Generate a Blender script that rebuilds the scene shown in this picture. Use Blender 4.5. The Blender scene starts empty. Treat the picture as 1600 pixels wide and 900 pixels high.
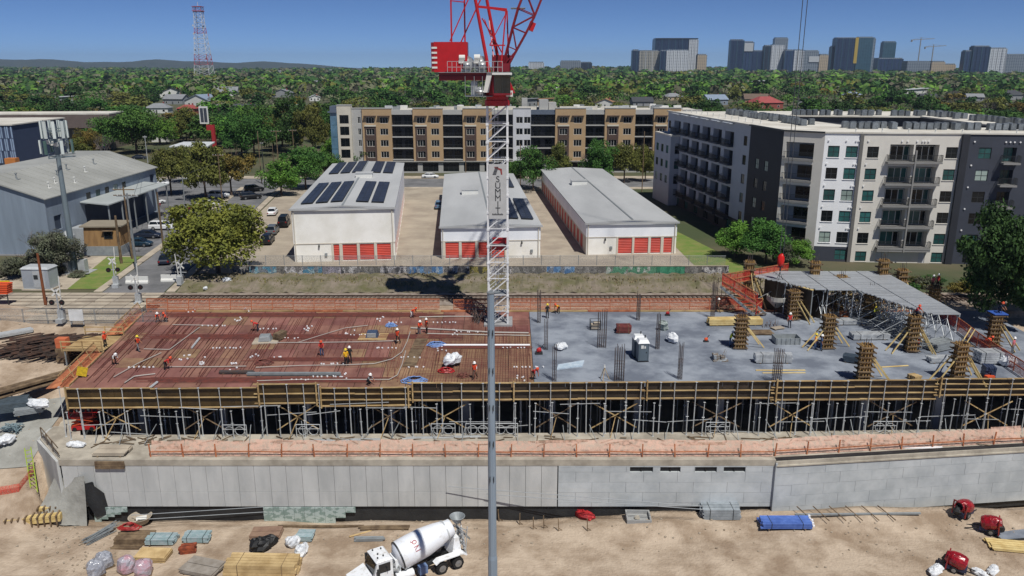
import bpy, math, random
import numpy as np
from mathutils import Matrix, Vector
R = math.radians
random.seed(7)
scene = bpy.context.scene
COL = scene.collection
# ---------------------------------------------------------------- camera
F_PX, PITCH, CAM_H = 1250.0, R(15.5), 30.0
cd = bpy.data.cameras.new('camera'); cam = bpy.data.objects.new('camera', cd); COL.objects.link(cam)
cd.sensor_width = 36; cd.lens = 36*F_PX/1600; cd.clip_start = .5; cd.clip_end = 40000
cam.location = (0, 0, CAM_H); cam.rotation_euler = (math.pi/2-PITCH, 0, 0)
scene.camera = cam
# ---------------------------------------------------------------- sky, sun, exposure
SUNV = Vector((.28, -.52, 1)).normalized()          # towards the sun
EL = math.asin(SUNV.z); AZ = math.atan2(SUNV.x, SUNV.y)
w = bpy.data.worlds.new('World'); scene.world = w; w.use_nodes = True
nt = w.node_tree; nt.nodes.clear()
sky = nt.nodes.new('ShaderNodeTexSky'); sky.sky_type = 'NISHITA'; sky.sun_disc = False
sky.sun_elevation = EL; sky.sun_rotation = AZ
sky.altitude = 1200; sky.air_density = .36; sky.dust_density = 0; sky.ozone_density = 10.0
bg = nt.nodes.new('ShaderNodeBackground'); bg.inputs[1].default_value = .085
wo = nt.nodes.new('ShaderNodeOutputWorld')
nt.links.new(sky.outputs[0], bg.inputs[0]); nt.links.new(bg.outputs[0], wo.inputs[0])
sl = bpy.data.lights.new('sun', 'SUN'); sl.energy = 4.3; sl.angle = R(.53); sl.color = (1, .965, .9)
so = bpy.data.objects.new('sun', sl); COL.objects.link(so); so.location = (60, -100, 200)
so.rotation_euler = SUNV.to_track_quat('Z', 'Y').to_euler()
scene.view_settings.view_transform = 'Standard'; scene.view_settings.look = 'None'
scene.view_settings.exposure = 0.0; scene.view_settings.gamma = 1
scene.render.engine = 'CYCLES'
try:
    scene.cycles.max_bounces = 6; scene.cycles.transparent_max_bounces = 12; scene.cycles.volume_bounces = 0
except Exception: pass
# ---------------------------------------------------------------- measuring helpers (survey of the place from the picture)
_c, _s = math.cos(PITCH), math.sin(PITCH)
def _ray(px, py):
    a = (px-800)/F_PX; b = (450-py)/F_PX
    return Vector((a, _c+b*_s, -_s+b*_c))
def P(px, py, z=0.):
    d = _ray(px, py); return Vector((0, 0, CAM_H))+d*((z-CAM_H)/d.z)
def PY(px, py, y):
    d = _ray(px, py); return Vector((0, 0, CAM_H))+d*(y/d.y)
def scale_at(pt):                       # pixels per metre at a point
    return F_PX/(pt[1]*_c-(pt[2]-CAM_H)*_s)
# ---------------------------------------------------------------- materials
def lin(h):
    h = h.lstrip('#'); o = []
    for i in (0, 2, 4):
        c = int(h[i:i+2], 16)/255; o.append(c/12.92 if c <= .04045 else ((c+.055)/1.055)**2.4)
    return o
MATS = {}
def M(name, col, rough=.8, metal=0., var=.18, scale=.6, bump=0., bscale=None, rnd=0., col2=None, detail=4., spec=None, alpha=1., emis=None, stretch=None, lo=.38, hi=.62, rndhue=0.):
    """principled surface: two colours mixed by noise, brightness jitter per object, optional fine relief"""
    if name in MATS: return MATS[name]
    m = bpy.data.materials.new(name); m.use_nodes = True; n = m.node_tree; N = n.nodes; L = n.links
    b = N['Principled BSDF']; b.inputs['Roughness'].default_value = rough; b.inputs['Metallic'].default_value = metal
    if spec is not None: b.inputs['Specular IOR Level'].default_value = spec
    c = lin(col) if isinstance(col, str) else list(col)
    c2 = (lin(col2) if isinstance(col2, str) else list(col2)) if col2 else [x*(1-var) for x in c]
    out = None
    if var > 0 or col2:
        g = N.new('ShaderNodeNewGeometry'); vec = g.outputs['Position']
        if stretch:
            mp = N.new('ShaderNodeMapping'); mp.inputs['Scale'].default_value = stretch
            L.new(vec, mp.inputs[0]); vec = mp.outputs[0]
        t = N.new('ShaderNodeTexNoise'); t.inputs['Scale'].default_value = scale; t.inputs['Detail'].default_value = detail
        t.inputs['Roughness'].default_value = .62
        L.new(vec, t.inputs['Vector'])
        mr = N.new('ShaderNodeMapRange'); mr.inputs[1].default_value = lo; mr.inputs[2].default_value = hi
        L.new(t.outputs[0], mr.inputs[0])
        mx = N.new('ShaderNodeMix'); mx.data_type = 'RGBA'
        mx.inputs[6].default_value = c+[1]; mx.inputs[7].default_value = c2+[1]
        L.new(mr.outputs[0], mx.inputs[0]); out = mx.outputs[2]
    if rnd > 0 or rndhue > 0:
        oi = N.new('ShaderNodeObjectInfo'); hs = N.new('ShaderNodeHueSaturation')
        if out: L.new(out, hs.inputs['Color'])
        else: hs.inputs['Color'].default_value = c+[1]
        if rnd > 0:
            r = N.new('ShaderNodeMapRange'); r.inputs[3].default_value = 1-rnd; r.inputs[4].default_value = 1+rnd
            L.new(oi.outputs['Random'], r.inputs[0]); L.new(r.outputs[0], hs.inputs['Value'])
        if rndhue > 0:
            mm = N.new('ShaderNodeMath'); mm.operation = 'MULTIPLY'; mm.inputs[1].default_value = 7.13
            fr = N.new('ShaderNodeMath'); fr.operation = 'FRACT'; L.new(oi.outputs['Random'], mm.inputs[0]); L.new(mm.outputs[0], fr.inputs[0])
            r = N.new('ShaderNodeMapRange'); r.inputs[3].default_value = .5-rndhue; r.inputs[4].default_value = .5+rndhue
            L.new(fr.outputs[0], r.inputs[0]); L.new(r.outputs[0], hs.inputs['Hue'])
        out = hs.outputs[0]
    if out: L.new(out, b.inputs['Base Color'])
    else: b.inputs['Base Color'].default_value = c+[1]
    if bump:
        g = N.new('ShaderNodeNewGeometry'); t = N.new('ShaderNodeTexNoise'); t.inputs['Scale'].default_value = bscale or 6
        t.inputs['Detail'].default_value = 3
        L.new(g.outputs['Position'], t.inputs['Vector']); bp = N.new('ShaderNodeBump'); bp.inputs['Strength'].default_value = bump
        bp.inputs['Distance'].default_value = .15
        L.new(t.outputs[0], bp.inputs['Height']); L.new(bp.outputs[0], b.inputs['Normal'])
    if alpha < 1: b.inputs['Alpha'].default_value = alpha
    if emis: b.inputs['Emission Color'].default_value = lin(emis)+[1]; b.inputs['Emission Strength'].default_value = 1
    MATS[name] = m; return m
# ---------------------------------------------------------------- mesh builder
class MB:
    def __init__(s): s.v = []; s.f = []; s.mi = []; s.m = 0
    def add(s, vs, fs):
        b = len(s.v); s.v += [tuple(v) for v in vs]; s.f += [tuple(i+b for i in f) for f in fs]; s.mi += [s.m]*len(fs); return s
    def hexa(s, p):                     # 8 points: bottom 4 (ccw), top 4
        return s.add(p, [(3, 2, 1, 0), (4, 5, 6, 7), (0, 1, 5, 4), (1, 2, 6, 5), (2, 3, 7, 6), (3, 0, 4, 7)])
    def box(s, x0, x1, y0, y1, z0, z1):
        return s.hexa([(x0, y0, z0), (x1, y0, z0), (x1, y1, z0), (x0, y1, z0), (x0, y0, z1), (x1, y0, z1), (x1, y1, z1), (x0, y1, z1)])
    def obox(s, c, sz, rz=0, rx=0, ry=0):
        m = Matrix.Translation(c) @ Matrix.Rotation(rz, 4, 'Z') @ Matrix.Rotation(ry, 4, 'Y') @ Matrix.Rotation(rx, 4, 'X')
        a, b, d = sz[0]/2, sz[1]/2, sz[2]/2
        return s.hexa([m @ Vector(q) for q in ((-a, -b, -d), (a, -b, -d), (a, b, -d), (-a, b, -d), (-a, -b, d), (a, -b, d), (a, b, d), (-a, b, d))])
    def bar(s, p, q, w_=.1, h=None, up=(0, 0, 1)):
        p = Vector(p); q = Vector(q); d = (q-p).normalized(); h = h or w_
        u = Vector(up)
        if abs(d.dot(u)) > .98: u = Vector((0, 1, 0))
        sx = d.cross(u).normalized()*w_/2; sz = sx.cross(d).normalized()*h/2
        return s.hexa([p-sx-sz, p+sx-sz, q+sx-sz, q-sx-sz, p-sx+sz, p+sx+sz, q+sx+sz, q-sx+sz])
    def tube(s, p, q, r, r2=None, n=6, cap=True):
        p = Vector(p); q = Vector(q); d = (q-p).normalized(); r2 = r if r2 is None else r2
        u = Vector((0, 0, 1)) if abs(d.z) < .95 else Vector((1, 0, 0))
        a = d.cross(u).normalized(); b = d.cross(a); vs = []; fs = []
        for k in range(n):
            t = 2*math.pi*k/n; e = a*math.cos(t)+b*math.sin(t); vs += [p+e*r, q+e*r2]
        for k in range(n):
            j = (k+1) % n; fs.append((2*k, 2*j, 2*j+1, 2*k+1))
        if cap: fs += [tuple(range(0, 2*n, 2))[::-1], tuple(range(1, 2*n, 2))]
        return s.add(vs, fs)
    def path(s, pts, r, n=5):
        for a, b in zip(pts, pts[1:]): s.tube(a, b, r, n=n)
        return s
    def lathe(s, prof, n=16, m=None):   # prof: (radius, height); axis z then matrix m
        vs = []; fs = []; m = m or Matrix()
        for r, h in prof:
            for k in range(n):
                t = 2*math.pi*k/n; vs.append(m @ Vector((r*math.cos(t), r*math.sin(t), h)))
        for i in range(len(prof)-1):
            for k in range(n):
                j = (k+1) % n; fs.append((i*n+k, i*n+j, (i+1)*n+j, (i+1)*n+k))
        fs += [tuple(range(n))[::-1], tuple(range((len(prof)-1)*n, len(prof)*n))]
        return s.add(vs, fs)
    def prism(s, poly, z0, z1):
        n = len(poly); vs = [(x, y, z0) for x, y in poly]+[(x, y, z1) for x, y in poly]
        return s.add(vs, [tuple(range(n))[::-1], tuple(range(n, 2*n))]+[(i, (i+1) % n, n+(i+1) % n, n+i) for i in range(n)])
    def xprism(s, prof, x0, x1, axis='x'):   # profile in the (other, z) plane, swept along x (or y)
        n = len(prof)
        if axis == 'x': vs = [(x0, a, b) for a, b in prof]+[(x1, a, b) for a, b in prof]
        else: vs = [(a, x0, b) for a, b in prof]+[(a, x1, b) for a, b in prof]
        return s.add(vs, [tuple(range(n))[::-1], tuple(range(n, 2*n))]+[(i, (i+1) % n, n+(i+1) % n, n+i) for i in range(n)])
    def quad(s, a, b, c, d): return s.add([a, b, c, d], [(0, 1, 2, 3)])
    def blob(s, c, r, seed=0, n=8, m=6, jit=.2, flat=0.):
        rr = random.Random(seed); vs = []; fs = []
        for i in range(m+1):
            ph = math.pi*i/m
            for k in range(n):
                t = 2*math.pi*k/n; j = 1+rr.uniform(-jit, jit)
                z = -math.cos(ph)*j
                if flat and z < -flat: z = -flat
                vs.append((c[0]+r[0]*math.sin(ph)*math.cos(t)*j, c[1]+r[1]*math.sin(ph)*math.sin(t)*j, c[2]+r[2]*z))
        for i in range(m):
            for k in range(n):
                j = (k+1) % n; fs.append((i*n+k, i*n+j, (i+1)*n+j, (i+1)*n+k))
        return s.add(vs, fs)
    def mesh(s, name, mats, smooth=False):
        me = bpy.data.meshes.new(name); me.from_pydata(s.v, [], s.f)
        for m in (mats if isinstance(mats, (list, tuple)) else [mats]): me.materials.append(m)
        if any(s.mi): me.polygons.foreach_set('material_index', s.mi)
        if smooth: me.polygons.foreach_set('use_smooth', [True]*len(me.polygons))
        me.update(); return me
    def obj(s, name, mats, parent=None, loc=(0, 0, 0), rz=0, smooth=False, kind=None):
        return O(name, s.mesh(name, mats, smooth), parent, loc, rz, kind=kind)
def O(name, me, parent=None, loc=(0, 0, 0), rz=0, sc=None, kind=None):
    o = bpy.data.objects.new(name, me); COL.objects.link(o); o.location = loc
    if isinstance(rz, (tuple, list)): o.rotation_euler = rz
    else: o.rotation_euler = (0, 0, rz)
    if sc is not None: o.scale = (sc,)*3 if not isinstance(sc, (tuple, list)) else sc
    if parent is not None: o.parent = parent
    if kind: o['kind'] = kind
    return o
def tag(o, label, cat, group=None):
    o['label'] = label; o['category'] = cat
    if group: o['group'] = group
    return o
def thing(name, label, cat, loc=(0, 0, 0), rz=0, group=None):
    o = O(name, None, None, loc, rz); o.empty_display_size = .3; return tag(o, label, cat, group)
def struct(o): o['kind'] = 'structure'; return o
KIDS = {}
def copy_tree(o, loc, rz=0, label=None, group=None, sc=None, parent=None):
    c = o.copy(); COL.objects.link(c)
    if parent is None:
        c.location = loc; c.rotation_euler = rz if isinstance(rz, (tuple, list)) else (0, 0, rz)
        if sc is not None: c.scale = (sc,)*3 if not isinstance(sc, (tuple, list)) else sc
        if label: c['label'] = label
        if group: c['group'] = group
    else: c.parent = parent
    for ch in o.children: copy_tree(ch, None, parent=c)
    return c
_shared = {}
def shared(key, fn):
    if key not in _shared: _shared[key] = fn()
    return _shared[key]
def unit_box(mat):
    return shared(('ub', mat.name), lambda: MB().box(-.5, .5, -.5, .5, -.5, .5).mesh('piece', mat))
def piece(name, mat, parent, c, size, rz=0):   # a box-shaped piece that shares its mesh with alike pieces
    return O(name, unit_box(mat), parent, c, rz, size)
def beam(name, mat, parent, p, q, w_, h):      # a straight timber or tube between two points, shared mesh
    p = Vector(p); q = Vector(q); d = q-p; L_ = d.length
    o = O(name, unit_box(mat), parent, (p+q)/2, 0, (L_, w_, h))
    o.rotation_euler = d.to_track_quat('X', 'Z').to_euler(); return o
def text_mesh(body, size, mat, extrude=.01):
    c = bpy.data.curves.new('lettering', 'FONT'); c.body = body; c.size = size; c.extrude = extrude; c.align_x = 'CENTER'; c.align_y = 'CENTER'
    t = bpy.data.objects.new('tmp', c); COL.objects.link(t); dg = bpy.context.evaluated_depsgraph_get(); dg.update()
    me = bpy.data.meshes.new_from_object(t.evaluated_get(dg)); bpy.data.objects.remove(t); me.materials.clear(); me.materials.append(mat); return me
# ================================================================ materials of the place
dirt = M('dirt', '#b9a894', .95, col2='#8f7c68', scale=.3, detail=12, bump=.7, bscale=4.5, lo=.4, hi=.62)
def ruts(m):
    """wheel tracks: long faint streaks along the yard"""
    N = m.node_tree.nodes; L = m.node_tree.links; b = N['Principled BSDF']; src = b.inputs['Base Color'].links[0].from_socket
    g = N.new('ShaderNodeNewGeometry'); mp = N.new('ShaderNodeMapping'); mp.inputs['Scale'].default_value = (.09, 1.1, .3); mp.inputs['Rotation'].default_value = (0, 0, .06); t = N.new('ShaderNodeTexNoise'); t.inputs['Scale'].default_value = 1.; t.inputs['Detail'].default_value = 6; t.inputs['Roughness'].default_value = .7
    L.new(g.outputs['Position'], mp.inputs[0]); L.new(mp.outputs[0], t.inputs['Vector']); r = N.new('ShaderNodeMapRange'); r.inputs[1].default_value = .5; r.inputs[2].default_value = .62; r.inputs[4].default_value = .3; L.new(t.outputs[0], r.inputs[0])
    mx = N.new('ShaderNodeMix'); mx.data_type = 'RGBA'; mx.inputs[7].default_value = lin('#8d7b69')+[1]; L.new(r.outputs[0], mx.inputs[0]); L.new(src, mx.inputs[6]); L.new(mx.outputs[2], b.inputs['Base Color'])
ruts(dirt)
dirt_grey = M('dirt_grey', '#a79784', .95, col2='#7d6a58', scale=.15, detail=7, bump=.35, bscale=2)
field = M('field', '#3f4a2c', .95, col2='#5d5642', scale=.05, detail=6)
ballast = M('ballast', '#9a8f84', .95, col2='#7b6c60', scale=1.2, detail=8, bump=.6, bscale=9)
brush = M('brush_ground', '#82776a', .95, col2='#5f5d3f', scale=.35, detail=7, bump=.7, bscale=3)
asphalt = M('asphalt', '#777779', .9, col2='#5f6062', scale=.25, detail=6, bump=.1)
yardconc = M('yard_concrete', '#aba08f', .9, col2='#93887a', scale=.16, detail=7, bump=.08)
walkconc = M('walk_concrete', '#b8ad9b', .9, col2='#9c9182', scale=.4, detail=6)
grass = M('grass', '#5f7a30', .95, col2='#7b7f45', scale=.5, detail=6, bump=.4, bscale=8)
slabconc = M('slab_concrete', '#8f96a0', .75, col2='#666d79', scale=.2, detail=9, bump=.08, lo=.4, hi=.58)
wallconc = M('wall_concrete', '#c2c3c1', .85, col2='#a9abaa', scale=.35, detail=9, rnd=.03, bump=.05, stretch=(1, 1, .35))
blockconc = M('block_concrete', '#bdc2c4', .85, col2='#a6acaf', scale=.4, detail=9, rnd=.035)
floorconc = M('floor_concrete', '#b5aea0', .85, col2='#918a7e', scale=.5, detail=7)
colconc = M('column_concrete', '#9b9b9c', .85, var=.2, scale=.8)
shotcrete = M('shotcrete', '#9c9c96', .95, col2='#85847e', scale=.5, detail=7, bump=.5, bscale=2)
membrane = M('membrane', '#1d1f22', .6, col2='#2a2c2e', scale=.7, bump=.2)
greenboard = M('green_board', '#a9b7b4', .7, col2='#7f928c', scale=1.6, stretch=(1, 1, 1.8), detail=3, lo=.48, hi=.52)
timber = M('timber', '#bba274', .8, col2='#957a52', scale=1.5, rnd=.15, stretch=(.4, 2, 2))
timber_new = M('timber_new', '#d8c288', .75, col2='#c2a76c', scale=1, rnd=.08)
timber_old = M('timber_old', '#7d6a52', .85, col2='#5b4a38', scale=1.2, rnd=.2)
timber_red = M('timber_red', '#bd7a52', .8, col2='#9c5a3a', scale=1.2, rnd=.15)
ply_dark = M('ply_dark', '#3a3128', .55, col2='#2b241d', scale=.7, rnd=.2)
ply_brown = M('ply_brown', '#4a3a1e', .55, col2='#372a16', scale=.7, rnd=.2)
deckply = M('deck_ply', '#8d6558', .75, col2='#6f4840', scale=.35, detail=7, rnd=.13, rndhue=.012, stretch=(1, .5, 1))
deckply_tan = M('deck_ply_tan', '#93745a', .75, col2='#755545', scale=.35, detail=7, rnd=.13, rndhue=.012)
rebar = M('rebar', '#6e4a3e', .8, col2='#74433a', scale=2)
rebar_dark = M('rebar_dark', '#46464a', .7, col2='#5c4a40', scale=2)
rebar_red = M('rebar_red', '#80473d', .7, col2='#68403a', scale=2)
galv = M('galvanised', '#bfc3c5', .5, .25, var=.15, scale=3, rnd=.12)
galv_dull = M('galvanised_dull', '#8f9598', .6, .2, var=.2, scale=2, rnd=.15)
alu = M('aluminium', '#b9bdc1', .45, .35, var=.12, scale=2, rnd=.1)
pvc = M('pvc', '#aea9a2', .5, var=.08)
white_pl = M('white_plastic', '#eeeef0', .5, var=.05)
white_paint = M('white_paint', '#e6e7e6', .4, col2='#d4d5d3', scale=.8, rnd=.03)
steel_rust = M('steel_rust', '#5a3b2e', .85, col2='#7a4a34', scale=2)
black = M('black', '#17181a', .6, var=.2)
orange = M('orange_plastic', '#d8552b', .6, var=.1, rnd=.08)
red_pl = M('red_plastic', '#b32024', .45, var=.15)
blue_pl = M('blue_plastic', '#3e63b4', .45, var=.12, rnd=.06)
blue_tarp = M('blue_tarp', '#5d86c6', .6, col2='#84a5d8', scale=2)
def net_mat(name, col, a, sc=9.):
    """safety netting: a woven grid of strands with open holes"""
    m = bpy.data.materials.new(name); m.use_nodes = True; N = m.node_tree.nodes; L = m.node_tree.links
    b = N['Principled BSDF']; b.inputs['Base Color'].default_value = lin(col)+[1]; b.inputs['Roughness'].default_value = .7
    g = N.new('ShaderNodeNewGeometry'); t = N.new('ShaderNodeTexNoise'); t.inputs['Scale'].default_value = sc; t.inputs['Detail'].default_value = 2
    L.new(g.outputs['Position'], t.inputs['Vector']); r = N.new('ShaderNodeMapRange'); r.inputs[1].default_value = .35; r.inputs[2].default_value = .65
    r.inputs[3].default_value = max(0, a-.25); r.inputs[4].default_value = min(1, a+.25); L.new(t.outputs[0], r.inputs[0]); L.new(r.outputs[0], b.inputs['Alpha'])
    MATS[name] = m; return m
net_orange = net_mat('net_orange', '#b8674a', .34)
net_pink = net_mat('net_pink', '#cfa894', .62, 3)
net_red = net_mat('net_red', '#c2402f', .6)
chain = net_mat('chain_link', '#8b8d8e', .28, 14)
# ================================================================ terrain
def terrain(x, y):
    if y >= 99.5: return 0.
    n = .12*math.sin(x*.7+y*.35)+.1*math.sin(x*.31-y*.83+1.3)
    if -45.0-(y-70)*.07 < x < 60 and 66.1 < y < 97.4: return -11.2
    if y > 97.4: return -.05
    if x <= -45.0-(y-70)*.07 or (x < -41 and y < 66.1):
        k = ((99.5, -.05), (92, -.5), (80, -2.9), (72, -5.0), (66, -7.4), (62.5, -9.7), (58, -10.1), (-400, -11))
        for (a, za), (b, zb) in zip(k, k[1:]):
            if y >= b: z = zb+(za-zb)*(y-b)/(a-b); break
        if -44.0 < x: z = min(z, -9.9)
        if x < -54: z += min(1.2, (-54-x)*.08)
        return z+n*.8
    if x >= 60: return -1-max(0, 90-y)*.1 if y > 20 else -8
    z = -10.05+n*.7
    if x > 2 and y > 62.2: z += min(1, (x-2)/10)*min(1, (y-62.2)/2.6)*(.42+.3*min(1, max(0, (x-20)/12)))
    if 63.9 < y <= 66.1:
        z -= .75*min(1, (y-63.9)/1.2)*max(.1, min(1, (26-x)/30))
    return z+(.35*math.exp(-((x-14)/5)**2-((y-63.2)/1.2)**2))
def gt(px, py):                         # where a sight line meets the site ground
    d = _ray(px, py); o = Vector((0, 0, CAM_H)); t = 30.
    for _ in range(900):
        q = o+d*t
        if q.z <= terrain(q.x, q.y): break
        t += .15
    return Vector((q.x, q.y, terrain(q.x, q.y)))
xs = [-600, -400, -250, -160, -110]+[-90+1.0*i for i in range(160)]+[72, 85, 110, 160, 250, 400, 600]
ys = [-400, -200, -80, -20, 10, 25, 36, 42]+[46+.7*i for i in range(76)]+[99.6]
xs = sorted(set(xs+[-44.5-.25*i for i in range(12)]+[59.9, 60.1])); ys = sorted(set(ys+[66.05, 66.15, 97.35, 97.45]))
g = MB(); g.v = [(x, y, terrain(x, y)) for y in ys for x in xs]; nx = len(xs)
g.f = [(j*nx+i, j*nx+i+1, (j+1)*nx+i+1, (j+1)*nx+i) for j in range(len(ys)-1) for i in range(nx-1)]; g.mi = [0]*len(g.f)
struct(g.obj('site_ground', dirt, smooth=True))
# the flat land beyond the railway, gently rising far away
def land(x, y):
    t = min(1, max(0, (y-1200)/1600)); return 9*t*t+(4*math.sin(x*.002+1)*t)
g = MB(); yy = [99.6, 200, 400, 800, 1200]+[1200+160*i for i in range(1, 26)]+[7000, 10000]; xx = [-10000, -7500]+[-5000+250*i for i in range(41)]+[7500, 10000]
g.v = [(x, y, land(x, y)) for y in yy for x in xx]; nx = len(xx)
g.f = [(j*nx+i, j*nx+i+1, (j+1)*nx+i+1, (j+1)*nx+i) for j in range(len(yy)-1) for i in range(nx-1)]; g.mi = [0]*len(g.f)
struct(g.obj('ground', field, smooth=True))
# far hills on the left
hillm = M('hill', '#243229', .95, col2='#333d33', scale=.01, detail=8, bump=0)
g = MB(); hx = [-9000+120*i for i in range(130)]
def hz(x): return max(6, 86+14*math.sin(x*.0021)+9*math.sin(x*.0057+1)+5*math.sin(x*.013)-max(0, (x+3300))*.036)
for dy, k in ((0, 0), (250, .7), (600, 1), (1500, .6), (2500, 0)): g.v += [(x, 7000+dy, hz(x)*k) for x in hx]
n = len(hx); g.f = [(j*n+i, j*n+i+1, (j+1)*n+i+1, (j+1)*n+i) for j in range(4) for i in range(n-1)]; g.mi = [0]*len(g.f)
struct(g.obj('hills', hillm, smooth=True))
def sheet(name, poly, z, mat):
    return struct(MB().prism(poly, z-.3, z).obj(name, mat))
sheet('yard', [(-47, 115), (33, 115), (30, 150), (27, 203), (-58, 203)], .02, yardconc)
sheet('street', [(-300, 205), (300, 205), (300, 221), (-300, 221)], .035, asphalt)
sheet('parking_lot', [(-100, 128), (-58.5, 128), (-66, 204.6), (-120, 204.6)], .03, asphalt)
sheet('side_street', [(-56.2, 105.2), (-47.8, 105.2), (-60, 205), (-68, 205)], .05, asphalt)
sheet('sidewalk', [(-47.6, 106), (-46.4, 106), (-58.4, 204.8), (-59.8, 204.8)], .12, walkconc)
sheet('sidewalk', [(-57.6, 106), (-56.4, 106), (-68.2, 204.8), (-69.6, 204.8)], .12, walkconc)
sheet('sidewalk', [(-56, 201.8), (120, 201.8), (120, 204.8), (-56, 204.8)], .13, walkconc)
sheet('sidewalk', [(-300, 221.2), (300, 221.2), (300, 226), (-300, 226)], .13, walkconc)
sheet('lawn', [(28.7, 111), (37, 111), (35, 128), (30.6, 150), (27.8, 150)], .045, grass)
sheet('verge', [(-62, 107.5), (-57.8, 107.5), (-60.5, 127), (-66, 127)], .06, grass)
sheet('rail_bed', [(-300, 99.65), (300, 99.65), (300, 105.6), (-300, 105.6)], .06, ballast)
# brushy bank between the rails and the low wall
g = MB(); nx = 160
for j, (y, z) in enumerate(((105.4, .07), (106.6, .25), (108.5, .7), (111, .95), (113.6, .75))):
    g.v += [(-46+i*.56, y, z+.12*math.sin(i*1.7+j)+random.uniform(-.08, .08)) for i in range(nx)]
g.f = [(j*nx+i, j*nx+i+1, (j+1)*nx+i+1, (j+1)*nx+i) for j in range(4) for i in range(nx-1)]; g.mi = [0]*len(g.f)
struct(g.obj('bank', brush))
g = MB()
for k in range(5200):
    x = random.uniform(-45, 41); y = random.triangular(106, 113.4, 110.5); z = .25+.6*min(1, (y-106.5)/3)-.1; h = random.uniform(.1, .42)
    if math.sin(x*.37+y)+math.sin(x*.11+2*y) < -.35: continue
    a = random.uniform(0, 3.14); d = Vector((math.cos(a), math.sin(a), 0))*h*.4
    g.add([(x-d.x, y-d.y, z), (x+d.x, y+d.y, z), (x+random.uniform(-.1, .1), y+random.uniform(-.1, .1), z+h)], [(0, 1, 2)])
weedm = M('weed', '#7d7a48', .95, col2='#8c7c64', scale=.35, detail=3)
tag(g.obj('weeds', weedm, kind='stuff'), 'dry grass and weeds on the bank by the rails', 'weeds')
# ---------------------------------------------------------------- railway
railm = M('rail_steel', '#5a4a42', .5, .6, var=.2, scale=3)
tiem = M('sleeper', '#6e6056', .9, var=.3, scale=2)
for k, yc in enumerate((102.6, 98.0)):
    x0, x1 = (-150, 150) if k == 0 else (-150, -45.5)
    t = thing('railway_track', ('long railway track running behind the construction deck', 'shorter stretch of railway track ending at the deck corner')[k], 'railway track', (0, yc, 0))
    for s in (-.72, .72):
        MB().box(x0, x1, s-.04, s+.04, .22, .36).box(x0, x1, s-.07, s+.07, .2, .225).obj('rail', railm, t)
    b = MB(); x = x0
    while x < x1: b.box(x, x+.24, -1.3, 1.3, .05, .2); x += .62
    b.obj('sleepers', tiem, t, kind='stuff')
lc = thing('level_crossing', 'concrete panel level crossing over the rails beside the deck corner', 'level crossing', (0, 0, 0))
for yc in (102.6, 98.0):
    for i in range(8):
        x = -67.5+2.55*i
        for (a, b) in ((-1.95, -.86), (-.6, .6), (.86, 1.95)):
            piece('crossing_panel', walkconc if (i+int(a)) % 3 else yardconc, lc, (x+1.25, yc+(a+b)/2, .19), (2.48, b-a, .3))
# ================================================================ the building under construction
bld = thing('unfinished_building', 'unfinished concrete podium storey with dark open interior under the deck', 'building', (0, 70, -4.6))
def bo(v): return Vector(v)-Vector((0, 70, -4.6))
FLOOR = -4.6
def yf(x): return 71.3+(x+43)/95*1.2
b = MB(); poly = [(-45.5, 70.4), (-41.3, 66.0), (24, 66.0), (24, 65.75), (60, 70.0), (60, 73), (24, 71.9), (-42, 71.2), (-44.6, 76), (-46.6, 97.3), (-47.4, 97.3)]
b.prism([(x, y-70) for x, y in poly], -.4, 0).obj('ledge_slab', floorconc, bld)
MB().box(-46, 60, .9, 27.3, -4.2, -3.8).obj('floor_slab', floorconc, bld)
MB().box(-46.5, 59.6, 26.0, 26.9, -3.8, 4.2).obj('rear_wall', colconc, bld)
MB().box(59.2, 59.7, 4, 26, -3.8, 4.2).obj('side_wall', colconc, bld)
MB().box(-45.9, -45.4, 8, 25.9, -3.8, 4.2).obj('side_wall', colconc, bld)
for x in (-37.5, -29.5, -21, -12.5, -4.5, 4, 12.5, 21, 27.5, 35.5, 43.5):
    for y in (5.2, 13, 21): piece('column', colconc, bld, (x+random.uniform(-.3, .3), y, .2), (.65, .5, 7.98))
# slab on the right half
XJ = 2.2
sl_ = MB().prism([(XJ, 73.0-.9), (60, 72.9), (60, 97.2), (XJ, 97.2)], -.35, 0).obj('concrete_slab', slabconc)
tag(sl_, 'freshly poured grey concrete slab on the right half of the deck', 'slab')
# formwork deck on the left half
dk = thing('formwork_deck', 'reddish plywood formwork deck covered with rebar on the left half', 'formwork deck', (-20, 85, -.35))
FL, BL = Vector((-42.9, 71.75)), Vector((-46.4, 97.1))
def dl(y): return FL.x+(BL.x-FL.x)*(y-FL.y)/(BL.y-FL.y)
b = MB(); b.prism([(dl(71.7)+20, -13.3), (XJ+20, -12.9), (XJ+20, 12.1), (dl(97.1)+20, 12.1)], 0, .27).obj('deck_base', ply_dark, dk)
rows = 9; dy = 25.2/rows
for r in range(rows):
    y0 = 71.85+r*dy
    n = 18
    for c in range(n):
        xl0, xl1 = dl(y0), dl(y0+dy); 
        def X(y, u): return dl(y)+(XJ-.03-dl(y))*u
        u0, u1 = c/n, (c+1)/n; gp = .03
        zt = .345+random.uniform(-.006, .006)
        q = [(X(y0, u0)+gp, y0+gp), (X(y0, u1)-gp, y0+gp), (X(y0+dy, u1)-gp, y0+dy-gp), (X(y0+dy, u0)+gp, y0+dy-gp)]
        tan = (c > 11 and (r < 6)) or random.random() < .12
        MB().prism([(x+20, y-85) for x, y in q], .274, zt).obj('deck_panel', deckply_tan if tan else deckply, dk)
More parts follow.
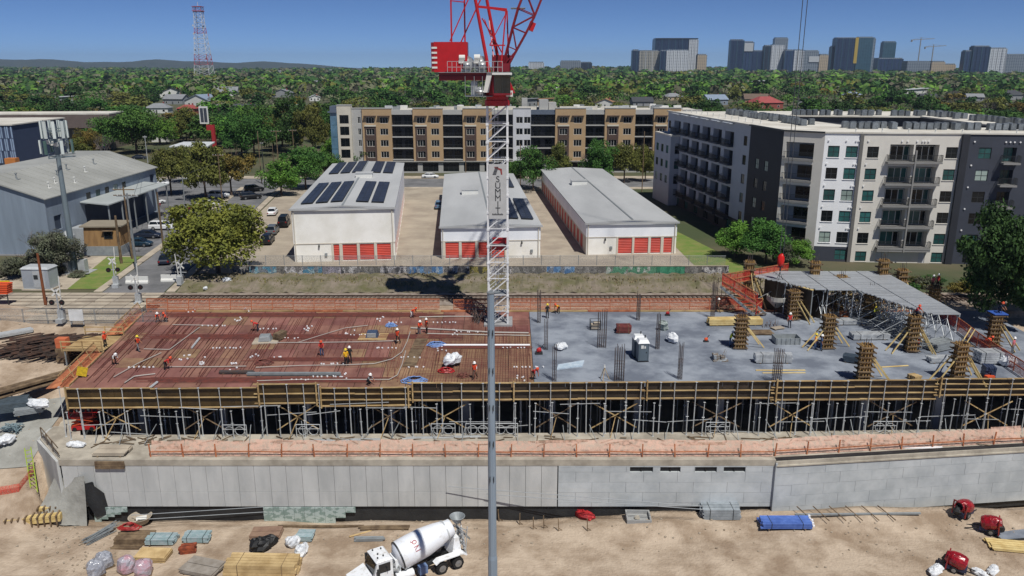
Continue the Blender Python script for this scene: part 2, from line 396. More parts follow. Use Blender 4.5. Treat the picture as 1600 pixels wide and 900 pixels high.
# reinforcement laid on the deck
b = MB(); rr = random.Random(3)
for k in range(160):
    u = rr.random(); y0 = rr.uniform(71.8, 88); y1 = min(97, y0+rr.uniform(6, 14))
    x0 = dl(y0)+(2-dl(y0))*u; x1 = dl(y1)+(2-dl(y1))*u
    b.bar((x0+20, y0-85, .43), (x1+20, y1-85, .43), rr.choice((.03, .035, .05)), .04)
for (y, xa, xb, nn) in ((86.3, -42, -6, 9), (94.6, -45, -8, 9), (79.2, -28, -12, 6), (73.2, -38, -12, 8), (83.0, -10, 2, 5)):
    for k in range(nn): 
        o_ = rr.uniform(-.2, .2); b.bar((xa+20+rr.uniform(-1, 3), y-85+k*.17+o_*.2, .47), (xb+20+rr.uniform(-3, 1), y-85+k*.17, .47), .05, .05)
b.obj('rebar_mat', rebar_red, dk, kind='stuff')
b = MB()
for k in range(46):                                  # dense mats near the crane
    x = -11+k*.28; ya = 71.9+rr.uniform(0, 2); b.bar((x+20, ya-85, .45), (x+20+rr.uniform(-.15, .15), 93-85-rr.uniform(0, 6), .45), .035, .035)
for k in range(34):
    y = 72.4+k*.62; b.bar((rr.uniform(-11, -6)+20, y-85, .49), (2.0+20, y-85, .49), .035, .035)
for k in range(40):
    x = -44+k*.85; y0 = rr.uniform(72, 90); b.bar((x+20, y0-85, .42), (x+20-.5, y0+rr.uniform(2, 6)-85, .42), .05, .05)
b.obj('rebar_mat', rebar, dk, kind='stuff')
b = MB()                                             # white plastic chairs under the bars
cl = [(215, 575), (300, 485), (330, 510), (345, 545), (375, 500), (395, 560), (420, 515), (385, 485), (440, 530), (480, 515), (515, 570), (545, 520), (560, 525), (590, 500), (620, 505), (470, 595), (505, 590), (540, 590), (690, 505), (712, 520), (735, 520), (690, 545), (640, 560), (655, 575), (800, 545), (815, 575), (810, 590), (600, 545), (430, 565), (365, 575), (290, 560), (320, 565), (850, 560)]
for px, py in cl:
    c = P(px, py, 0)
    if c.x > XJ-.3: continue
    ax = rr.choice((0, 1))
    for k in range(rr.randint(4, 8)):
        x, y = c.x+(rr.uniform(-.2, .2)+(k-2)*.45 if ax else rr.uniform(-.6, .6)), c.y+(rr.uniform(-.1, .1) if ax else rr.uniform(-1.2, 1.2))
        b.obox((x+20, y-85, .47), (.16, .13, .13), rr.uniform(0, 3))
b.obj('bar_chairs', white_pl, dk, kind='stuff')
# ---------------------------------------------------------------- edge formwork along the front
tx = lambda px: P(px, 606, .4).x
segs = [(100, 400, .42, -1.72, 3, ply_brown, 'leftmost dark brown'), (400, 497, .78, -1.35, 3, ply_brown, 'short raised brown'), (497, 641, .36, -1.66, 4, ply_brown, 'low yellow timber framed'),
        (641, 800, .80, -1.12, 3, ply_dark, 'black panelled pole side'), (800, 1010, .80, -1.05, 3, ply_dark, 'black panelled middle'), (1010, 1215, .80, -1.05, 3, ply_dark, 'black panelled right of middle'),
        (1215, 1475, .86, -1.25, 4, ply_dark, 'deep black panelled right'), (1475, 1660, 1.0, -.85, 4, ply_dark, 'rightmost black panelled')]
POST = []
for i, (a, c, zt, zb, nb, pm, nm) in enumerate(segs):
    x0, x1 = tx(a)+.03, tx(c)-.03
    e = thing('edge_formwork', nm+' slab edge formwork section with timber walers', 'edge formwork', ((x0+x1)/2, yf((x0+x1)/2)-.3, zb))
    L0 = e.location.copy(); y = lambda x: yf(x)-.3
    nP = max(2, round((x1-x0)/2.4)); w_ = (x1-x0)/nP
    for k in range(nP):
        xc = x0+(k+.5)*w_; piece('plywood_panel', pm, e, (xc-L0.x, y(xc)+.22-L0.y, (zt-zb)/2-.03), (w_-.02, .03, zt-zb-.16), math.atan2(1.2, 95))
    for k in range(nb):
        z = (zt-zb)*(.04+k/(nb-1)*.92) if nb > 1 else 0
        cuts = [x0, (x0+x1)/2+random.uniform(-1, 1), x1] if x1-x0 > 7 else [x0, x1]
        for q in range(len(cuts)-1):
            xa, xb = cuts[q]-(.35 if q == 0 and i else 0), cuts[q+1]-.01
            beam('waler', timber, e, (xa-L0.x, y(xa)-L0.y+random.uniform(0, .05), z+random.uniform(-.04, .04)), (xb-L0.x, y(xb)-L0.y+random.uniform(0, .05), z+random.uniform(-.04, .04)), .14, .085)
    for xp in ([x0+.15, x1-.2] if i in (1, 2) else [x0+.15]):
        beam('upright', timber, e, (xp-L0.x, y(xp)-.13-L0.y, -.1), (xp-L0.x, y(xp)-.13-L0.y, zt-zb+.15), .16, .12)
# timber plates under the formwork and on the ledge
beam_th = thing('edge_beam', 'dark timber bearers carrying the front deck edge on the posts', 'bearer', (0, 71.6, -2))
for i, (a, c, zt, zb, nb, pm, nm) in enumerate(segs):
    beam('bearer', timber_old, beam_th, (tx(a), yf(tx(a))-71.6+.1, zb+1.9), (tx(c), yf(tx(c))-71.6+.1, zb+1.9), .25, .12)
# shoring posts
def post_mesh(h, key):
    def f():
        b = MB(); b.tube((0, 0, .02), (0, 0, h*.55), .055, n=6).tube((0, 0, h*.5), (0, 0, h-.03), .04, n=6); b.box(-.1, .1, -.1, .1, 0, .02); b.box(-.1, .1, -.1, .1, h-.03, h); b.tube((-.13, 0, h*.55), (.13, 0, h*.55), .03, n=5)
        return b.mesh('shoring_post', galv)
    return shared(key, f)
rr = random.Random(11)
G1 = 'steel posts under the front deck edge'
x = -43.2
while x < 51:
    h = 5.2 if x > -13 else 5.0
    yb = yf(x)-.42
    z_top = [s for s in segs if tx(s[0])-.3 <= x <= tx(s[1])+.3]
    h = (z_top[0][2] if z_top else .6)-FLOOR-.05
    o = O('shoring_post', post_mesh(5.2, 'p52'), None, (x, yb, FLOOR), rr.uniform(0, 3), (1, 1, h/5.2))
    o.rotation_euler = (rr.uniform(-.012, .012), rr.uniform(-.012, .012), rr.uniform(0, 3))
    tag(o, 'tall galvanised steel shoring post standing against the front edge formwork', 'shoring post', G1)
    x += rr.uniform(1.3, 2.3)
x = -42.4
while x < 51:
    zb_ = [s_ for s_ in segs if tx(s_[0])-.3 <= x <= tx(s_[1])+.3]; h = (zb_[0][3] if zb_ else -1.2)-FLOOR-.05
    o = O('shoring_post', post_mesh(4.1, 'p41'), None, (x, yf(x)-.85+rr.uniform(-.25, .1), FLOOR), 0, (1, 1, h/4.1)); o.rotation_euler = (rr.uniform(-.02, .02), rr.uniform(-.02, .02), 0)
    tag(o, 'outer steel shoring post on the ledge, ending under the edge formwork', 'shoring post', 'outer steel posts on the ledge'); x += rr.uniform(1.2, 3.4)
x = -42.6
while x < 51:
    for yy_, skip in ((73.2, .1), (75.0, .2), (77, .35), (80, .5)):
        if rr.random() < skip: continue
        hz_ = 4.1
        o = O('shoring_post', post_mesh(4.1, 'p41'), None, (x+rr.uniform(-.5, .5), yy_+rr.uniform(-.3, .3), -8.4), 0, (1, 1, 7.95/4.1))
        o.rotation_euler = (rr.uniform(-.01, .01), rr.uniform(-.01, .01), 0)
        tag(o, 'shorter steel shoring post inside the dark storey under the deck', 'shoring post', 'steel posts inside the storey')
    x += rr.uniform(1.7, 2.5)
t = thing('scaffold_tubes', 'long horizontal steel tubes tying the front posts together', 'scaffold tubes', (0, 71, FLOOR))
for k in range(26):
    xa = -42+k*3.6+rr.uniform(-1, 1); L_ = rr.uniform(3, 6.5); za = rr.choice((.5, 1.3, 1.5, 2.2, 3.0))+rr.uniform(-.2, .2); ya = yf(xa)-71-rr.uniform(.3, .6)
    beam('tube', galv, t, (xa, ya, za), (xa+L_, ya+rr.uniform(-.1, .4), za+rr.uniform(-.35, .35)), .05, .05)
for k in range(30):
    xa = -41+k*3.0+rr.uniform(-1, 1); ya = yf(xa)-71-.35; beam('raker', galv_dull, t, (xa, ya, rr.uniform(.9, 1.6)), (xa+rr.uniform(-.9, .9), ya-rr.uniform(1.2, 2.2), .04), .05, .05)
# diagonal timber cross braces
for k, px in enumerate((165, 305, 455, 600, 690, 870, 965, 1130, 1252, 1415, 1570)):
    c = P(px, 668, -3); yb = yf(c.x)-.1
    t = thing('cross_brace', '%s pair of crossed timber braces from the left under the deck edge' % ('first second third fourth fifth sixth seventh eighth ninth tenth eleventh'.split()[k]), 'brace', (c.x, yb, FLOOR))
    wd = rr.uniform(1.9, 2.4)
    tb = timber_old if k % 2 else timber
    beam('brace', tb, t, (-wd, .15, .35), (wd, .15, 3.0), .05, .1); beam('brace', tb, t, (-wd, .32, 3.0), (wd, .32, .35), .05, .1)
    beam('strut', timber, t, (.1, .1, 1.6), (-.5, -1.3, .03), .05, .09)
for k, px in enumerate((358, 475, 745, 1130, 1400, 790, 690)):
    c = P(px, 680, -3.6)
    t = thing('trestle', 'small %s welded scaffold frame between the front posts' % ('left grey', 'second grey', 'middle white', 'right pale', 'far right pale', 'pole side grey', 'grey')[k], 'scaffold frame', (c.x, yf(c.x)-.9, FLOOR))
    b = MB()
    for xx_ in (-1.15, 1.15): b.tube((xx_, 0, 0), (xx_, 0, 1.35), .04)
    b.tube((-1.15, 0, 1.35), (1.15, 0, 1.35), .04).tube((-1.15, 0, .9), (1.15, 0, .9), .03); b.obj('frame', galv, t)
    b = MB()
    for cx in (-.5, .5):
        pts = [(cx+.45*math.cos(a), 0, .72+.45*math.sin(a)) for a in [2*math.pi*j/10 for j in range(11)]]; b.path(pts, .03)
    b.obj('rings', galv, t)
# bright light patch: stacked boards, net and guard rail on the ledge
nr = thing('ledge_guard', 'salmon pink netting with timber posts along the front ledge', 'safety fence', (0, 66.6, FLOOR))
pts = [(-33.2, 66.75), (24, 66.7), (24.2, 66.9), (58, 70.6)]
for (xa, ya), (xb, yb) in zip(pts, pts[1:]):
    n = max(1, round((xb-xa)/3.0))
    for k in range(n):
        u0, u1 = k/n, (k+1)/n; A = Vector((xa+(xb-xa)*u0, ya+(yb-ya)*u0-66.6, 0)); B = Vector((xa+(xb-xa)*u1, ya+(yb-ya)*u1-66.6, 0))
        if (B-A).length < .6: continue
        sag = rr.uniform(.0, .12); up = Vector((0, .4+rr.uniform(0, .4), 1.4))
        b = MB(); b.add([A+Vector((0, 0, .03)), B+Vector((0, 0, .03)), B+up, (A+B)/2+up-Vector((0, 0, sag)), A+up], [(0, 1, 2, 3, 4)]); b.obj('netting', net_pink, nr)
        beam('guard_post', timber_red, nr, A+Vector((0, -.05, 0)), A+Vector((rr.uniform(-.1, .1), -.05, 1.3)), .1, .1)
        beam('guard_rail', timber_red, nr, A+Vector((0, -.1, .55+rr.uniform(-.05, .05))), B+Vector((0, -.1, .55+rr.uniform(-.05, .05))), .05, .1)
# front wall
wl = thing('front_wall', 'long pale grey concrete basement wall facing the dirt yard', 'wall', (0, 66, -10))
ZT, ZB = FLOOR-.42, -9.25
MB().box(-41.1, 24.0, .1, .6, -1.4, ZT+10).obj('wall_core', membrane, wl)
MB().box(-41.25, 24.0, -.12, .35, ZT+10-.05, FLOOR+10+.12).obj('wall_cap', floorconc, wl)
XB = PY(872, 760, 66).x
x = -41.1; k = 0
while x < XB-.3:                                   # cast panels with vertical joints
    w_ = min(1.46, XB-x)
    piece('wall_panel', wallconc, wl, (x+w_/2, .02, (ZT-7.75)/2+10), (w_-.03, .2+.01*(k % 2), ZT+7.75-.02))
    piece('wall_panel', wallconc, wl, (x+w_/2, .0, (-7.75+ZB)/2+10), (w_-.03, .2+.012*((k+1) % 2), -7.75-ZB-.03)); x += w_; k += 1
ops = [tuple(PY(q, 727, 65.8).x for q in pr) for pr in ((985, 1021), (1033, 1064), (1087, 1121), (1132, 1166))]
OZ0, OZ1 = -5.72, -5.22
rows_ = [(ZT, OZ1), (OZ1, OZ0), (OZ0, -6.75), (-6.75, -7.8), (-7.8, -8.85), (-8.85, ZB)]
def boards(xa, xb, wl_, tr, zt_off=0):
    for j, (z1, z0) in enumerate(rows_):
        x = xa; first = True
        while x < xb-.05:
            w_ = 3.1 if not first else (3.1 if j % 2 else 1.6); first = False
            w_ = min(w_, xb-x); a, b_ = x, x+w_; x += w_
            spans = [(a, b_)]
            if j == 1 and tr is None:
                for o0, o1 in ops:
                    ns = []
                    for s0, s1 in spans:
                        if o1 <= s0 or o0 >= s1: ns.append((s0, s1))
                        else:
                            if o0-s0 > .05: ns.append((s0, o0))
                            if s1-o1 > .05: ns.append((o1, s1))
                    spans = ns
            for s0, s1 in spans:
                if tr is None: piece('wall_board', blockconc, wl_, ((s0+s1)/2, random.uniform(-.008, .008), (z0+z1)/2+10), (s1-s0-.02, .2, z1-z0-.018))
                else:
                    p = tr((s0+s1)/2); piece('wall_board', blockconc, wl_, (p.x, p.y+random.uniform(-.008, .008), (z0+z1)/2+10), (s1-s0-.02, .2, z1-z0-.018), tr.rz)
boards(XB, 24.0, wl, None)
for o0, o1 in ops: MB().box(o0+.02, o1-.02, .12, .2, OZ0+10, OZ1+10).box((o0+o1)/2-.05, (o0+o1)/2+.05, .0, .1, OZ0+10, OZ1+10).obj('opening', black, wl)
MB().box(23.96, 24.1, -.37, .1, -.4, ZT+10+.3).obj('wall_end', blockconc, wl)
w2 = thing('front_wall', 'right end of the pale wall, stepped lower with staggered boards', 'wall', (24, 65.75, -10))
class TR:
    rz = math.atan2(4.25, 36)
    def __call__(s, u): return Vector((u*math.cos(s.rz), u*math.sin(s.rz), 0))
tr = TR()
rows_ = [(ZT-.1, -5.9), (-5.9, -7.0), (-7.0, -8.1), (-8.1, -9.2), (-9.2, -10.2)]
boards(0.05, 36, w2, tr)
b = MB(); b.obox((18*math.cos(tr.rz), 18*math.sin(tr.rz)+.4, 2.3), (36, .5, 6.4), tr.rz).obj('wall_core', membrane, w2)
MB().obox((18*math.cos(tr.rz), 18*math.sin(tr.rz)+.05, 5.0), (36, .45, .12), tr.rz).obj('wall_cap', floorconc, w2)
# green insulation boards hung over the black membrane
for (pa, pb, n, lb) in ((147, 200, 5, 'left'), (412, 556, 9, 'middle')):
    xa, xb = PY(pa, 800, 65.9).x, PY(pb, 800, 65.9).x
    t = thing('drainage_boards', 'row of pale green drainage boards at the foot of the wall, %s patch' % lb, 'board', ((xa+xb)/2, 65.85, -11))
    for k in range(n):
        u0, u1 = xa+(xb-xa)*k/n, xa+(xb-xa)*(k+1)/n; hh = 1.65 if lb == 'middle' and k < 7 else (1.65-(k-6)*.55 if lb == 'middle' else 1.5-k*.25)
        piece('board', greenboard, t, ((u0+u1)/2-(xa+xb)/2, 0, 1.72-hh/2), (u1-u0-.02, .08, max(.25, hh)))
# shotcrete slopes at the left end
def drape(name, quad, mat, n=12, lift=.08):
    b = MB(); A, B, C, D = [gt(*q) for q in quad]
    for j in range(n+1):
        for i in range(n+1):
            u, v = i/n, j/n; q = A.lerp(B, u).lerp(D.lerp(C, u), v); b.v.append((q.x, q.y, terrain(q.x, q.y)+lift))
    b.f = [(j*(n+1)+i, j*(n+1)+i+1, (j+1)*(n+1)+i+1, (j+1)*(n+1)+i) for j in range(n) for i in range(n)]; b.mi = [0]*len(b.f); return struct(b.obj(name, mat, smooth=True))
b = MB(); A, B, C, D = P(44, 818, -10.2), P(136, 822, -10.3), PY(131, 744, 65.5), PY(84, 748, 66.9); n = 14; rr = random.Random(1)
for j in range(n+1):
    for i in range(n+1):
        u, v = i/n, j/n; q = A.lerp(B, u).lerp(D.lerp(C, u), v); q.z += -.5*math.sin(math.pi*v)*(.6+.4*u)+rr.uniform(-.04, .04); b.v.append(q)
b.f = [(j*(n+1)+i, j*(n+1)+i+1, (j+1)*(n+1)+i+1, (j+1)*(n+1)+i) for j in range(n) for i in range(n)]; b.mi = [0]*len(b.f); struct(b.obj('concrete_apron', shotcrete, smooth=True))
b = MB(); ll = [(-54.5, 77), (-50.2, 71.4), (-50.0, 66.5), (-53, 63.8), (-62, 70), (-66, 76)]
nn = 12; 
for j in range(nn+1):
    for i in range(nn+1):
        u, v = i/nn, j/nn; x = -60+14.2*u; y = 66.8+v*9.5+u*1.6-(1-u)*.5; b.v.append((x, y, terrain(x, y)+.09))
b.f = [(j*(nn+1)+i, j*(nn+1)+i+1, (j+1)*(nn+1)+i+1, (j+1)*(nn+1)+i) for j in range(nn) for i in range(nn)]; b.mi = [0]*len(b.f)
struct(b.obj('access_ramp', shotcrete, smooth=True))
wg = thing('wing_wall', 'short grey concrete wing wall angling back at the left end', 'wall', (-43, 68, -10))
b = MB(); A, B = Vector((1.75, -2.0, 0)), Vector((-2.55, 2.4, 0)); nrm = Vector((-.71, -.7, 0))*.25
b.hexa([A+Vector((0, 0, -1)), A+nrm+Vector((0, 0, -1)), B+nrm+Vector((0, 0, -1)), B+Vector((0, 0, -1)), A+Vector((0, 0, 5.35)), A+nrm+Vector((0, 0, 5.35)), B+nrm+Vector((0, 0, 5.35)), B+Vector((0, 0, 5.35))]).obj('wall_face', wallconc, wg)
b = MB(); b.hexa([Vector((-2.8, 2.5, 0)), Vector((-2.5, 2.5, 0)), Vector((-4.3, 29.2, 0)), Vector((-4.6, 29.2, 0)), Vector((-2.8, 2.5, 5.35)), Vector((-2.5, 2.5, 5.35)), Vector((-4.3, 29.2, 5.35)), Vector((-4.6, 29.2, 5.35))]).obj('return_wall', wallconc, wg)
tp = thing('black_liner', 'black plastic liner sagging in the gap at the wall end', 'liner', (PY(139, 770, 65.3).x, 65.3, -10))
b = MB(); b.add([(-.6, .1, 3.2), (.1, .3, 3.3), (1.1, .5, 2.2), (1.3, .6, .0), (.2, .3, -.2), (-.3, .1, 1.2)], [(0, 5, 4, 3, 2, 1)]).add([(-.6, .4, 3.2), (.1, .6, 3.3), (1.1, .75, 2.2), (1.3, .78, .0), (.2, .6, -.2), (-.3, .4, 1.2)], [(0, 1, 2, 3, 4, 5)]); b.obj('sheet', membrane, tp)
# guard fences: orange netting with timber rails
def net_fence(label, pts, h=1.25, mat=net_orange, rails=3, step=2.6, lean=0., rmat=timber_red, name='safety_netting', z=0.):
    c = sum((Vector(p) for p in pts), Vector((0, 0)))/len(pts); t = thing(name, label, 'safety fence', (c.x, c.y, z))
    rq = random.Random(len(label))
    for a, b_ in zip(pts, pts[1:]):
        A0, B0 = Vector((*a, 0))-Vector((c.x, c.y, 0)), Vector((*b_, 0))-Vector((c.x, c.y, 0)); n = max(1, round((B0-A0).length/step))
        nrm = (B0-A0).normalized().cross(Vector((0, 0, 1)))
        for k in range(n):
            A = A0.lerp(B0, k/n); B = A0.lerp(B0, (k+1)/n); up = Vector((0, 0, h))+nrm*lean
            MB().quad(A+Vector((0, 0, .05)), B+Vector((0, 0, .05)), B+up, A+up).obj('netting', mat, t)
            beam('guard_post', rmat, t, A-nrm*.05, A+up*1.03-nrm*.05, .08, .08)
            for r in range(rails):
                f = (r+1)/rails
                beam('guard_rail', rmat, t, A+up*f-nrm*.1+Vector((0, 0, rq.uniform(-.05, .03))), B+up*f-nrm*.1+Vector((0, 0, rq.uniform(-.05, .03))), .05, .11)
    return t
net_fence('orange netting guard fence along the back of the red deck, left stretch', [(-46.4, 97.15), (-9.2, 97.15)], 1.5, rails=3, lean=-.3)
net_fence('orange netting guard fence behind the crane mast, right of the gap', [(-7.4, 97.15), (-2.8, 97.15)], 1.5, rails=3)
net_fence('long orange netting guard fence along the back of the grey slab', [(-.2, 97.3), (30.2, 97.3)], 1.5, rails=3, lean=-.3)
net_fence('orange netting fence down the left edge of the red deck', [(-46.9, 97.0), (-45.6, 88)], 1.2, rails=2, lean=.5, rmat=timber)
net_fence('orange netting fence at the front left corner of the deck', [(-44.9, 82), (-43.4, 72.2)], 1.2, rails=2, lean=.5, rmat=timber)
for (ya, yb, lb) in ((97, 88.4, 'rear'), (82, 72.4, 'front')):
    t = thing('edge_walkway', 'sloping orange timber walkway outside the left deck edge, %s part' % lb, 'walkway', (dl((ya+yb)/2)-1.2, (ya+yb)/2, -.4))
    n = 5
    for k in range(n):
        beam('plank', timber_red, t, (dl(ya)-.3-k*.46-t.location.x, ya-t.location.y, .35-.05*k), (dl(yb)-.3-k*.46-t.location.x, yb-t.location.y, .35-.05*k), .42, .05)
    beam('edge_board', timber, t, (dl(ya)-.05-t.location.x, ya-t.location.y, .5), (dl(yb)-.05-t.location.x, yb-t.location.y, .5), .06, .16)
net_fence('red orange netting fence along the right slab edge', [(53.4, 97.2), (51.6, 84), (51.0, 74)], 1.5, mat=net_red, rails=2)
t = thing('edge_curb', 'thin timber edge strip closing the back of the deck', 'timber strip', (0, 96.9, 0))
for k in range(16): beam('board', timber if k % 3 else timber_red, t, (-46.2+6.2*k, 0, .12), (-46.2+6.2*(k+1)-.05, 0, .12), .12, .2)
# ================================================================ facade tools
win_teal = M('glass_teal', '#33605f', .15, var=.35, scale=.5, rnd=.35, spec=.3)
win_dark = M('glass_dark', '#161b1e', .15, var=.3, scale=.5, rnd=.3, spec=.3)
win_blind = M('glass_blind', '#9fb0a8', .3, var=.2, scale=.4, rnd=.2)
frame_dark = M('frame_dark', '#2f3234', .5, var=.1)
frame_white = M('frame_white', '#d9d9d4', .5, var=.06)
roof_white = M('roof_white', '#d6d3ca', .8, col2='#bdb8ad', scale=.15, detail=6)
roof_grey = M('roof_grey', '#b3b5b6', .65, 0, col2='#a2a4a5', scale=.1, detail=6, stretch=(1, .25, 1))
def facade(parent, A, B, z0, z1, mat, ops=(), depth=.16, name='wall', back=None):
    """a wall panel from A to B (left to right seen from outside) with real recessed openings"""
    A = Vector((A[0], A[1], 0)); B = Vector((B[0], B[1], 0)); d = (B-A).normalized(); n = Vector((d.y, -d.x, 0)); W = (B-A).length; H = z1-z0
    us = sorted({0., W, *[round(o[0], 4) for o in ops], *[round(o[1], 4) for o in ops]}); vs = sorted({0., H, *[round(o[2], 4) for o in ops], *[round(o[3], 4) for o in ops]})
    us = [u for u in us if 0 <= u <= W]; vs = [v for v in vs if 0 <= v <= H]
    def pt(u, v, off=0.): return A+d*u+n*off+Vector((0, 0, z0+v))
    b = MB()
    for i in range(len(us)-1):
        for j in range(len(vs)-1):
            uc, vc = (us[i]+us[i+1])/2, (vs[j]+vs[j+1])/2
            if any(o[0] < uc < o[1] and o[2] < vc < o[3] for o in ops): continue
            b.quad(pt(us[i], vs[j]), pt(us[i+1], vs[j]), pt(us[i+1], vs[j+1]), pt(us[i], vs[j+1]))
    for o in ops:
        u0, u1, v0, v1 = o[:4]; dp = o[4] if len(o) > 4 else depth; hole = dp < 0; dp = abs(dp)
        q = [(u0, v0), (u1, v0), (u1, v1), (u0, v1)]
        for k in range(4):
            (a, c), (e, f) = q[k], q[(k+1) % 4]; b.quad(pt(a, c), pt(a, c, -dp), pt(e, f, -dp), pt(e, f))
        b.m = 1 if back else 0
        if not hole: b.quad(pt(u0, v0, -dp), pt(u1, v0, -dp), pt(u1, v1, -dp), pt(u0, v1, -dp)); b.m = 0
    b.obj(name, [mat, back] if back else mat, parent)
    ang = math.atan2(d.y, d.x)
    return pt, ang
def window_mesh(w_, h, fm, style=0):
    def f():
        b = MB(); t = .07
        for (a, c, e, g_) in ((-w_/2, w_/2, 0, t), (-w_/2, w_/2, h-t, h), (-w_/2, -w_/2+t, t, h-t), (w_/2-t, w_/2, t, h-t)): b.box(a, c, -.05, .03, e, g_)
        if style in (0, 1): b.box(-t/2, t/2, -.04, .01, t, h-t)
        if style == 1: b.box(-w_/2+t, -t/2, -.04, .01, h*.45, h*.45+t); b.box(t/2, w_/2-t, -.04, .01, h*.45, h*.45+t)
        if style == 2: b.box(-w_/6-t/2, -w_/6+t/2, -.04, .01, t, h-t); b.box(w_/6-t/2, w_/6+t/2, -.04, .01, t, h-t)
        return b.mesh('window', fm)
    return shared(('win', w_, h, fm.name, style), f)
def pane_mesh(w_, h, gm): return shared(('pane', w_, h, gm.name), lambda: MB().box(-w_/2+.03, w_/2-.03, -.02, 0, .03, h-.03).mesh('pane', gm))
wr = random.Random(5)
def window(parent, loc, ang, w_, h, fm=frame_dark, style=0, glass=None, sill=None):
    o = O('window', window_mesh(w_, h, fm, style), parent, loc, ang)
    gm = glass or wr.choices((win_teal, win_dark, win_blind), (5, 5, .6))[0]
    O('pane', pane_mesh(w_, h, gm), o)
    if sill: O('sill', shared(('sill', w_, sill.name), lambda: MB().box(-w_/2-.08, w_/2+.08, -.22, -.02, -.1, -.01).mesh('sill', sill)), o)
    return o
def railing_mesh(w_, m, step=.14, h=1.05):
    def f():
        b = MB(); b.box(-w_/2, w_/2, -.02, .02, h-.05, h).box(-w_/2, w_/2, -.02, .02, .08, .12); k = -w_/2
        while k <= w_/2+.01: b.box(k-.012, k+.012, -.012, .012, .12, h-.05); k += step
        return b.mesh('railing', m)
    return shared(('rail', w_, m.name, step, h), f)
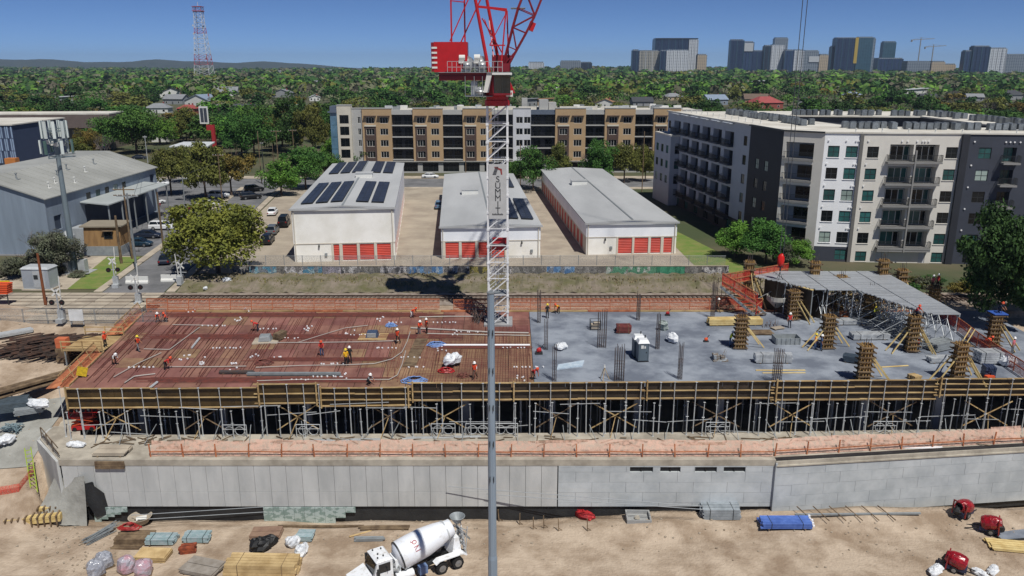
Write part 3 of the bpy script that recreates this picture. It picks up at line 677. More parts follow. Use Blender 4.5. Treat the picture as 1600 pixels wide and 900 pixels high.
# ================================================================ storage buildings
st_white = M('storage_white', '#f2f1ec', .7, col2='#e2e0d8', scale=.25, detail=5)
st_blue = M('storage_white_upper', '#eef1f6', .6, col2='#e0e4ea', scale=.25, detail=5)
st_red = M('door_red', '#c8402f', .55, col2='#b5382a', scale=.5, rnd=.07)
st_beige = M('storage_beige', '#cfc8ba', .8, var=.1)
solar = M('solar_glass', '#2a2e38', .4, col2='#343a46', scale=.8, rnd=.1, spec=.35)
def door_mesh(w_, h):
    def f():
        b = MB(); n = 9
        for k in range(n):
            z = h*k/n; b.xprism([(0, z), (-.05, z+h/n*.3), (-.05, z+h/n*.7), (0, z+h/n), (.05, z+h/n), (.05, z)], -w_/2, w_/2)
        return b.mesh('roll_up_door', st_red)
    return shared(('door', w_, h), f)
def storage(label, x, y, rz, W, Ln, H, doors, arrays, vents, up=3.0, lite=False):
    t = thing('storage_building', label, 'storage building', (x, y, 0), rz, None)
    ops = [(a, b, .12, 2.75, .25) for a, b in doors]
    pt, an = facade(t, (0, 0), (W, 0), 0, up, st_white, ops, name='wall')
    facade(t, (0, -.03), (W, -.03), up+.02, H-.15, st_blue if lite else st_white, name='upper_wall')
    MB().box(-.02, W+.02, -.08, -.005, up-.06, up+.06).obj('trim', st_beige, t)
    for a, b in doors:
        O('roll_up_door', door_mesh(round(b-a-.06, 2), 2.5), t, ((a+b)/2, .12, .18), 0)
    for a, b in zip([doors[0][0]-.35]+[d[1] for d in doors], [d[0] for d in doors]+[doors[-1][1]+.3]):
        if b-a > .1: MB().box(a+.03, b-.03, -.07, -.004, 0, 2.9).obj('door_post', st_beige, t)
    for side in (0, 1):
        nd = int(Ln/4.2); ops = [(2+4.1*k, 2+4.1*k+2.7, .12, 2.6, .2) for k in range(nd)]
        A, B = ((0, Ln), (0, 0)) if side == 0 else ((W, 0), (W, Ln))
        pt, an = facade(t, A, B, 0, up, st_beige if side == 0 else st_white, ops, name='side_wall')
        for o in ops: O('roll_up_door', door_mesh(2.64, 2.4), t, pt((o[0]+o[1])/2, .18, -.1), an)
        nn = int(Ln/6)
        for k in range(nn):
            u0, u1 = Ln*k/nn, Ln*(k+1)/nn; c = pt((u0+u1)/2, 0, .02)
            piece('wall_panel', st_blue, t, (c.x, c.y, (up+H-.15)/2), (u1-u0-.06, .06, H-.2-up), an)
    MB().box(.05, W-.05, .05, Ln-.05, up, H-.2).obj('core', st_white, t)
    for u in (.25, W-.3): MB().box(u-.06, u+.06, -.2, -.09, 0, H-.3).obj('downpipe', st_beige, t)
    MB().box(-.12, .12, -.3, -.09, 0, .3).box(-.05, .05, -.2, -.09, .3, .5).obj('wall_lamp', frame_dark, t, (doors[0][0]-2.2 if doors[0][0] > 3 else W-3, 0, up-.55)); MB().box(-.2, .2, -.2, -.035, 0, .5).obj('meter_box', galv_dull, t, (doors[0][0]-1.2 if doors[0][0] > 3 else W-1.4, 0, .9))
    facade(t, (W, Ln), (0, Ln), 0, H-.15, st_white, name='rear_wall')
    ov = .25; rise = .45; MB().xprism([(.0, H-.22), (W, H-.22), (W/2, H+rise-.24)], -.04, .3, 'y').obj('gable', st_blue if lite else st_white, t)
    b = MB(); b.xprism([(-ov, H-.2), (W/2, H+rise-.2), (W+ov, H-.2), (W+ov, H), (W/2, H+rise), (-ov, H)], -ov, Ln+ov, 'y'); b.obj('roof', roof_grey, t)
    MB().box(-.35, W+.35, -.38, -.26, H-.28, H+.03).obj('fascia', roof_grey, t)
    def rz_at(u): return H+rise*(1-abs(u-W/2)/(W/2))
    MB().bar((W/2, -.25, H+rise+.04), (W/2, Ln+.25, H+rise+.04), .3, .06).obj('ridge_cap', galv_dull, t)
    for (u, v) in vents:
        z = rz_at(u)-.15
        o = MB().box(-1.6, 1.6, -1.2, 1.2, 0, .95).obj('roof_hatch', frame_white, t, (u, v, z)); MB().box(-1.7, 1.7, -1.3, 1.3, .955, 1.05).obj('lid', roof_grey, o)
    for (u0, u1, v0, v1) in arrays:
        s = math.atan2(rise, W/2)*(1 if u1 <= W/2 else -1); a = rz_at(u0)+.25; c = rz_at(u1)+.25
        b = MB(); b.hexa([(u0, v0, a-.06), (u1, v0, c-.06), (u1, v1, c-.06), (u0, v1, a-.06), (u0, v0, a), (u1, v0, c), (u1, v1, c), (u0, v1, a)]); bm = b.mesh('array_frame', frame_dark); o = O('solar_array', bm, t)
        nv = max(3, int((v1-v0)/1.65)); nu = 2
        for i in range(nu):
            for j in range(nv):
                ua, ub = u0+(u1-u0)*i/nu+.04, u0+(u1-u0)*(i+1)/nu-.04; va, vb = v0+(v1-v0)*j/nv+.04, v0+(v1-v0)*(j+1)/nv-.04
                za, zb = a+(c-a)*(ua-u0)/(u1-u0), a+(c-a)*(ub-u0)/(u1-u0)
                MB().hexa([(ua, va, za+.005), (ub, va, zb+.005), (ub, vb, zb+.005), (ua, vb, za+.005), (ua, va, za+.035), (ub, va, zb+.035), (ub, vb, zb+.035), (ua, vb, za+.035)]).obj('panel', solar, o)
    return t
W1 = 15.8
storage('tall white storage building with ten solar arrays and red doors, left of the three', -34.4, 123.4, R(6), W1, 60, 8.6, [(6.1, 7.0), (7.5, 9.75), (10.2, 12.45), (12.9, 15.1)],
        [(1.0+2.35*k, 2.9+2.35*k, 3, 26) for k in range(3)]+[(9.7+2.45*k, 11.7+2.45*k, 3, 26) for k in range(2)]+[(1.2+2.35*k, 3.1+2.35*k, 40, 59) for k in range(3)]+[(9.7+2.45*k, 11.7+2.45*k, 40, 59) for k in range(2)], [(8.9, 33.5)], up=2.95)
storage('low white storage building behind the crane mast, middle of the three', -11.3, 125.5, R(4), 15.9, 64, 5.4, [(.6, 2.75), (3.2, 5.4), (5.9, 7.9), (8.0, 10.1)], [(10.7, 12.7, 4, 25), (13.2, 15.2, 4, 25), (12.2, 14.6, 40, 60)], [(5.2, 32), ], up=2.95, lite=True)
storage('low white storage building with bare grey roof, right of the three', 12.2, 128.6, R(4), 15.0, 70, 5.4, [(5.3, 7.6), (8.0, 10.3), (10.75, 12.4), (12.9, 14.3)], [], [(5.0, 42)], up=2.95, lite=True)
# ================================================================ brown apartment block behind
tan = M('tan_stucco', '#ac9270', .85, var=.08, scale=.4); brown = M('brown_brick', '#51413b', .9, var=.2, scale=2); ash = M('ash_stucco', '#a9a9a6', .85, var=.08)
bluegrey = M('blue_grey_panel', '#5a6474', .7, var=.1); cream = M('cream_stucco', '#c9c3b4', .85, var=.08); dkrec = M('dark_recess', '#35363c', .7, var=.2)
mid = thing('apartment_block', 'long tan and brown apartment block with balconies behind the storage buildings', 'apartment block', (-50, 234, 0), R(1))
PXM = 0.1905; 
def mu(px): return (px-530)*PXM
levels = [(14.15, 15.95), (10.9, 12.7), (7.65, 9.45), (4.4, 6.2)]
bays = [('cream', 530, 551), ('grey', 551, 567), ('tan', 567, 611), ('bal', 611, 643), ('tan', 643, 688), ('bal', 688, 718), ('tan', 718, 762), ('bal', 762, 794), ('white', 794, 821), ('bal', 821, 858), ('tan', 858, 904), ('bal', 904, 933), ('tan', 933, 979), ('bal', 979, 1007), ('tan', 1007, 1050), ('bal', 1050, 1080)]
wht = M('white_stucco', '#c6c8cc', .85, var=.08)
for kind, a, c in bays:
    u0, u1 = mu(a), mu(c); W = u1-u0
    if kind in ('tan', 'white', 'grey', 'cream'):
        ops = []; 
        if kind == 'tan': cols = (W*.27, W*.74)
        elif kind == 'white': cols = (W*.36, W*.8)
        elif kind == 'grey': cols = (W*.7,)
        else: cols = (W*.5,)
        ww = {'tan': 2.3, 'white': 1.9, 'grey': .9, 'cream': 2.6}[kind]
        for cx in cols:
            for (v0, v1) in levels: ops.append((cx-ww/2, cx+ww/2, v0, v1+(.6 if kind == 'cream' else 0), .9 if kind == 'cream' else .18))
        top = 19.2 if kind == 'cream' else 18.3
        mt = {'tan': tan, 'white': wht, 'grey': ash, 'cream': cream}[kind]; y = {'tan': -.5, 'white': -.2, 'grey': 0, 'cream': -.9}[kind]
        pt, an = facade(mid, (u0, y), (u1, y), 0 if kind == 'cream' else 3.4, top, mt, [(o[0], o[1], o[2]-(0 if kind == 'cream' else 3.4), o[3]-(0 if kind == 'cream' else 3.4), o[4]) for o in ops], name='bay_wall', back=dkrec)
        facade(mid, (u1, y), (u1, 1.5), 0 if kind == 'cream' else 3.4, top, mt, name='bay_side'); facade(mid, (u0, 1.5), (u0, y), 0 if kind == 'cream' else 3.4, top, mt, name='bay_side')
        for o in ops: window(mid, pt((o[0]+o[1])/2, o[2]-(0 if kind == 'cream' else 3.4), -min(.14, o[4])), an, round(ww, 2), round(o[3]-o[2], 2), frame_white if kind != 'cream' else frame_dark, 2 if kind == 'tan' else 0, glass=win_dark)
        if kind == 'tan':
            # dark brick panel round the lower left windows, pale band above it, canopy strips on top
            cx = cols[0]; w2_ = 3.3
            pt2, an2 = facade(mid, (u0+cx-w2_/2, y-.1), (u0+cx+w2_/2, y-.1), 3.5, 13.3, brown, [(w2_/2-ww/2, w2_/2+ww/2, v0-3.5, v1-3.5, -.1) for v0, v1 in levels[1:]], name='brick_panel')
            MB().box(u0+cx-w2_/2, u0+cx+w2_/2, y-.3, y-.005, 13.31, 13.75).obj('band', cream, mid)
            for c2 in cols: MB().box(u0+c2-1.75, u0+c2+1.75, y-.9, y-.004, 16.15, 16.35).obj('canopy', brown, mid)
        MB().box(u0-.05, u1+.05, y-.12, 1.5, top+.001, top+.18).obj('coping', ash, mid)
    else:
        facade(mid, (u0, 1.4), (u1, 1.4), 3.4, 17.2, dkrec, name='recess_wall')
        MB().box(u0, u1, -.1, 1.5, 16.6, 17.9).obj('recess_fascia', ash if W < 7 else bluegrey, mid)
        for (v0, v1) in levels:
            MB().box(u0+.02, u1-.02, -.4, 1.38, v0-.75, v0-.5).obj('balcony_slab', ash, mid)
            O('railing', railing_mesh(round(W-.1, 2), frame_dark, .3), mid, ((u0+u1)/2, -.35, v0-.5))
            for cx in (.27, .73): window(mid, (u0+W*cx, 1.32, v0-.48), 0, 2.0, 2.3, frame_dark, 0, glass=win_dark)
U1 = mu(1080)
MB().box(0, U1, 1.52, 18, 0, 17.4).obj('body', ash, mid); MB().box(.2, U1, 1.7, 18, 17.41, 17.6).obj('roof', roof_white, mid)
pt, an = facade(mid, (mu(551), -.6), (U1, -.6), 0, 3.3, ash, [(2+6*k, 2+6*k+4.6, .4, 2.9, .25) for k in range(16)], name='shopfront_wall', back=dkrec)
for k in range(16): window(mid, pt(4.3+6*k, .4, -.2), an, 4.6, 2.5, frame_dark, 2, glass=win_dark)
MB().box(mu(551), U1, -1.2, 1.5, 3.301, 3.39).obj('shop_roof', ash, mid)
gl = M('glass_blue', '#5d7f95', .15, var=.3, scale=.3, spec=.7)
for k in range(5): MB().box(-2.0, -.06, -.7, 4, .2+3.4*k, 3.5+3.4*k).obj('glass_panel', gl, mid)
MB().box(-2.6, -.06, -1.2, 4.4, 17.21, 17.5).obj('corner_roof', bluegrey, mid); MB().box(-2.0, -.06, -.7, 4, 17.51, 19).obj('corner_top', bluegrey, mid)
rq = random.Random(4)
for k in range(44):
    x = rq.uniform(12, U1-2); y = rq.uniform(5, 16); s = rq.uniform(.8, 2.2)
    MB().box(-s/2, s/2, -.6, .6, 0, rq.uniform(.7, 1.3)).obj('air_conditioner' if k % 4 else 'roof_vent', (galv_dull, frame_white, galv)[k % 3], mid, (x, y, 17.6))
for k in range(9):
    MB().box(0, 5.2, 0, .15, 0, 1.1).obj('parapet_screen', roof_white, mid, (28+6*k, 4+(k % 2)*1.2, 17.6))
MB().box(58, 60.6, 3, 7, 17.6, 20.6).box(60.8, 63, 4, 8, 17.6, 19.8).obj('stair_tower', ash, mid); MB().box(53, 54.6, 5, 8, 17.6, 21).obj('stair_tower', ash, mid)
# ================================================================ dark and white apartment block on the right
ap = thing('apartment_block', 'big dark and white apartment block with stacked balconies on the right', 'apartment block', (48, 124, 0))
ZR = 20.1
pA, pB, pC, pD, pE, pF, pG = [Vector(q)-Vector((48, 124)) for q in ((35.6, 186), (41.4, 141), (43, 128.4), (48.1, 124.6), (53.4, 123.7), (68.3, 122.6), (96, 118.5))]
navy = M('navy_panel', '#3a4150', .7, var=.12, scale=.4); charcoal = M('charcoal_panel', '#2a2d35', .7, var=.15, scale=.4); bwhite = M('apt_white', '#f0f1f2', .8, var=.05); bbeige = M('apt_beige', '#d8d4cb', .8, var=.06); slate = M('slate_panel', '#3d424e', .75, var=.12, scale=.5); concg = M('balcony_concrete', '#8c8b89', .8, var=.12); sidew = M('side_white', '#aab0ba', .8, var=.06)
wc = [16.45-3.35*k for k in range(5)]           # window sills per storey
def balcony(parent, pt, an, u0, u1, v, proj, m=concg):
    W = u1-u0; c = pt((u0+u1)/2, v, 0); n = Vector((math.sin(an), -math.cos(an), 0))
    o = O('balcony', shared(('bslab', round(W, 2), proj, m.name), lambda: MB().box(-W/2, W/2, -proj, .9, -.28, 0).mesh('balcony', m)), parent, c, an)
    O('railing', railing_mesh(round(W-.06, 2), frame_dark, .13), o, (0, -proj+.04, 0))
    if proj > .5:
        for s in (-1, 1): O('railing', railing_mesh(round(proj-.06, 2), frame_dark, .13), o, (s*(W/2-.04), -proj/2, 0), math.pi/2)
    return o
# left face: white grid with dark recesses
W = (pB-pA).length
ops = []; cols = [(4.5+5.9*k, 4.5+5.9*k+4.3) for k in range(6)]
for (a, c) in cols:
    for s in wc: ops.append((a, c, s-.75, s+1.95, 1.1))
for s in wc:
    for cu in (1.4, W-1.9): ops.append((cu-.75, cu+.75, s, s+1.7, .15))
pt, an = facade(ap, pA, pB, 3.0, ZR, sidew, [(o[0], o[1], o[2]-3, o[3]-3, o[4]) for o in ops], name='side_wall', back=navy)
for o in ops:
    if o[4] > .5:
        balcony(ap, pt, an, o[0], o[1], o[2]-3+.26, .9, navy)
        window(ap, pt((o[0]+o[1])/2-.7, o[2]-3+.3, -1.08), an, 1.6, 2.1, frame_dark, 0, glass=win_dark); window(ap, pt((o[0]+o[1])/2+1.2, o[2]-3+.3, -1.08), an, .95, 2.2, frame_white, 3, glass=win_dark)
    else: window(ap, pt((o[0]+o[1])/2, o[2]-3, -.13), an, 1.5, 1.7, frame_dark)
for (a, c) in cols: MB().obox(pt((a+c)/2, 16.95, .5)+Vector((0, 0, 0)), (4.2, 1.0, .12), an).obj('canopy', sidew, ap)
pt, an = facade(ap, pA, pB, 0, 2.98, charcoal, [(2+5.9*k, 4.2+5.9*k, .3, 2.5, .2) for k in range(7)], name='base_wall')
for k in range(7): window(ap, pt(3.1+5.9*k, .3, -.17), an, 2.2, 2.2, frame_dark, 0)
# black bay
W = (pC-pB).length; ops = [(cu-.7, cu+.7, s, s+1.7, .15) for s in wc[1:] for cu in (3.6, 7.2)]
pt, an = facade(ap, pB, pC, 0, ZR, charcoal, ops, name='black_wall')
for o in ops: window(ap, pt((o[0]+o[1])/2, o[2], -.13), an, 1.4, 1.7, frame_dark, 1, glass=win_blind if wr.random() < .6 else win_dark)
# chamfered corner tower with recessed balconies
W = (pD-pC).length; ops = [(.5, W-1.5, s-.75, s+2.05, 2.0) for s in wc]
pt, an = facade(ap, pC, pD, 0, ZR, bbeige, ops, name='corner_wall', back=M('corner_back', '#8d98a6', .8, var=.08))
for o in ops:
    balcony(ap, pt, an, o[0]-.3, o[1]+.1, o[2]+.27, .25); window(ap, pt(3.4, o[2]+.5, -1.9), an, 2.7, 1.9, frame_dark, 0, glass=win_dark)
# white bay
W = (pE-pD).length; ops = [(cu-.85, cu+.85, s, s+1.75, .16) for s in wc for cu in (W*.27, W*.76)]
pt, an = facade(ap, pD, pE, 2.4, ZR, bwhite, [(o[0], o[1], o[2]-2.4, o[3]-2.4, o[4]) for o in ops], name='white_wall')
for o in ops: window(ap, pt((o[0]+o[1])/2, o[2]-2.4, -.13), an, 1.7, 1.75, frame_dark, 1, sill=bwhite)
pt, an = facade(ap, pD, pE, 0, 2.38, slate, [(W*.6, W*.6+1.7, .3, 2.0, .15)], name='base_wall'); window(ap, pt(W*.6+.85, .3, -.13), an, 1.7, 1.7, frame_dark, 1, glass=win_teal)
# beige bay with the double balcony stack
W = (pF-pE).length; bu0, bu1 = W*.29, W*.775; bm = (bu0+bu1)/2
MB().obox(pt(W-0, 0, 0)*0+Vector((pE.x, pE.y, ZR/2)), (.5, .5, ZR), an).obj('pilaster', M('pilaster', '#6e6c69', .8, var=.1), ap)
ops = []
for s in wc: ops += [(bu0, bm-.12, s-.75, s+2.05, 1.5), (bm+.12, bu1, s-.75, s+2.05, 1.5), (1.0, 2.7, s, s+1.7, .16), (W-2.3, W-.6, s, s+1.7, .16)]
ops += [(1.0, 2.7, .15, 1.75, .16), (W-2.3, W-.6, .15, 1.75, .16), (bu0-.2, bu0+.8, .02, 2.05, .16), (bu1-.9, bu1+.1, .02, 2.05, .16)]
pt, an = facade(ap, pE, pF, 0, ZR, bbeige, ops, name='beige_wall', back=slate)
for o in ops:
    w_ = o[1]-o[0]
    if o[4] > 1:
        window(ap, pt(o[0]+w_*.45, o[2]+.3, -1.42), an, 2.0, 2.2, frame_white, 0, glass=win_teal if wr.random() < .6 else win_dark); window(ap, pt(o[0]+w_*.85, o[2]+.3, -1.42), an, .85, 2.2, frame_white, 3)
    elif w_ < 1.2: MB().obox(pt((o[0]+o[1])/2, 1.03, -.1), (.95, .06, 1.95), an).obj('door', wht, ap)
    else: window(ap, pt((o[0]+o[1])/2, o[2], -.13), an, 1.7, round(o[3]-o[2], 2), frame_dark, 1, glass=win_teal if wr.random() < .75 else win_dark, sill=bbeige)
for s in wc:
    balcony(ap, pt, an, bu0-.4, bm-.02, s-.75+.25, .95); balcony(ap, pt, an, bm+.02, bu1+.4, s-.75+.25, .95)
MB().obox(pt(bm, 9.8, .85), (.22, .3, 15.8), an).obj('mullion', concg, ap)
MB().obox(pt((bu0+bu1)/2, 1.95+.25, .5), (bu1-bu0+.8, .8, .5), an).obj('balcony_beam', concg, ap)
# dark bay on the right
W = (pG-pF).length; ops = []
for c0 in (3.3, 11.0, 18.7):
    for s in wc: ops += [(c0-.9, c0+.9, s, s+1.7, .16), (c0+2.6, c0+4.4, s-.7, s+1.75, .9)]
    ops.append((c0-.9, c0+.9, .2, 1.8, .16))
pt, an = facade(ap, pF, pG, 0, ZR, slate, ops, name='dark_wall', back=charcoal)
for o in ops:
    if o[4] > .5: balcony(ap, pt, an, o[0]-.25, o[1]+.35, o[2]+.26, 1.25); window(ap, pt((o[0]+o[1])/2, o[2]+.3, -.85), an, 1.5, 2.1, frame_dark, 0)
    else: window(ap, pt((o[0]+o[1])/2, o[2], -.13), an, 1.8, round(o[3]-o[2], 2), frame_dark, 1)
MB().obox(Vector((pF.x+.25, pF.y+.0, ZR/2)), (1.0, 1.1, ZR+.05), an).obj('corner_pier', charcoal, ap)
# little round wall lights
vm = M('vent_cap', '#e8e8e8', .5, var=.02); vmesh = MB().tube((0, 0, 0), (0, -.12, 0), .13, n=8).mesh('wall_vent', vm)
for (a, c, us) in ((pD, pE, (.6, 3.2, 4.6, 4.95)), (pE, pF, (1.0, 6.0, 6.8, 8.2, 9.0, 9.4, 9.9)), (pF, pG, (1.6, 6.0, 6.6, 7.2, 8.0))):
    d = (c-a).normalized(); n = Vector((d.y, -d.x))
    for k, s in enumerate([19.0]+[x_+2.35 for x_ in wc[1:]]):
        for u in (us if k == 0 else us[:1]+us[-2:]*(a is pD)):
            q = a+d*u+n*.02; O('wall_vent', vmesh, ap, (q.x, q.y, s), math.atan2(d.y, d.x))
# roof ring with parapets and court
def ring(poly, h0, h1, m, nm): return MB().prism([(p.x, p.y) for p in poly], h0, h1).obj(nm, m, ap)
V2 = lambda x, y: Vector((x-48, y-124))
inn = Vector((15.5, .8))
lw = [pA+Vector((.1, 0)), pB+Vector((.1, 0)), pC+Vector((.1, .1)), pC+Vector((16, 12)), V2(58, 142), V2(52, 186)]
ring(lw, ZR-.3, ZR-.02, roof_white, 'roof'); ring([pC+Vector((.3, .3)), pD+Vector((0, .3)), pE+Vector((0, .3)), pF+Vector((0, .3)), pG+Vector((0, .3)), V2(97, 133.5), V2(58, 139)], ZR-.29, ZR-.01, roof_white, 'roof')
ring([V2(52, 172), V2(99, 166), V2(99, 186), V2(50, 188)], ZR-.31, ZR-.03, roof_white, 'roof'); ring([V2(84, 133), V2(99, 131), V2(99, 168), V2(84, 170)], ZR-.28, ZR-.015, roof_white, 'roof')
for (a, c) in ((V2(52.5, 172), V2(84.5, 169)), (V2(58, 142), V2(52.5, 172)), (V2(84.5, 169), V2(84.5, 134)), (V2(84.5, 134), V2(58, 140))): facade(ap, c, a, 6, ZR-.3, slate, name='court_wall')
ring([V2(50, 140), V2(90, 134), V2(90, 175), V2(50, 175)], 5.5, 6, roof_white, 'court_floor')
facade(ap, V2(50, 188), pA, 0, ZR-.3, slate, name='rear_wall'); facade(ap, V2(99, 186), V2(50, 188), 0, ZR-.3, slate, name='rear_wall'); facade(ap, pG, V2(99, 186), 0, ZR-.3, slate, name='rear_wall')
ch = [pA, pB, pC, pD, pE, pF, pG]
for a, c in zip(ch, ch[1:]):
    m_ = (a+c)/2; d = c-a; MB().obox((m_.x-d.normalized().y*-.1, m_.y+.1, ZR+.1), (d.length+.1, .5, .22), math.atan2(d.y, d.x)).obj('coping', frame_dark if a in (pB, pC) else roof_white, ap)
acm = shared('ac', lambda: MB().box(-.45, .45, -.45, .45, .15, 1.0).box(-.4, .4, -.4, .4, 1.0, 1.08).box(-.5, .5, -.5, .5, 0, .12).mesh('air_conditioner', M('ac_grey', '#7c8287', .5, .3, var=.3, scale=3, rnd=.3)))
def acrow(a, c, n, j=.15):
    for k in range(n):
        if rq.random() < .28: continue
        q = a.lerp(c, k/(n-1)); O('air_conditioner', acm, ap, (q.x+rq.uniform(-j, j), q.y+rq.uniform(-j, j), ZR), rq.uniform(-.1, .1))
acrow(V2(54, 134), V2(84, 129.5), 30); acrow(V2(54.5, 136), V2(84, 131.5), 26); acrow(V2(50.5, 141), V2(46, 176), 26); acrow(V2(52.5, 143), V2(48, 176), 24); acrow(V2(60, 172), V2(90, 168), 26); acrow(V2(60, 174), V2(90, 170), 22); acrow(V2(88, 168), V2(90, 138), 20); acrow(V2(86.5, 166), V2(88, 138), 18)
for k in range(26):
    q = (pA.lerp(pB, k/14)+Vector((3, 0))) if k < 14 else pE.lerp(pG, (k-14)/11)+Vector((0, 2.5)); MB().tube((0, 0, 0), (0, 0, .6), .09).tube((0, 0, .55), (0, 0, .65), .16).obj('vent_pipe', frame_white, ap, (q.x, q.y, ZR))
# lower wing behind the left end
lw_ = thing('low_wing', 'lower pale annex at the far left end of the dark apartment block', 'building', (33.2, 188, 0), R(-82))
def lowwing():
    Wd = 11; ops = [(1.2+3.4*k, 2.8+3.4*k, 4.8+3.3*j, 6.5+3.3*j, .15) for k in range(3) for j in range(3)]
    pt, an = facade(lw_, (0, 0), (Wd, 0), 0, 15.2, sidew, ops, name='wall')
    for o in ops: window(lw_, pt((o[0]+o[1])/2, o[2], -.12), an, 1.6, 1.7)
    ops = [(1.0+3.0*k, 2.5+3.0*k, 4.8+3.3*j, 6.5+3.3*j, .15) for k in range(1) for j in range(3)]
    pt, an = facade(lw_, (Wd, 0), (Wd, 4), 0, 15.2, sidew, ops, name='wall')
    for o in ops: window(lw_, pt((o[0]+o[1])/2, o[2], -.12), an, 1.5, 1.7)
    facade(lw_, (0, 4), (0, 0), 0, 15.2, sidew, name='wall'); MB().box(-.1, Wd+.1, -.1, 4.1, 15.2, 15.5).obj('roof', roof_white, lw_)
lowwing()
# ================================================================ tower crane
cr_red = M('crane_red', '#b5141c', .45, var=.12, scale=1.5); cr_dark = M('crane_dark_red', '#7c1220', .5, var=.15)
cr_white = M('crane_white', '#e4e5e6', .45, col2='#cfd1d2', scale=1.2); mach = M('machine_grey', '#b9bcbd', .4, .4, var=.3, scale=2); cabglass = M('cab_glass', '#1c2327', .08, var=.2, spec=.8)
CX, CY = -1.65, 92.5
cr = thing('tower_crane', 'red luffing tower crane on white lattice mast with SUMMIT banner', 'tower crane', (CX, CY, 0))
def mast_section():
    b = MB(); h = 2.0; r = 1.13
    for sx in (-1, 1):
        for sy in (-1, 1): b.box(sx*r-.11, sx*r+.11, sy*r-.11, sy*r+.11, 0, h); b.box(sx*r-.16, sx*r+.16, sy*r-.16, sy*r+.16, -.12, .12)
    for s in (-1, 1):
        b.bar((-r, s*r, .1), (r, s*r, .1), .09); b.bar((s*r, -r, .1), (s*r, r, .1), .09)
        b.bar((-r, s*r, .1), (r, s*r, h+.05), .11); b.bar((s*r, -r, .1), (s*r, r, h+.05), .1); b.bar((-r, s*r, h*.5+.1), (-r+.9, s*r, h*.93), .05)
    return b.mesh('mast_section', cr_white)
ms = mast_section()
for k in range(13): O('mast_section', ms, cr, (0, 0, -.3+2.0*k))
b = MB(); b.bar((-.35, .3, -.3), (-.35, .3, 25.5), .05).bar((.05, .3, -.3), (.05, .3, 25.5), .05)
for k in range(60): b.bar((-.35, .3, k*.42), (.05, .3, k*.42), .035)
b.obj('ladder', galv, cr)
for k in range(4): MB().box(-1.0, 1.0, -.8, .9, 0, .06).obj('platform', galv_dull, cr, (0, 0, 3.8+6*k))
MB().box(-1.7, 1.7, -1.7, 1.7, -.4, .25).obj('base', colconc, cr)
fence = MB()
for k in range(26):
    a = random.uniform(0, 6.28); fence.bar((random.uniform(-3.4, -1.5), random.uniform(-.8, 1.4), .0), (random.uniform(-3.4, -1.3), random.uniform(-.8, 1.6), random.uniform(.6, 1.6)), .05)
fo = fence.obj('bent_bars', rebar_dark, None, (CX, CY, .02)); tag(fo, 'tangle of dark bent bars piled against the crane base', 'rebar')
# banner
banner = M('banner_mesh', '#b9bab9', .8, var=.1, scale=1.5); ink = M('banner_ink', '#37393c', .7, var=0)
MB().box(-1.02, 1.02, -1.32, -1.30, 13.0, 19.3).obj('banner', banner, cr)
for k, ch_ in enumerate('SUMMIT'):
    o = O('letter', text_mesh(ch_, .98, ink), cr, (.03, -1.335, 17.55-.72*k), (math.pi/2, 0, 0))
b = MB()
for k in range(6): b.box(-.55+.06*k, -.15+.05*k, -1.345, -1.33, 18.1+.16*k, 18.2+.16*k)
b.obj('emblem', ink, cr); MB().add([(-.35, -1.34, 19.0), (.5, -1.34, 18.75), (.55, -1.34, 18.1), (.4, -1.34, 18.1), (.3, -1.34, 18.6), (-.3, -1.34, 18.8)], [(0, 5, 4, 3, 2, 1)]).obj('emblem', M('emblem_red', '#8e3a38', .7, var=0), cr)
b = MB()
for k in range(11): b.box(-.62+.115*k, -.54+.115*k, -1.345, -1.33, 13.45, 13.6+.04*(k % 3 == 0))
b.obj('small_print', ink, cr)
MB().box(-.9, .9, -.35, -.3, 9.1, 10.6).obj('sign', M('red_mesh_sign', '#a8222c', .7, var=.2, scale=3), cr, (.25, 0, 0))
# slewing part
MB().lathe([(1.3, 25.7), (1.42, 25.75), (1.42, 26.3), (1.25, 26.35), (1.25, 26.75), (1.5, 26.8), (1.5, 27.15)], 20).obj('slewing_ring', cr_red, cr, smooth=False)
b = MB(); b.box(-1.1, 1.15, -1.1, 1.1, 27.1, 29.1); b.hexa([(1.0, -1, 27.2), (2.0, -1, 27.1), (2.0, 1, 27.1), (1.0, 1, 27.2), (.6, -1, 29.4), (1.0, -1, 29.4), (1.0, 1, 29.4), (.6, 1, 29.4)]); b.obj('turntable', cr_red, cr)
o = MB().box(1.0, 1.75, -1.53, -1.5, 26.75, 27.4).obj('name_plate', frame_white, cr)
b = MB(); 
for k in range(4): b.box(1.08+.15*k, 1.18+.15*k, -1.545, -1.532, 26.95, 27.2)
b.obj('lettering', cr_red, o)
MB().box(-6.4, 1.3, -1.35, 1.35, 28.95, 29.35).box(-6.4, -1.0, -1.5, 1.5, 28.5, 28.95).obj('machinery_deck', cr_dark, cr)
MB().box(-6.4, 1.6, -1.9, -1.35, 29.3, 29.36).obj('walkway', galv_dull, cr)
b = MB()
for k in range(13): b.bar((-5.4+.5*k, -1.88, 29.36), (-5.4+.5*k, -1.88, 30.5), .045)
for z in (29.9, 30.5): b.bar((-5.4, -1.88, z), (.6, -1.88, z), .045)
b.obj('handrail', galv, cr)
for k in range(5): MB().box(-6.9, -3.25, -1.3+.52*k+.01, -1.3+.52*(k+1)-.01, 29.36, 32.55).obj('counterweight_block', cr_red, cr)
b = MB()
for k in range(5): b.box(-7.15, -6.55, -1.34, -1.31, 29.75+.52*k, 29.95+.52*k)
b.obj('stripe', frame_white, cr); MB().box(-7.2, -6.9, -1.3, 1.3, 29.4, 32.5).obj('end_plate', cr_dark, cr)
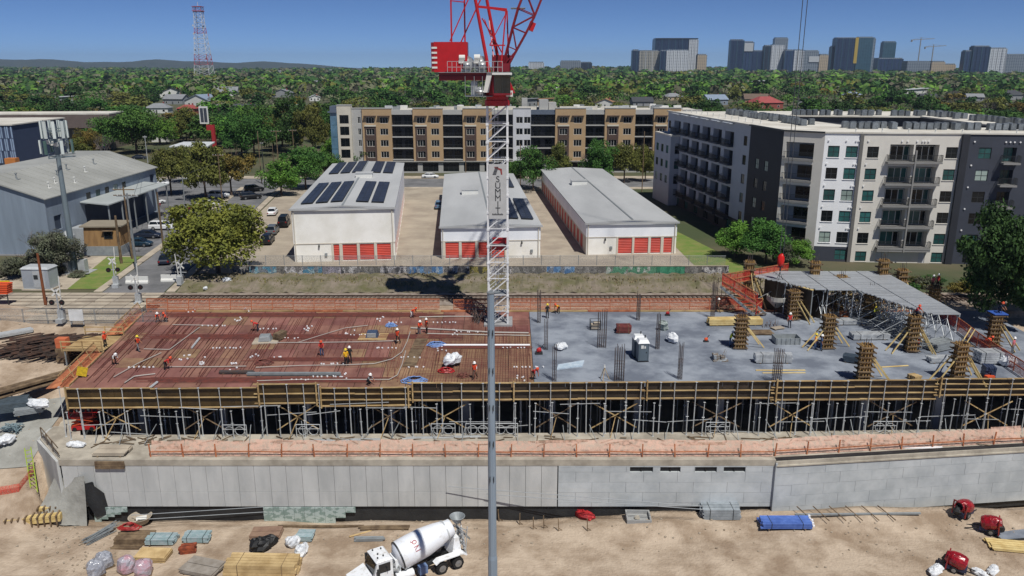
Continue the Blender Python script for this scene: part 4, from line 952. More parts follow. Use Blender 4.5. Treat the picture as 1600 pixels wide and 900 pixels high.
for xx_ in (-3.4, -1.75):
    m_ = Matrix.Translation((xx_, .9, 30.25)) @ Matrix.Rotation(math.pi/2, 4, 'X'); MB().lathe([(.85, 0), (.85, .12), (.55, .14), (.55, 1.6), (.85, 1.62), (.85, 1.75)], 16, m_).obj('winch_drum', mach, cr, smooth=False)
    MB().tube((xx_-.75, -1.1, 30.9), (xx_-.1, -1.1, 30.9), .36, n=10).box(xx_-.8, xx_-.2, -1.4, -.8, 30.3, 30.6).obj('motor', frame_white, cr); MB().tube((xx_-.3, -1.2, 30.0), (xx_+.5, -1.2, 30.0), .5, n=10).tube((xx_-.5, -1.0, 30.3), (xx_+.3, -1.0, 30.5), .3, n=8).box(xx_-.5, xx_+.5, -1.5, -.7, 29.36, 29.7).obj('gearbox', mach, cr, smooth=True)
# cab
b = MB(); cx, cy = .55, -2.1
cb = MB().box(cx-.9, cx+.95, cy-.75, cy+.9, 26.95, 27.15).box(cx-1.0, cx-.86, cy-.7, cy+.9, 27.15, 29.0).obj('cab', cr_dark, cr)
MB().hexa([(cx-.8, cy-.7, 27.15), (cx+.9, cy-.7, 27.15), (cx+.9, cy+.85, 27.15), (cx-.8, cy+.85, 27.15), (cx-.8, cy-.95, 29.1), (cx+.9, cy-.95, 29.1), (cx+.9, cy+.85, 29.1), (cx-.8, cy+.85, 29.1)]).obj('glazing', cabglass, cb)
MB().box(cx-1.05, cx+1.1, cy-1.1, cy+.95, 29.1, 29.3).obj('cab_roof', frame_white, cb)
b = MB(); 
for xx_ in (-.8, .02, .9): b.bar((cx+xx_, cy-.72, 27.15), (cx+xx_, cy-.97, 29.1), .07)
b.obj('cab_frame', frame_dark, cb)
MB().hexa([(-1.5, -1.75, 27.2), (-.9, -1.75, 27.2), (-.9, -1.7, 27.2), (-1.5, -1.7, 27.2), (-1.1, -1.75, 29.3), (-.5, -1.75, 29.3), (-.5, -1.7, 29.3), (-1.1, -1.7, 29.3)]).obj('sign_board', frame_white, cr)
b = MB(); b.box(-3.5, -.5, -1.7, 1.2, 26.75, 26.82)
for xx_ in (-3.5, -2.5, -1.6): b.bar((xx_, -1.68, 26.8), (xx_, -1.68, 28.95), .06)
b.bar((-3.5, -1.68, 27.8), (-1.0, -1.68, 27.8), .05).obj('service_cage', galv_dull, cr)
MB().box(-2.9, -2.2, -1.2, .2, 26.83, 28.4).blob((-1.9, -1.3, 27.3), (.5, .3, .5), 3).obj('electric_cabinet', mach, cr)
# A-frame, pendants and jib
b = MB()
for s in (-1, 1):
    b.tube((-.25+s*.62, s*1.1, 29.3), (-2.2+s*.6, s*.9, 39.5), .19, .17, 8); b.bar((-4.6+s*.55, s*1.1, 32.6), (-2.2+s*.6, s*.9, 37.5), .13)
b.bar((-2.0, -1, 36.2), (1.1, -.9, 35.9), .25).bar((-.8, 1, 36.2), (1.1, .9, 35.9), .22).bar((-1.6, -1, 35), (.5, 1, 31.5), .1).bar((-.9, 1, 35), (-.4, -1, 31), .1)
b.bar((.4, -1, 29.4), (1.0, -1, 35.9), .16).bar((1.3, 1, 29.4), (1.1, .9, 35.9), .16).bar((-.8, -1, 32.2), (.9, -1, 32.2), .14).bar((-.8, -1, 32.2), (1.0, -1, 35.5), .1).bar((.3, 1, 30.4), (-1.4, 1, 35), .1).tube((-2.8, -.9, 39.5), (-1.6, .9, 39.5), .2, n=6); b.obj('a_frame', cr_red, cr)
b = MB(); 
for (xx_, s) in ((-4.95, -1), (-3.6, 1)): b.bar((xx_, s*1.0, 32.5), (xx_, s*1.0, 52), .17)
for k in range(6): b.bar((-4.95, -1, 36.8+3*k), (-3.6, 1, 36.8+3*k), .1)
b.obj('luffing_post', cr_red, cr)
jp, jt = Vector((.9, 0, 30.0)), Vector((35.15, 4.3, 30+34.3*2.45)); jd = (jt-jp).normalized(); side = Vector((0, 1, 0)); jn = jd.cross(side).normalized(); nb_ = 44; Lj = (jt-jp).length
def jpt(u, sx, sn):
    taper = min(1, u*12+.25, (1-u)*12+.25); return jp+jd*(Lj*u)+side*sx*1.0*taper+jn*sn*1.0*taper
b = MB()
for sx in (-1, 1):
    for sn in (-1, 1):
        for k in range(nb_): b.bar(jpt(k/nb_, sx, sn), jpt((k+1)/nb_, sx, sn), .22)
b.obj('jib_chords', cr_dark, cr)
b = MB()
for k in range(nb_):
    f = 1 if k % 2 else -1
    for sx in (-1, 1): b.bar(jpt(k/nb_, sx, -f), jpt((k+1)/nb_, sx, f), .12); b.bar(jpt(k/nb_, sx, -1), jpt(k/nb_, sx, 1), .1)
    for sn in (-1, 1): b.bar(jpt(k/nb_, -f, sn), jpt((k+1)/nb_, f, sn), .12); b.bar(jpt(k/nb_, -1, sn), jpt(k/nb_, 1, sn), .1)
b.obj('jib_lacing', cr_dark, cr)
for k in (3, 5): MB().obox((jpt(k/nb_, 0, 1)), (1.6, 1.6, .08), 0).obj('jib_platform', galv_dull, cr)
MB().obox(jpt(.055, 0, -1.2), (.7, 1.6, .9), 0, 0, .4).obj('luffing_cylinder', cr_red, cr)
MB().box(-.6, 1.5, .6, 1.3, 29.4, 31.2).obj('jib_foot', cr_dark, cr); MB().box(.2, 1.4, -1.2, -.5, 29.4, 30.3).obj('jib_foot', cr_dark, cr)
cab_m = M('wire_rope', '#4a4d52', .6, var=0)
b = MB(); tip = jt; hk = Vector((P(1213, 487, 0).x-CX, P(1213, 487, 0).y-CY, 6.6))
b.tube(tip+Vector((-.45, 0, 0)), hk+Vector((-.2, 0, .9)), .045, n=4).tube(tip+Vector((.45, 0, 0)), hk+Vector((.2, 0, .9)), .045, n=4)
b.tube((-2.2, 0, 39.5), jpt(.5, 0, 1), .05, n=4).tube((-2.2, .3, 39.5), jpt(.5, .3, 1), .05, n=4).obj('hoist_rope', cab_m, cr)
o = MB().blob(hk+Vector((0, 0, .1)), (.48, .3, .85), 9, jit=.1).obj('hook_block', M('hook_red', '#d01a14', .4, var=.1), cr, smooth=True)
MB().tube(hk+Vector((0, 0, -.7)), hk+Vector((0, 0, -1.3)), .1).bar(hk+Vector((-.35, 0, -.75)), hk+Vector((.35, 0, -.75)), .12).obj('hook', frame_dark, o)
# concrete bucket hanging from the hook
bk = P(1213, 487, 0)
t = thing('concrete_bucket', 'round grey concrete bucket hanging under the red hook block', 'bucket', (bk.x, bk.y, .6))
MB().lathe([(.3, 0), (1.25, .9), (1.35, 1.0), (1.35, 1.55), (1.3, 1.55), (1.2, 1.0), (.25, .15)], 20).obj('bowl', M('bucket_grey', '#b3b1aa', .6, var=.2, scale=2), t)
b = MB()
for k in range(3):
    a = 2.1*k; b.tube((1.25*math.cos(a), 1.25*math.sin(a), 1.55), (0, 0, 4.6), .035, n=4)
    b.bar((1.0*math.cos(a), 1.0*math.sin(a), .8), (1.3*math.cos(a), 1.3*math.sin(a), -.58), .09)
b.obj('sling', frame_dark, t); MB().tube((-.5, 0, 4.3), (.5, 0, 4.3), .07).obj('spreader', galv_dull, t)
# ================================================================ grey steel pole in the foreground
pp = PY(768.5, 700, 45)
t = thing('steel_pole', 'tall plain grey steel pole standing in front of everything', 'pole', (pp.x, 45, terrain(pp.x, 45)-.2))
zt = PY(768, 458, 45).z-t.location.z
MB().lathe([(.30, 0), (.30, zt*.35), (.262, zt*.36), (.25, zt*.62), (.235, zt*.63), (.21, zt)], 10).obj('shaft', M('pole_grey', '#93a2b0', .5, .25, col2='#8293a3', scale=.6, stretch=(6, 6, .2)), t)
MB().lathe([(.24, zt), (.24, zt+.06), (.05, zt+.08)], 10).obj('cap', galv_dull, t)
b = MB()
for k in range(5):
    for s in (-.12, .12): b.box(s-.02, s+.02, -.32, -.2, zt-2.2-2.4*k-.35, zt-2.2-2.4*k)
b.obj('slot', frame_dark, t)
# ================================================================ column forms on the slab
formp = M('form_ply', '#9a7a49', .8, col2='#7c5c33', scale=1.2, rnd=.12); formr = M('form_rib', '#a98a56', .8, col2='#8a6a3d', scale=2, rnd=.12)
def make_form(h):
    t = thing('column_form', '', 'column form'); r = .42
    for k in range(4):
        a = k*math.pi/2; O('form_panel', shared(('fp', h), lambda: MB().box(-r, r, r, r+.03, 0, h).mesh('form_panel', formp)), t, (0, 0, 0), a)
        for j in (-.28, 0, .28): O('stud', shared(('fs', h), lambda: MB().box(-.05, .05, r+.03, r+.14, 0, h+.05).mesh('stud', formr)), t, (j*math.cos(a), j*math.sin(a), 0), a)
    n = 8
    for j in range(n):
        O('clamp', shared('clampm', lambda: MB().box(-.85, .7, -.68, -.58, -.06, .06).box(-.7, .85, .58, .68, -.06, .06).box(-.68, -.58, -.7, .85, -.05, .05).box(.58, .68, -.85, .7, -.05, .05).mesh('clamp', timber_old)), t, (0, 0, .2+j*(h-.35)/(n-1)), (j % 2)*.06)
    b = MB()
    for sx in (-.25, 0, .25):
        for sy in (-.25, .25): b.tube((sx, sy, h-.3), (sx*.9, sy*.9, h+random.uniform(.35, .8)), .025, n=4)
    b.obj('starter_bars', rebar_dark, t); return t
f0 = make_form(3.9)
forms = [(1157, 545, 'dark stained timber column form beside the yellow beam stack', (1, .25), .95), (1293, 545, 'timber column form with two workers standing at its left', (-1, -.1), .97), (1207, 476, 'timber column form just left of the concrete bucket sling', None, .95),
         (1239, 500, 'timber column form between concrete bucket and black wall form', (.7, -1), .95), (1314, 478, 'timber column form half hidden behind the shoring, above the small red box', None, .9), (1357, 497, 'timber column form in front of the shoring with two props on its right', (.7, -1), .98),
         (1424, 550, 'timber column form with workers on top and props both sides', (-1.4, -.1), 1.05), (1350, 597, 'front timber column form standing by the slab edge, left of two', (1.4, -.1), .98), (1497, 597, 'front timber column form standing by the slab edge, right of two', (-1.5, -.1), 1.02),
         (1553, 541, 'timber column form under a blue cap at the right slab edge', (.8, -1), .95)]
def prop(parent, a, q): beam('prop', timber_new, parent, a, q, .06, .14)
for i, (px, py, lb, pr, sc) in enumerate(forms):
    c = P(px, py, 0); o = f0 if i == 0 else copy_tree(f0, (0, 0, 0))
    o.location = (c.x, c.y+.3, .004); o.rotation_euler = (0, 0, random.uniform(-.15, .15)); o.scale = (1, 1, sc)
    o['label'] = lb; o['group'] = 'timber column forms on the slab'
    if pr:
        for k in (-.35, .35):
            d = Vector((pr[0], pr[1], 0)).normalized(); s = Vector((-d.y, d.x, 0))*k
            prop(o, d*.6+s+Vector((0, 0, 2.6)), d*2.6+s*1.6+Vector((0, 0, .06)))
        if px in (1497, 1424):
            for k in (-.3, .3): prop(o, Vector((.5, k, 2.9)), Vector((1.8, k-1.6, .06)))
        if px in (1497,):
            for k in (-.3, .3): prop(o, Vector((.5, .5+k, 3.6)), Vector((3.4, 3.4+k, 4.1)))
f1 = None
for (px, top, y, lb) in ((1172, 407, 99.4, 'column form with long timber props rising behind the red net stair'), (1275, 408, 100, 'leftmost column form top poking above the grey deck panels'), (1382, 405, 100, 'column form top poking above the deck panels below the beige wall'), (1411, 420, 99, 'column form top poking above the deck panels beside the shrub'), (1462, 446, 96.5, 'column form top at the deck panel edge with two workers behind'), (1316, 430, 98.5, 'column form top ringed by red tape in the middle of deck panels')):
    c = PY(px, top, y); h = c.z; o = copy_tree(f0, (c.x, y, .004), random.uniform(-.2, .2), lb, 'timber column forms on the slab', (1, 1, h/3.95))
    if px == 1172:
        for d in ((.8, -.6), (.3, -.95), (1, .1)): prop(o, Vector((d[0]*.6, d[1]*.6, 2.9)), Vector((d[0]*2.8, d[1]*2.8, .1)))
# rebar columns
def make_rcol(w_, n, h):
    b = MB(); q = []
    for i in range(n):
        u = -w_/2+w_*i/(n-1); q += [(u, -.2), (u, .2)]
    for u, v in q: b.tube((u, v, 0), (u+random.uniform(-.03, .03), v, h+random.uniform(-.25, .25)), .028, n=4)
    for k in range(7):
        z = .15+k*.32; b.bar((-w_/2, -.21, z), (w_/2, -.21, z), .03).bar((-w_/2, .21, z), (w_/2, .21, z), .03).bar((-w_/2, -.21, z), (-w_/2, .21, z), .03).bar((w_/2, -.21, z), (w_/2, .21, z), .03)
    return b
for i, (px, py, tp_, w_, n, lb) in enumerate([(842, 504, 455, .35, 3, 'by the two workers at the back edge'), (853, 546, 500, .35, 3, 'above the red tool near the deck joint'), (866, 595, 540, .35, 3, 'left of the blue tarp by the front edge'), (940, 543, 488, .9, 5, 'wide one beside the timber crate'), (967, 595, 541, .9, 5, 'wide one beside the tripod at the front edge'), (997, 500, 458, .35, 3, 'at the back edge left of the netting gate'), (1027, 545, 490, .35, 3, 'just right of the portable toilets'), (1062, 592, 537, .35, 3, 'right of the toilets at the front edge'), (1113, 497, 440, .4, 3, 'at the back edge before the red stair'), (1213, 598, 545, .8, 5, 'in front of the steel beam stack')]):
    c = P(px, py, 0); h = PY(px, tp_, c.y).z
    o = make_rcol(w_, n, h).obj('rebar_column', rebar_dark, None, (c.x, c.y, .004)); tag(o, 'upright dark rebar column cage on the grey slab, '+lb, 'rebar column', 'rebar columns on the slab')
# ================================================================ aluminium deck on shoring at the back right
ZS = 4.2
def ynear(x):
    k = ((30.5, 99.3), (36.5, 92.6), (41.2, 92.4), (45.0, 83.0), (48.8, 82.6))
    for (a, ya), (c, yc) in zip(k, k[1:]):
        if x <= c: return ya+(yc-ya)*(x-a)/(c-a)
    return 82.6
strips = [(30.6, 34.1), (34.2, 37.8), (37.9, 41.3), (41.4, 44.9), (45.0, 48.6)]
nmz = ('leftmost', 'second from the left', 'middle', 'second from the right', 'rightmost and longest')
for i, (x0, x1) in enumerate(strips):
    yb = 101.4; yn = min(ynear(x0+.3), ynear(x1-.05)); t = thing('deck_table', 'grey aluminium deck table on shoring legs, %s of five strips' % nmz[i], 'deck table', ((x0+x1)/2, (yn+yb)/2, 0))
    hx_, hy = (x1-x0)/2, (yb-yn)/2; yc_ = (yn+yb)/2; xc_ = (x0+x1)/2
    n = max(2, int(2*hy/.44))
    for k in range(n):
        y = -hy+(k+.5)*2*hy/n; xl = x0
        while xl < x1-.4 and ynear(xl) > yc_+y+.1: xl += .25
        piece('joist', alu, t, ((xl+x1)/2-xc_, y, ZS-.07+random.uniform(-.01, .01)), (x1-xl-.04, .34, .12))
    for s in (-1, 1):
        y0_ = max(yn, ynear(x0+.3)) if s < 0 else yn; y0_ -= yc_; y1_ = hy-1.4
        piece('beam', galv_dull, t, (s*(hx_-.15), (y0_+hy)/2, ZS-.28), (.14, hy-y0_, .26))
        m = max(2, int((y1_-y0_)/1.8)+1)
        for k in range(m):
            y = y0_+.3+k*(y1_-y0_-.3)/(m-1); O('leg', post_mesh(4.1, 'p41'), t, (s*(hx_-.2), y, .004), 0, (1, 1, (ZS-.42)/4.1))
            if k:
                yp = y0_+.3+(k-1)*(y1_-y0_-.3)/(m-1)
                beam('cross_tube', galv, t, (s*(hx_-.2), yp, .7), (s*(hx_-.2), y, 2.9), .05, .05); beam('cross_tube', galv, t, (s*(hx_-.2), y, .7), (s*(hx_-.2), yp, 2.9), .05, .05)
            if s > 0 and y > -hy+1: beam('cross_tube', galv, t, (-hx_+.2, y, 1.2), (hx_-.2, y, 3.0), .05, .05)
# loose shoring frames and bars left of the deck tables
b = MB(); rq = random.Random(9)
for k in range(150):
    px, py = rq.uniform(1325, 1450), 0; py = 470+(px-1325)*.52+rq.uniform(-18, 30); c = P(px, py, 0); c.z = rq.uniform(.1, 1.6)
    a = rq.uniform(-.5, .5); L_ = rq.uniform(.8, 2.6); d = Vector((math.cos(a), math.sin(a)*.6, rq.uniform(-.5, .5)))*L_/2; b.bar(c-d, c+d, .05)
tag(b.obj('loose_shoring', galv_dull), 'jumble of loose shoring bars lying under the deck tables', 'shoring bars')
# black wall form
c = P(1250, 500, 0)
t = thing('wall_form', 'tall black faced wall form leaning beside the timber column form', 'wall form', (c.x, c.y+.6, 0), R(-58))
L_ = 7.2
for k in range(4):
    o = MB().box(k*L_/4-L_+.02+1.6, (k+1)*L_/4-L_-.02+1.6, -.05, .05, .02, 3.9).obj('form_panel', ply_dark, t)
for k in range(9): MB().box(-.06, .06, .05, .25, 0, 4.0).obj('stud', galv_dull, t, (1.6-L_+.1+k*(L_-.2)/8, 0, 0))
MB().box(1.6-L_, 1.6, -.1, .26, 3.95, 4.05).obj('top_plate', timber_new, t)
t = copy_tree(t, (c.x+2.3, c.y+1.1, 0), R(-58), 'second black wall form standing just behind the first', None, (.8, 1, .95))
# red netted stair platform
def redpanel(t, A, B, h=1.3):
    A = Vector(A); B = Vector(B); MB().quad(A, B, B+Vector((0, 0, h)), A+Vector((0, 0, h))).obj('netting', net_red, t)
    for z in (.05, .62, h): beam('guard_rail', timber_red, t, A+Vector((0, -.05, z)), B+Vector((0, -.05, z)), .06, .1)
    n = max(2, int((B-A).length/1.3))
    for k in range(n+1): q = A.lerp(B, k/n); beam('guard_post', red_pl, t, q+Vector((0, -.03, -.1)), q+Vector((0, -.03, h+.05)), .07, .07)
a0, a1 = P(1128, 446, 3.6), P(1182, 478, 1.4)
t = thing('stair_guard', 'red netting guard round the raised stair platform behind the slab', 'safety fence', (31, 98, 0)); L0 = Vector((31, 98, 0))
redpanel(t, a0-L0, a1-L0, 1.6); redpanel(t, a0-L0, Vector((36.4, 104-1.6, 3.6))-L0, 1.4); redpanel(t, Vector((26.0, 97.9, .1))-L0, Vector((31.6, 97.0, .1))-L0, 1.6); redpanel(t, Vector((31.6, 97.0, .1))-L0, a1-L0+Vector((0, 0, -1.2)), 1.3)
beam('stringer', galv_dull, t, a0-L0+Vector((-.2, 0, -.1)), a1-L0+Vector((-.2, 0, -1.2)), .2, .3); beam('stringer', galv_dull, t, a0-L0+Vector((1.4, .3, -.1)), a1-L0+Vector((1.4, .3, -1.2)), .2, .3)
for k in range(9): q = (a0-L0).lerp(a1-L0+Vector((0, 0, -1)), k/8); piece('tread', timber_old, t, q+Vector((.6, .15, -.1)), (1.5, .4, .06), .3)
b = MB()
for k in range(12): x = 26.2+k*.55; b.tube((x-31, 100.2-98, 0), (x-31, 100.2-98, 3.6), .05, n=5)
b.obj('support_bars', rebar_dark, t)
# ================================================================ people at work
skin_m = M('skin', '#9c6b4f', .6, var=0); hat_w = M('helmet_white', '#f0f0ee', .35, var=0); hat_y = M('helmet_yellow', '#e0c83a', .35, var=0); hat_r = M('helmet_red', '#d8532e', .35, var=0)
CLO = {k: M('cloth_'+k, v, .85, var=.15, scale=6) for k, v in dict(orange='#e8502c', lime='#d3dc2e', yellow='#e8b11f', red='#c23a34', navy='#232a3c', jeans='#3f5a80', black='#1f2022', white='#d8d8d6', pink='#d2727a', grey='#77797c', brown='#5c4a3c').items()}
def person_meshes(pose):
    """one continuous body grown over a posed skeleton; facing -y"""
    lean, hz_, knees, arms, turn = pose
    V = []; E = []; Rd = []; K = []
    def v(p, r): V.append(Vector(p)); Rd.append(r); return len(V)-1
    def e(a, b, k): E.append((a, b)); K.append(k)
    pel = v((0, 0, hz_), (.15, .11)); td = Vector((0, -math.sin(lean), math.cos(lean)))
    wa = v(V[pel]+td*.2, (.14, .1)); chs = v(V[pel]+td*.42, (.17, .12)); nk = v(V[pel]+td*.56, (.06, .06)); hd = V[pel]+td*.56+Vector((0, -math.sin(lean*.6), math.cos(lean*.6)))*.1
    he = v(hd, (.085, .09)); ht = v(hd+Vector((0, -math.sin(lean*.6), math.cos(lean*.6)))*.14, (.08, .09))
    nose = v(hd+Vector((0, -.1, .02)), (.02, .02)); e(he, nose, 0)
    e(pel, wa, 1); e(wa, chs, 1); e(chs, nk, 1); e(nk, he, 0); e(he, ht, 0)
    for s in (-1, 1):
        hip = v(V[pel]+Vector((s*.1, 0, -.06)), (.1, .1)); e(pel, hip, 2)
        kn, an, to = knees[0 if s < 0 else 1]
        k_ = v((s*.11+kn[0]*s, kn[1], kn[2]), (.07, .07)); a_ = v((s*.12+an[0]*s, an[1], an[2]), (.05, .05)); t_ = v((s*.13+an[0]*s, an[1]-.2, max(.04, an[2]-.05)), (.045, .04))
        e(hip, k_, 2); e(k_, a_, 2); e(a_, t_, 3)
        sh = v(V[chs]+td*.06+Vector((s*.19, 0, 0)), (.065, .065)); e(chs, sh, 1)
        el, wr_ = arms[0 if s < 0 else 1]
        eb = v(V[sh]+Vector((s*el[0], el[1], el[2])), (.05, .05)); w_ = v(V[eb]+Vector((s*wr_[0], wr_[1], wr_[2])), (.036, .036)); e(sh, eb, 1); e(eb, w_, 0)
        d = Vector((s*wr_[0], wr_[1], wr_[2])).normalized(); pa = v(V[w_]+d*.08, (.04, .028)); e(w_, pa, 0); q = d.cross(Vector((1, 0, 0))).normalized()
        for j in range(4): f_ = v(V[pa]+d*(.075+.012*(j in (1, 2)))+q*(j-1.5)*.022, (.01, .01)); e(pa, f_, 0)
        th = v(V[w_]+d*.07+q*.06, (.012, .012)); e(w_, th, 0)
    me = bpy.data.meshes.new('tmp'); me.from_pydata(V, E, []); o = bpy.data.objects.new('tmp', me); COL.objects.link(o)
    md = o.modifiers.new('s', 'SKIN'); 
    for i, r in enumerate(Rd): me.skin_vertices[0].data[i].radius = r
    me.skin_vertices[0].data[0].use_root = True; sb = o.modifiers.new('d', 'SUBSURF'); sb.levels = 1
    dg = bpy.context.evaluated_depsgraph_get(); dg.update(); ob = bpy.data.meshes.new_from_object(o.evaluated_get(dg)); bpy.data.objects.remove(o); ob.name = 'body'
    ob.materials.clear()
    for m_ in (skin_m, CLO['grey'], CLO['navy'], CLO['black']): ob.materials.append(m_)
    segs_ = [(V[a], V[b_]-V[a], k) for (a, b_), k in zip(E, K)]; vest = MB(); vidx = {}
    for p in ob.polygons:
        c = p.center; best = 9; bk_ = 0
        for a, d, k in segs_:
            t = max(0, min(1, (c-a).dot(d)/max(1e-9, d.length_squared))); q = (c-a-d*t).length
            if q < best: best = q; bk_ = k
        p.material_index = bk_; p.use_smooth = True
        if bk_ == 1 and (c-V[chs]).length < .36 and abs(c.x) < .22:
            vest.add([ob.vertices[i].co+ob.vertices[i].normal*.02 for i in p.vertices], [tuple(range(len(p.vertices)))])
    vm_ = vest.mesh('vest', CLO['orange'])
    m_ = Matrix.Translation(V[he]+(V[ht]-V[he])*.35) @ Vector((0, -math.sin(lean*.6), math.cos(lean*.6))).to_track_quat('Z', 'Y').to_matrix().to_4x4()
    hm = MB().lathe([(.17, .03), (.165, .05), (.13, .055), (.13, .09), (.115, .15), (.07, .2), (.01, .215)], 12, m_).mesh('helmet', hat_w, True)
    return ob, vm_, hm
st_ = (((0, 0, .48), (0, .02, .07), None), ((.01, -.02, .48), (.03, 0, .07), None))
wk = (((0, -.14, .5), (0, -.2, .07), None), ((0, .06, .47), (.02, .3, .12), None))
cr_ = (((.05, -.34, .42), (.02, -.05, .07), None), ((.05, -.3, .2), (.02, .1, .07), None))
POSES = {'stand': (.06, .92, st_, (((.06, .02, -.28), (.02, -.06, -.24)), ((.08, .02, -.27), (.03, -.1, -.22))), 0), 'walk': (.12, .9, wk, (((.05, .12, -.26), (.0, -.05, -.24)), ((.05, -.1, -.26), (.0, -.16, -.18))), 0),
         'work': (.35, .9, st_, (((.05, -.16, -.22), (-.06, -.24, -.02)), ((.05, -.14, -.24), (-.06, -.22, -.06))), 0), 'bend': (1.15, .82, (((.03, -.08, .45), (.02, .05, .07), None), ((.03, -.12, .45), (.05, -.02, .07), None)), (((.03, -.05, -.28), (-.02, -.04, -.24)), ((.03, -.08, -.27), (-.02, -.06, -.23))), 0),
         'crouch': (.55, .42, cr_, (((.04, -.2, -.18), (-.03, -.18, -.16)), ((.04, -.22, -.15), (-.03, -.16, -.18))), 0)}
PM = {k: person_meshes(p) for k, p in POSES.items()}
def person(px, py, pose, vest, hat, rz, label, shirt='grey', trousers='navy', z=0., loc=None):
    c = loc or P(px, py, z); t = thing('person', label, 'person', (c[0], c[1], z+.006 if loc is None else c[2]), rz, 'people at work on the site'); t.scale = (1.04,)*3
    bm_, vm_, hm = PM[pose]
    o = O('body', bm_, t)
    for i, m_ in ((1, CLO[shirt]), (2, CLO[trousers])): o.material_slots[i].link = 'OBJECT'; o.material_slots[i].material = m_
    if vest: o = O('vest', vm_, t); o.material_slots[0].link = 'OBJECT'; o.material_slots[0].material = CLO[vest]
    o = O('helmet', hm, t); o.material_slots[0].link = 'OBJECT'; o.material_slots[0].material = {'w': hat_w, 'y': hat_y, 'r': hat_r}[hat]
DZ = .02
W_ = [(165, 543, 'stand', 'orange', 'r', 1.2, 'person in orange vest standing on the left deck walkway', 'orange', 'black', -.1), (216, 549, 'walk', 'orange', 'y', 1.4, 'person with yellow helmet walking on the red deck at the left', 'black', 'grey', DZ), (258, 577, 'bend', 'red', 'r', 1.6, 'person in red hooded top bending near the front left of the deck', 'red', 'black', DZ),
      (178, 569, 'bend', None, 'w', .9, 'person in pale shirt and white helmet stooping over the left guard rail', 'white', 'brown', DZ), (247, 502, 'crouch', 'orange', 'w', .4, 'person crouching at the back left deck corner, left of two', 'black', 'black', DZ), (261, 502, 'crouch', 'orange', 'r', -.5, 'person in orange crouching at the back left deck corner, right of two', 'orange', 'black', DZ),
      (404, 517, 'bend', 'red', 'r', -1.2, 'person in dull red bending beside the grey vent box on the deck', 'red', 'navy', DZ), (503, 556, 'work', 'red', 'r', .2, 'person in bright red shirt bending in the middle of the deck', 'red', 'jeans', DZ), (541, 571, 'stand', 'yellow', 'y', .5, 'person in yellow vest with orange stripe, in front of a companion', 'yellow', 'black', DZ), (547, 567, 'stand', None, 'w', .3, 'person in dark clothes just behind the yellow vest', 'black', 'black', DZ),
      (575, 601, 'crouch', None, 'w', 1, 'person in dark clothes kneeling by the front edge formwork', 'grey', 'black', DZ), (622, 537, 'walk', 'orange', 'w', -.4, 'person in orange vest and white helmet left of the brown pit cover', 'black', 'black', DZ), (643, 496, 'bend', 'orange', 'r', 1.2, 'person in orange stooping at the back fence over black material', 'orange', 'white', DZ), (655, 523, 'work', 'orange', 'w', .7, 'person in orange left of a pair at the head of the brown pit cover', 'orange', 'grey', DZ), (667, 521, 'stand', 'orange', 'w', -1, 'person in orange with white helmet right of a pair by the pit cover', 'black', 'black', DZ),
      (742, 592, 'walk', 'orange', 'w', -.3, 'person in orange vest right next to the grey steel pole', 'white', 'brown', DZ), (832, 592, 'bend', 'red', 'r', .8, 'person in red shirt stooping at the joint of deck and slab', 'red', 'brown', DZ), (855, 497, 'stand', None, 'y', .3, 'person in black by the rear rebar column at the slab corner', 'black', 'black', 0), (873, 489, 'bend', 'yellow', 'r', -.8, 'person in yellow orange stooping at the back netting of the slab', 'orange', 'black', 0),
      (1121, 488, 'walk', None, 'w', 1.6, 'person in brown walking along the back netting', 'brown', 'brown', 0), (1140, 541, 'work', 'lime', 'w', 1.4, 'person in dark green at the left of the stained column form', 'black', 'jeans', 0), (1233, 512, 'stand', 'red', 'w', 0, 'person in white helmet standing behind the grey steel crate', 'white', 'navy', 0), (1273, 546, 'stand', 'yellow', 'y', .9, 'person in orange vest and jeans beside the column form', 'orange', 'jeans', 0), (1282, 548, 'stand', None, 'w', 1.4, 'person all in blue denim beside the column form', 'jeans', 'jeans', 0), (1257, 498, 'work', 'orange', 'w', 1.8, 'person in orange vest working at the black wall form', 'orange', 'black', 0),
      (1411, 548, 'work', None, 'w', 1.2, 'person in black with white helmet left of the propped column form', 'black', 'black', 0), (1433, 549, 'work', 'orange', 'w', -1.2, 'person in orange right of the propped column form', 'orange', 'black', 0), (1444, 538, 'bend', 'lime', 'w', -1.3, 'person in lime vest stooping behind the angled panel stack', 'lime', 'navy', 0), (1538, 543, 'bend', 'orange', 'r', 1.4, 'person in orange stooping left of the blue capped column form', 'orange', 'black', 0), (1581, 552, 'stand', None, 'w', .6, 'person in pink shirt at the right netting fence', 'pink', 'grey', 0), (1365, 500, 'work', 'lime', 'y', .2, 'person in lime vest among the loose shoring', 'lime', 'navy', 0)]
for a in W_: person(a[0], a[1], a[2], a[3], a[4], a[5], a[6], a[7], a[8], a[9])
for (px, py, y, pose, vest, hat, lb, sh) in ((1278, 466, 97.2, 'work', 'lime', 'w', 'person in lime vest standing up behind the black wall forms', 'lime'), (1456, 452, 97.6, 'stand', None, 'w', 'person in white helmet at the far deck edge, left of two', 'pink'), (1464, 450, 97.8, 'stand', 'red', 'w', 'person in white helmet at the far deck edge, right of two', 'pink')):
    c = PY(px, py, y); person(0, 0, pose, vest, hat, .4, lb, sh, 'black', loc=(c.x, y, max(0.1, c.z)))
for (px, py, top, lb, hat, vest, sh) in ((1424, 550, 3.9*1.05, 'person in pinkish red kneeling on top of the propped column form', 'r', 'red', 'pink'), (1553, 541, 3.9*.95+.15, 'person with orange helmet on top of the blue capped column form', 'r', None, 'navy')):
    c = P(px, py, 0); person(0, 0, 'crouch', vest, hat, .6, lb, sh, 'navy', loc=(c.x, c.y+.3, top+.03))
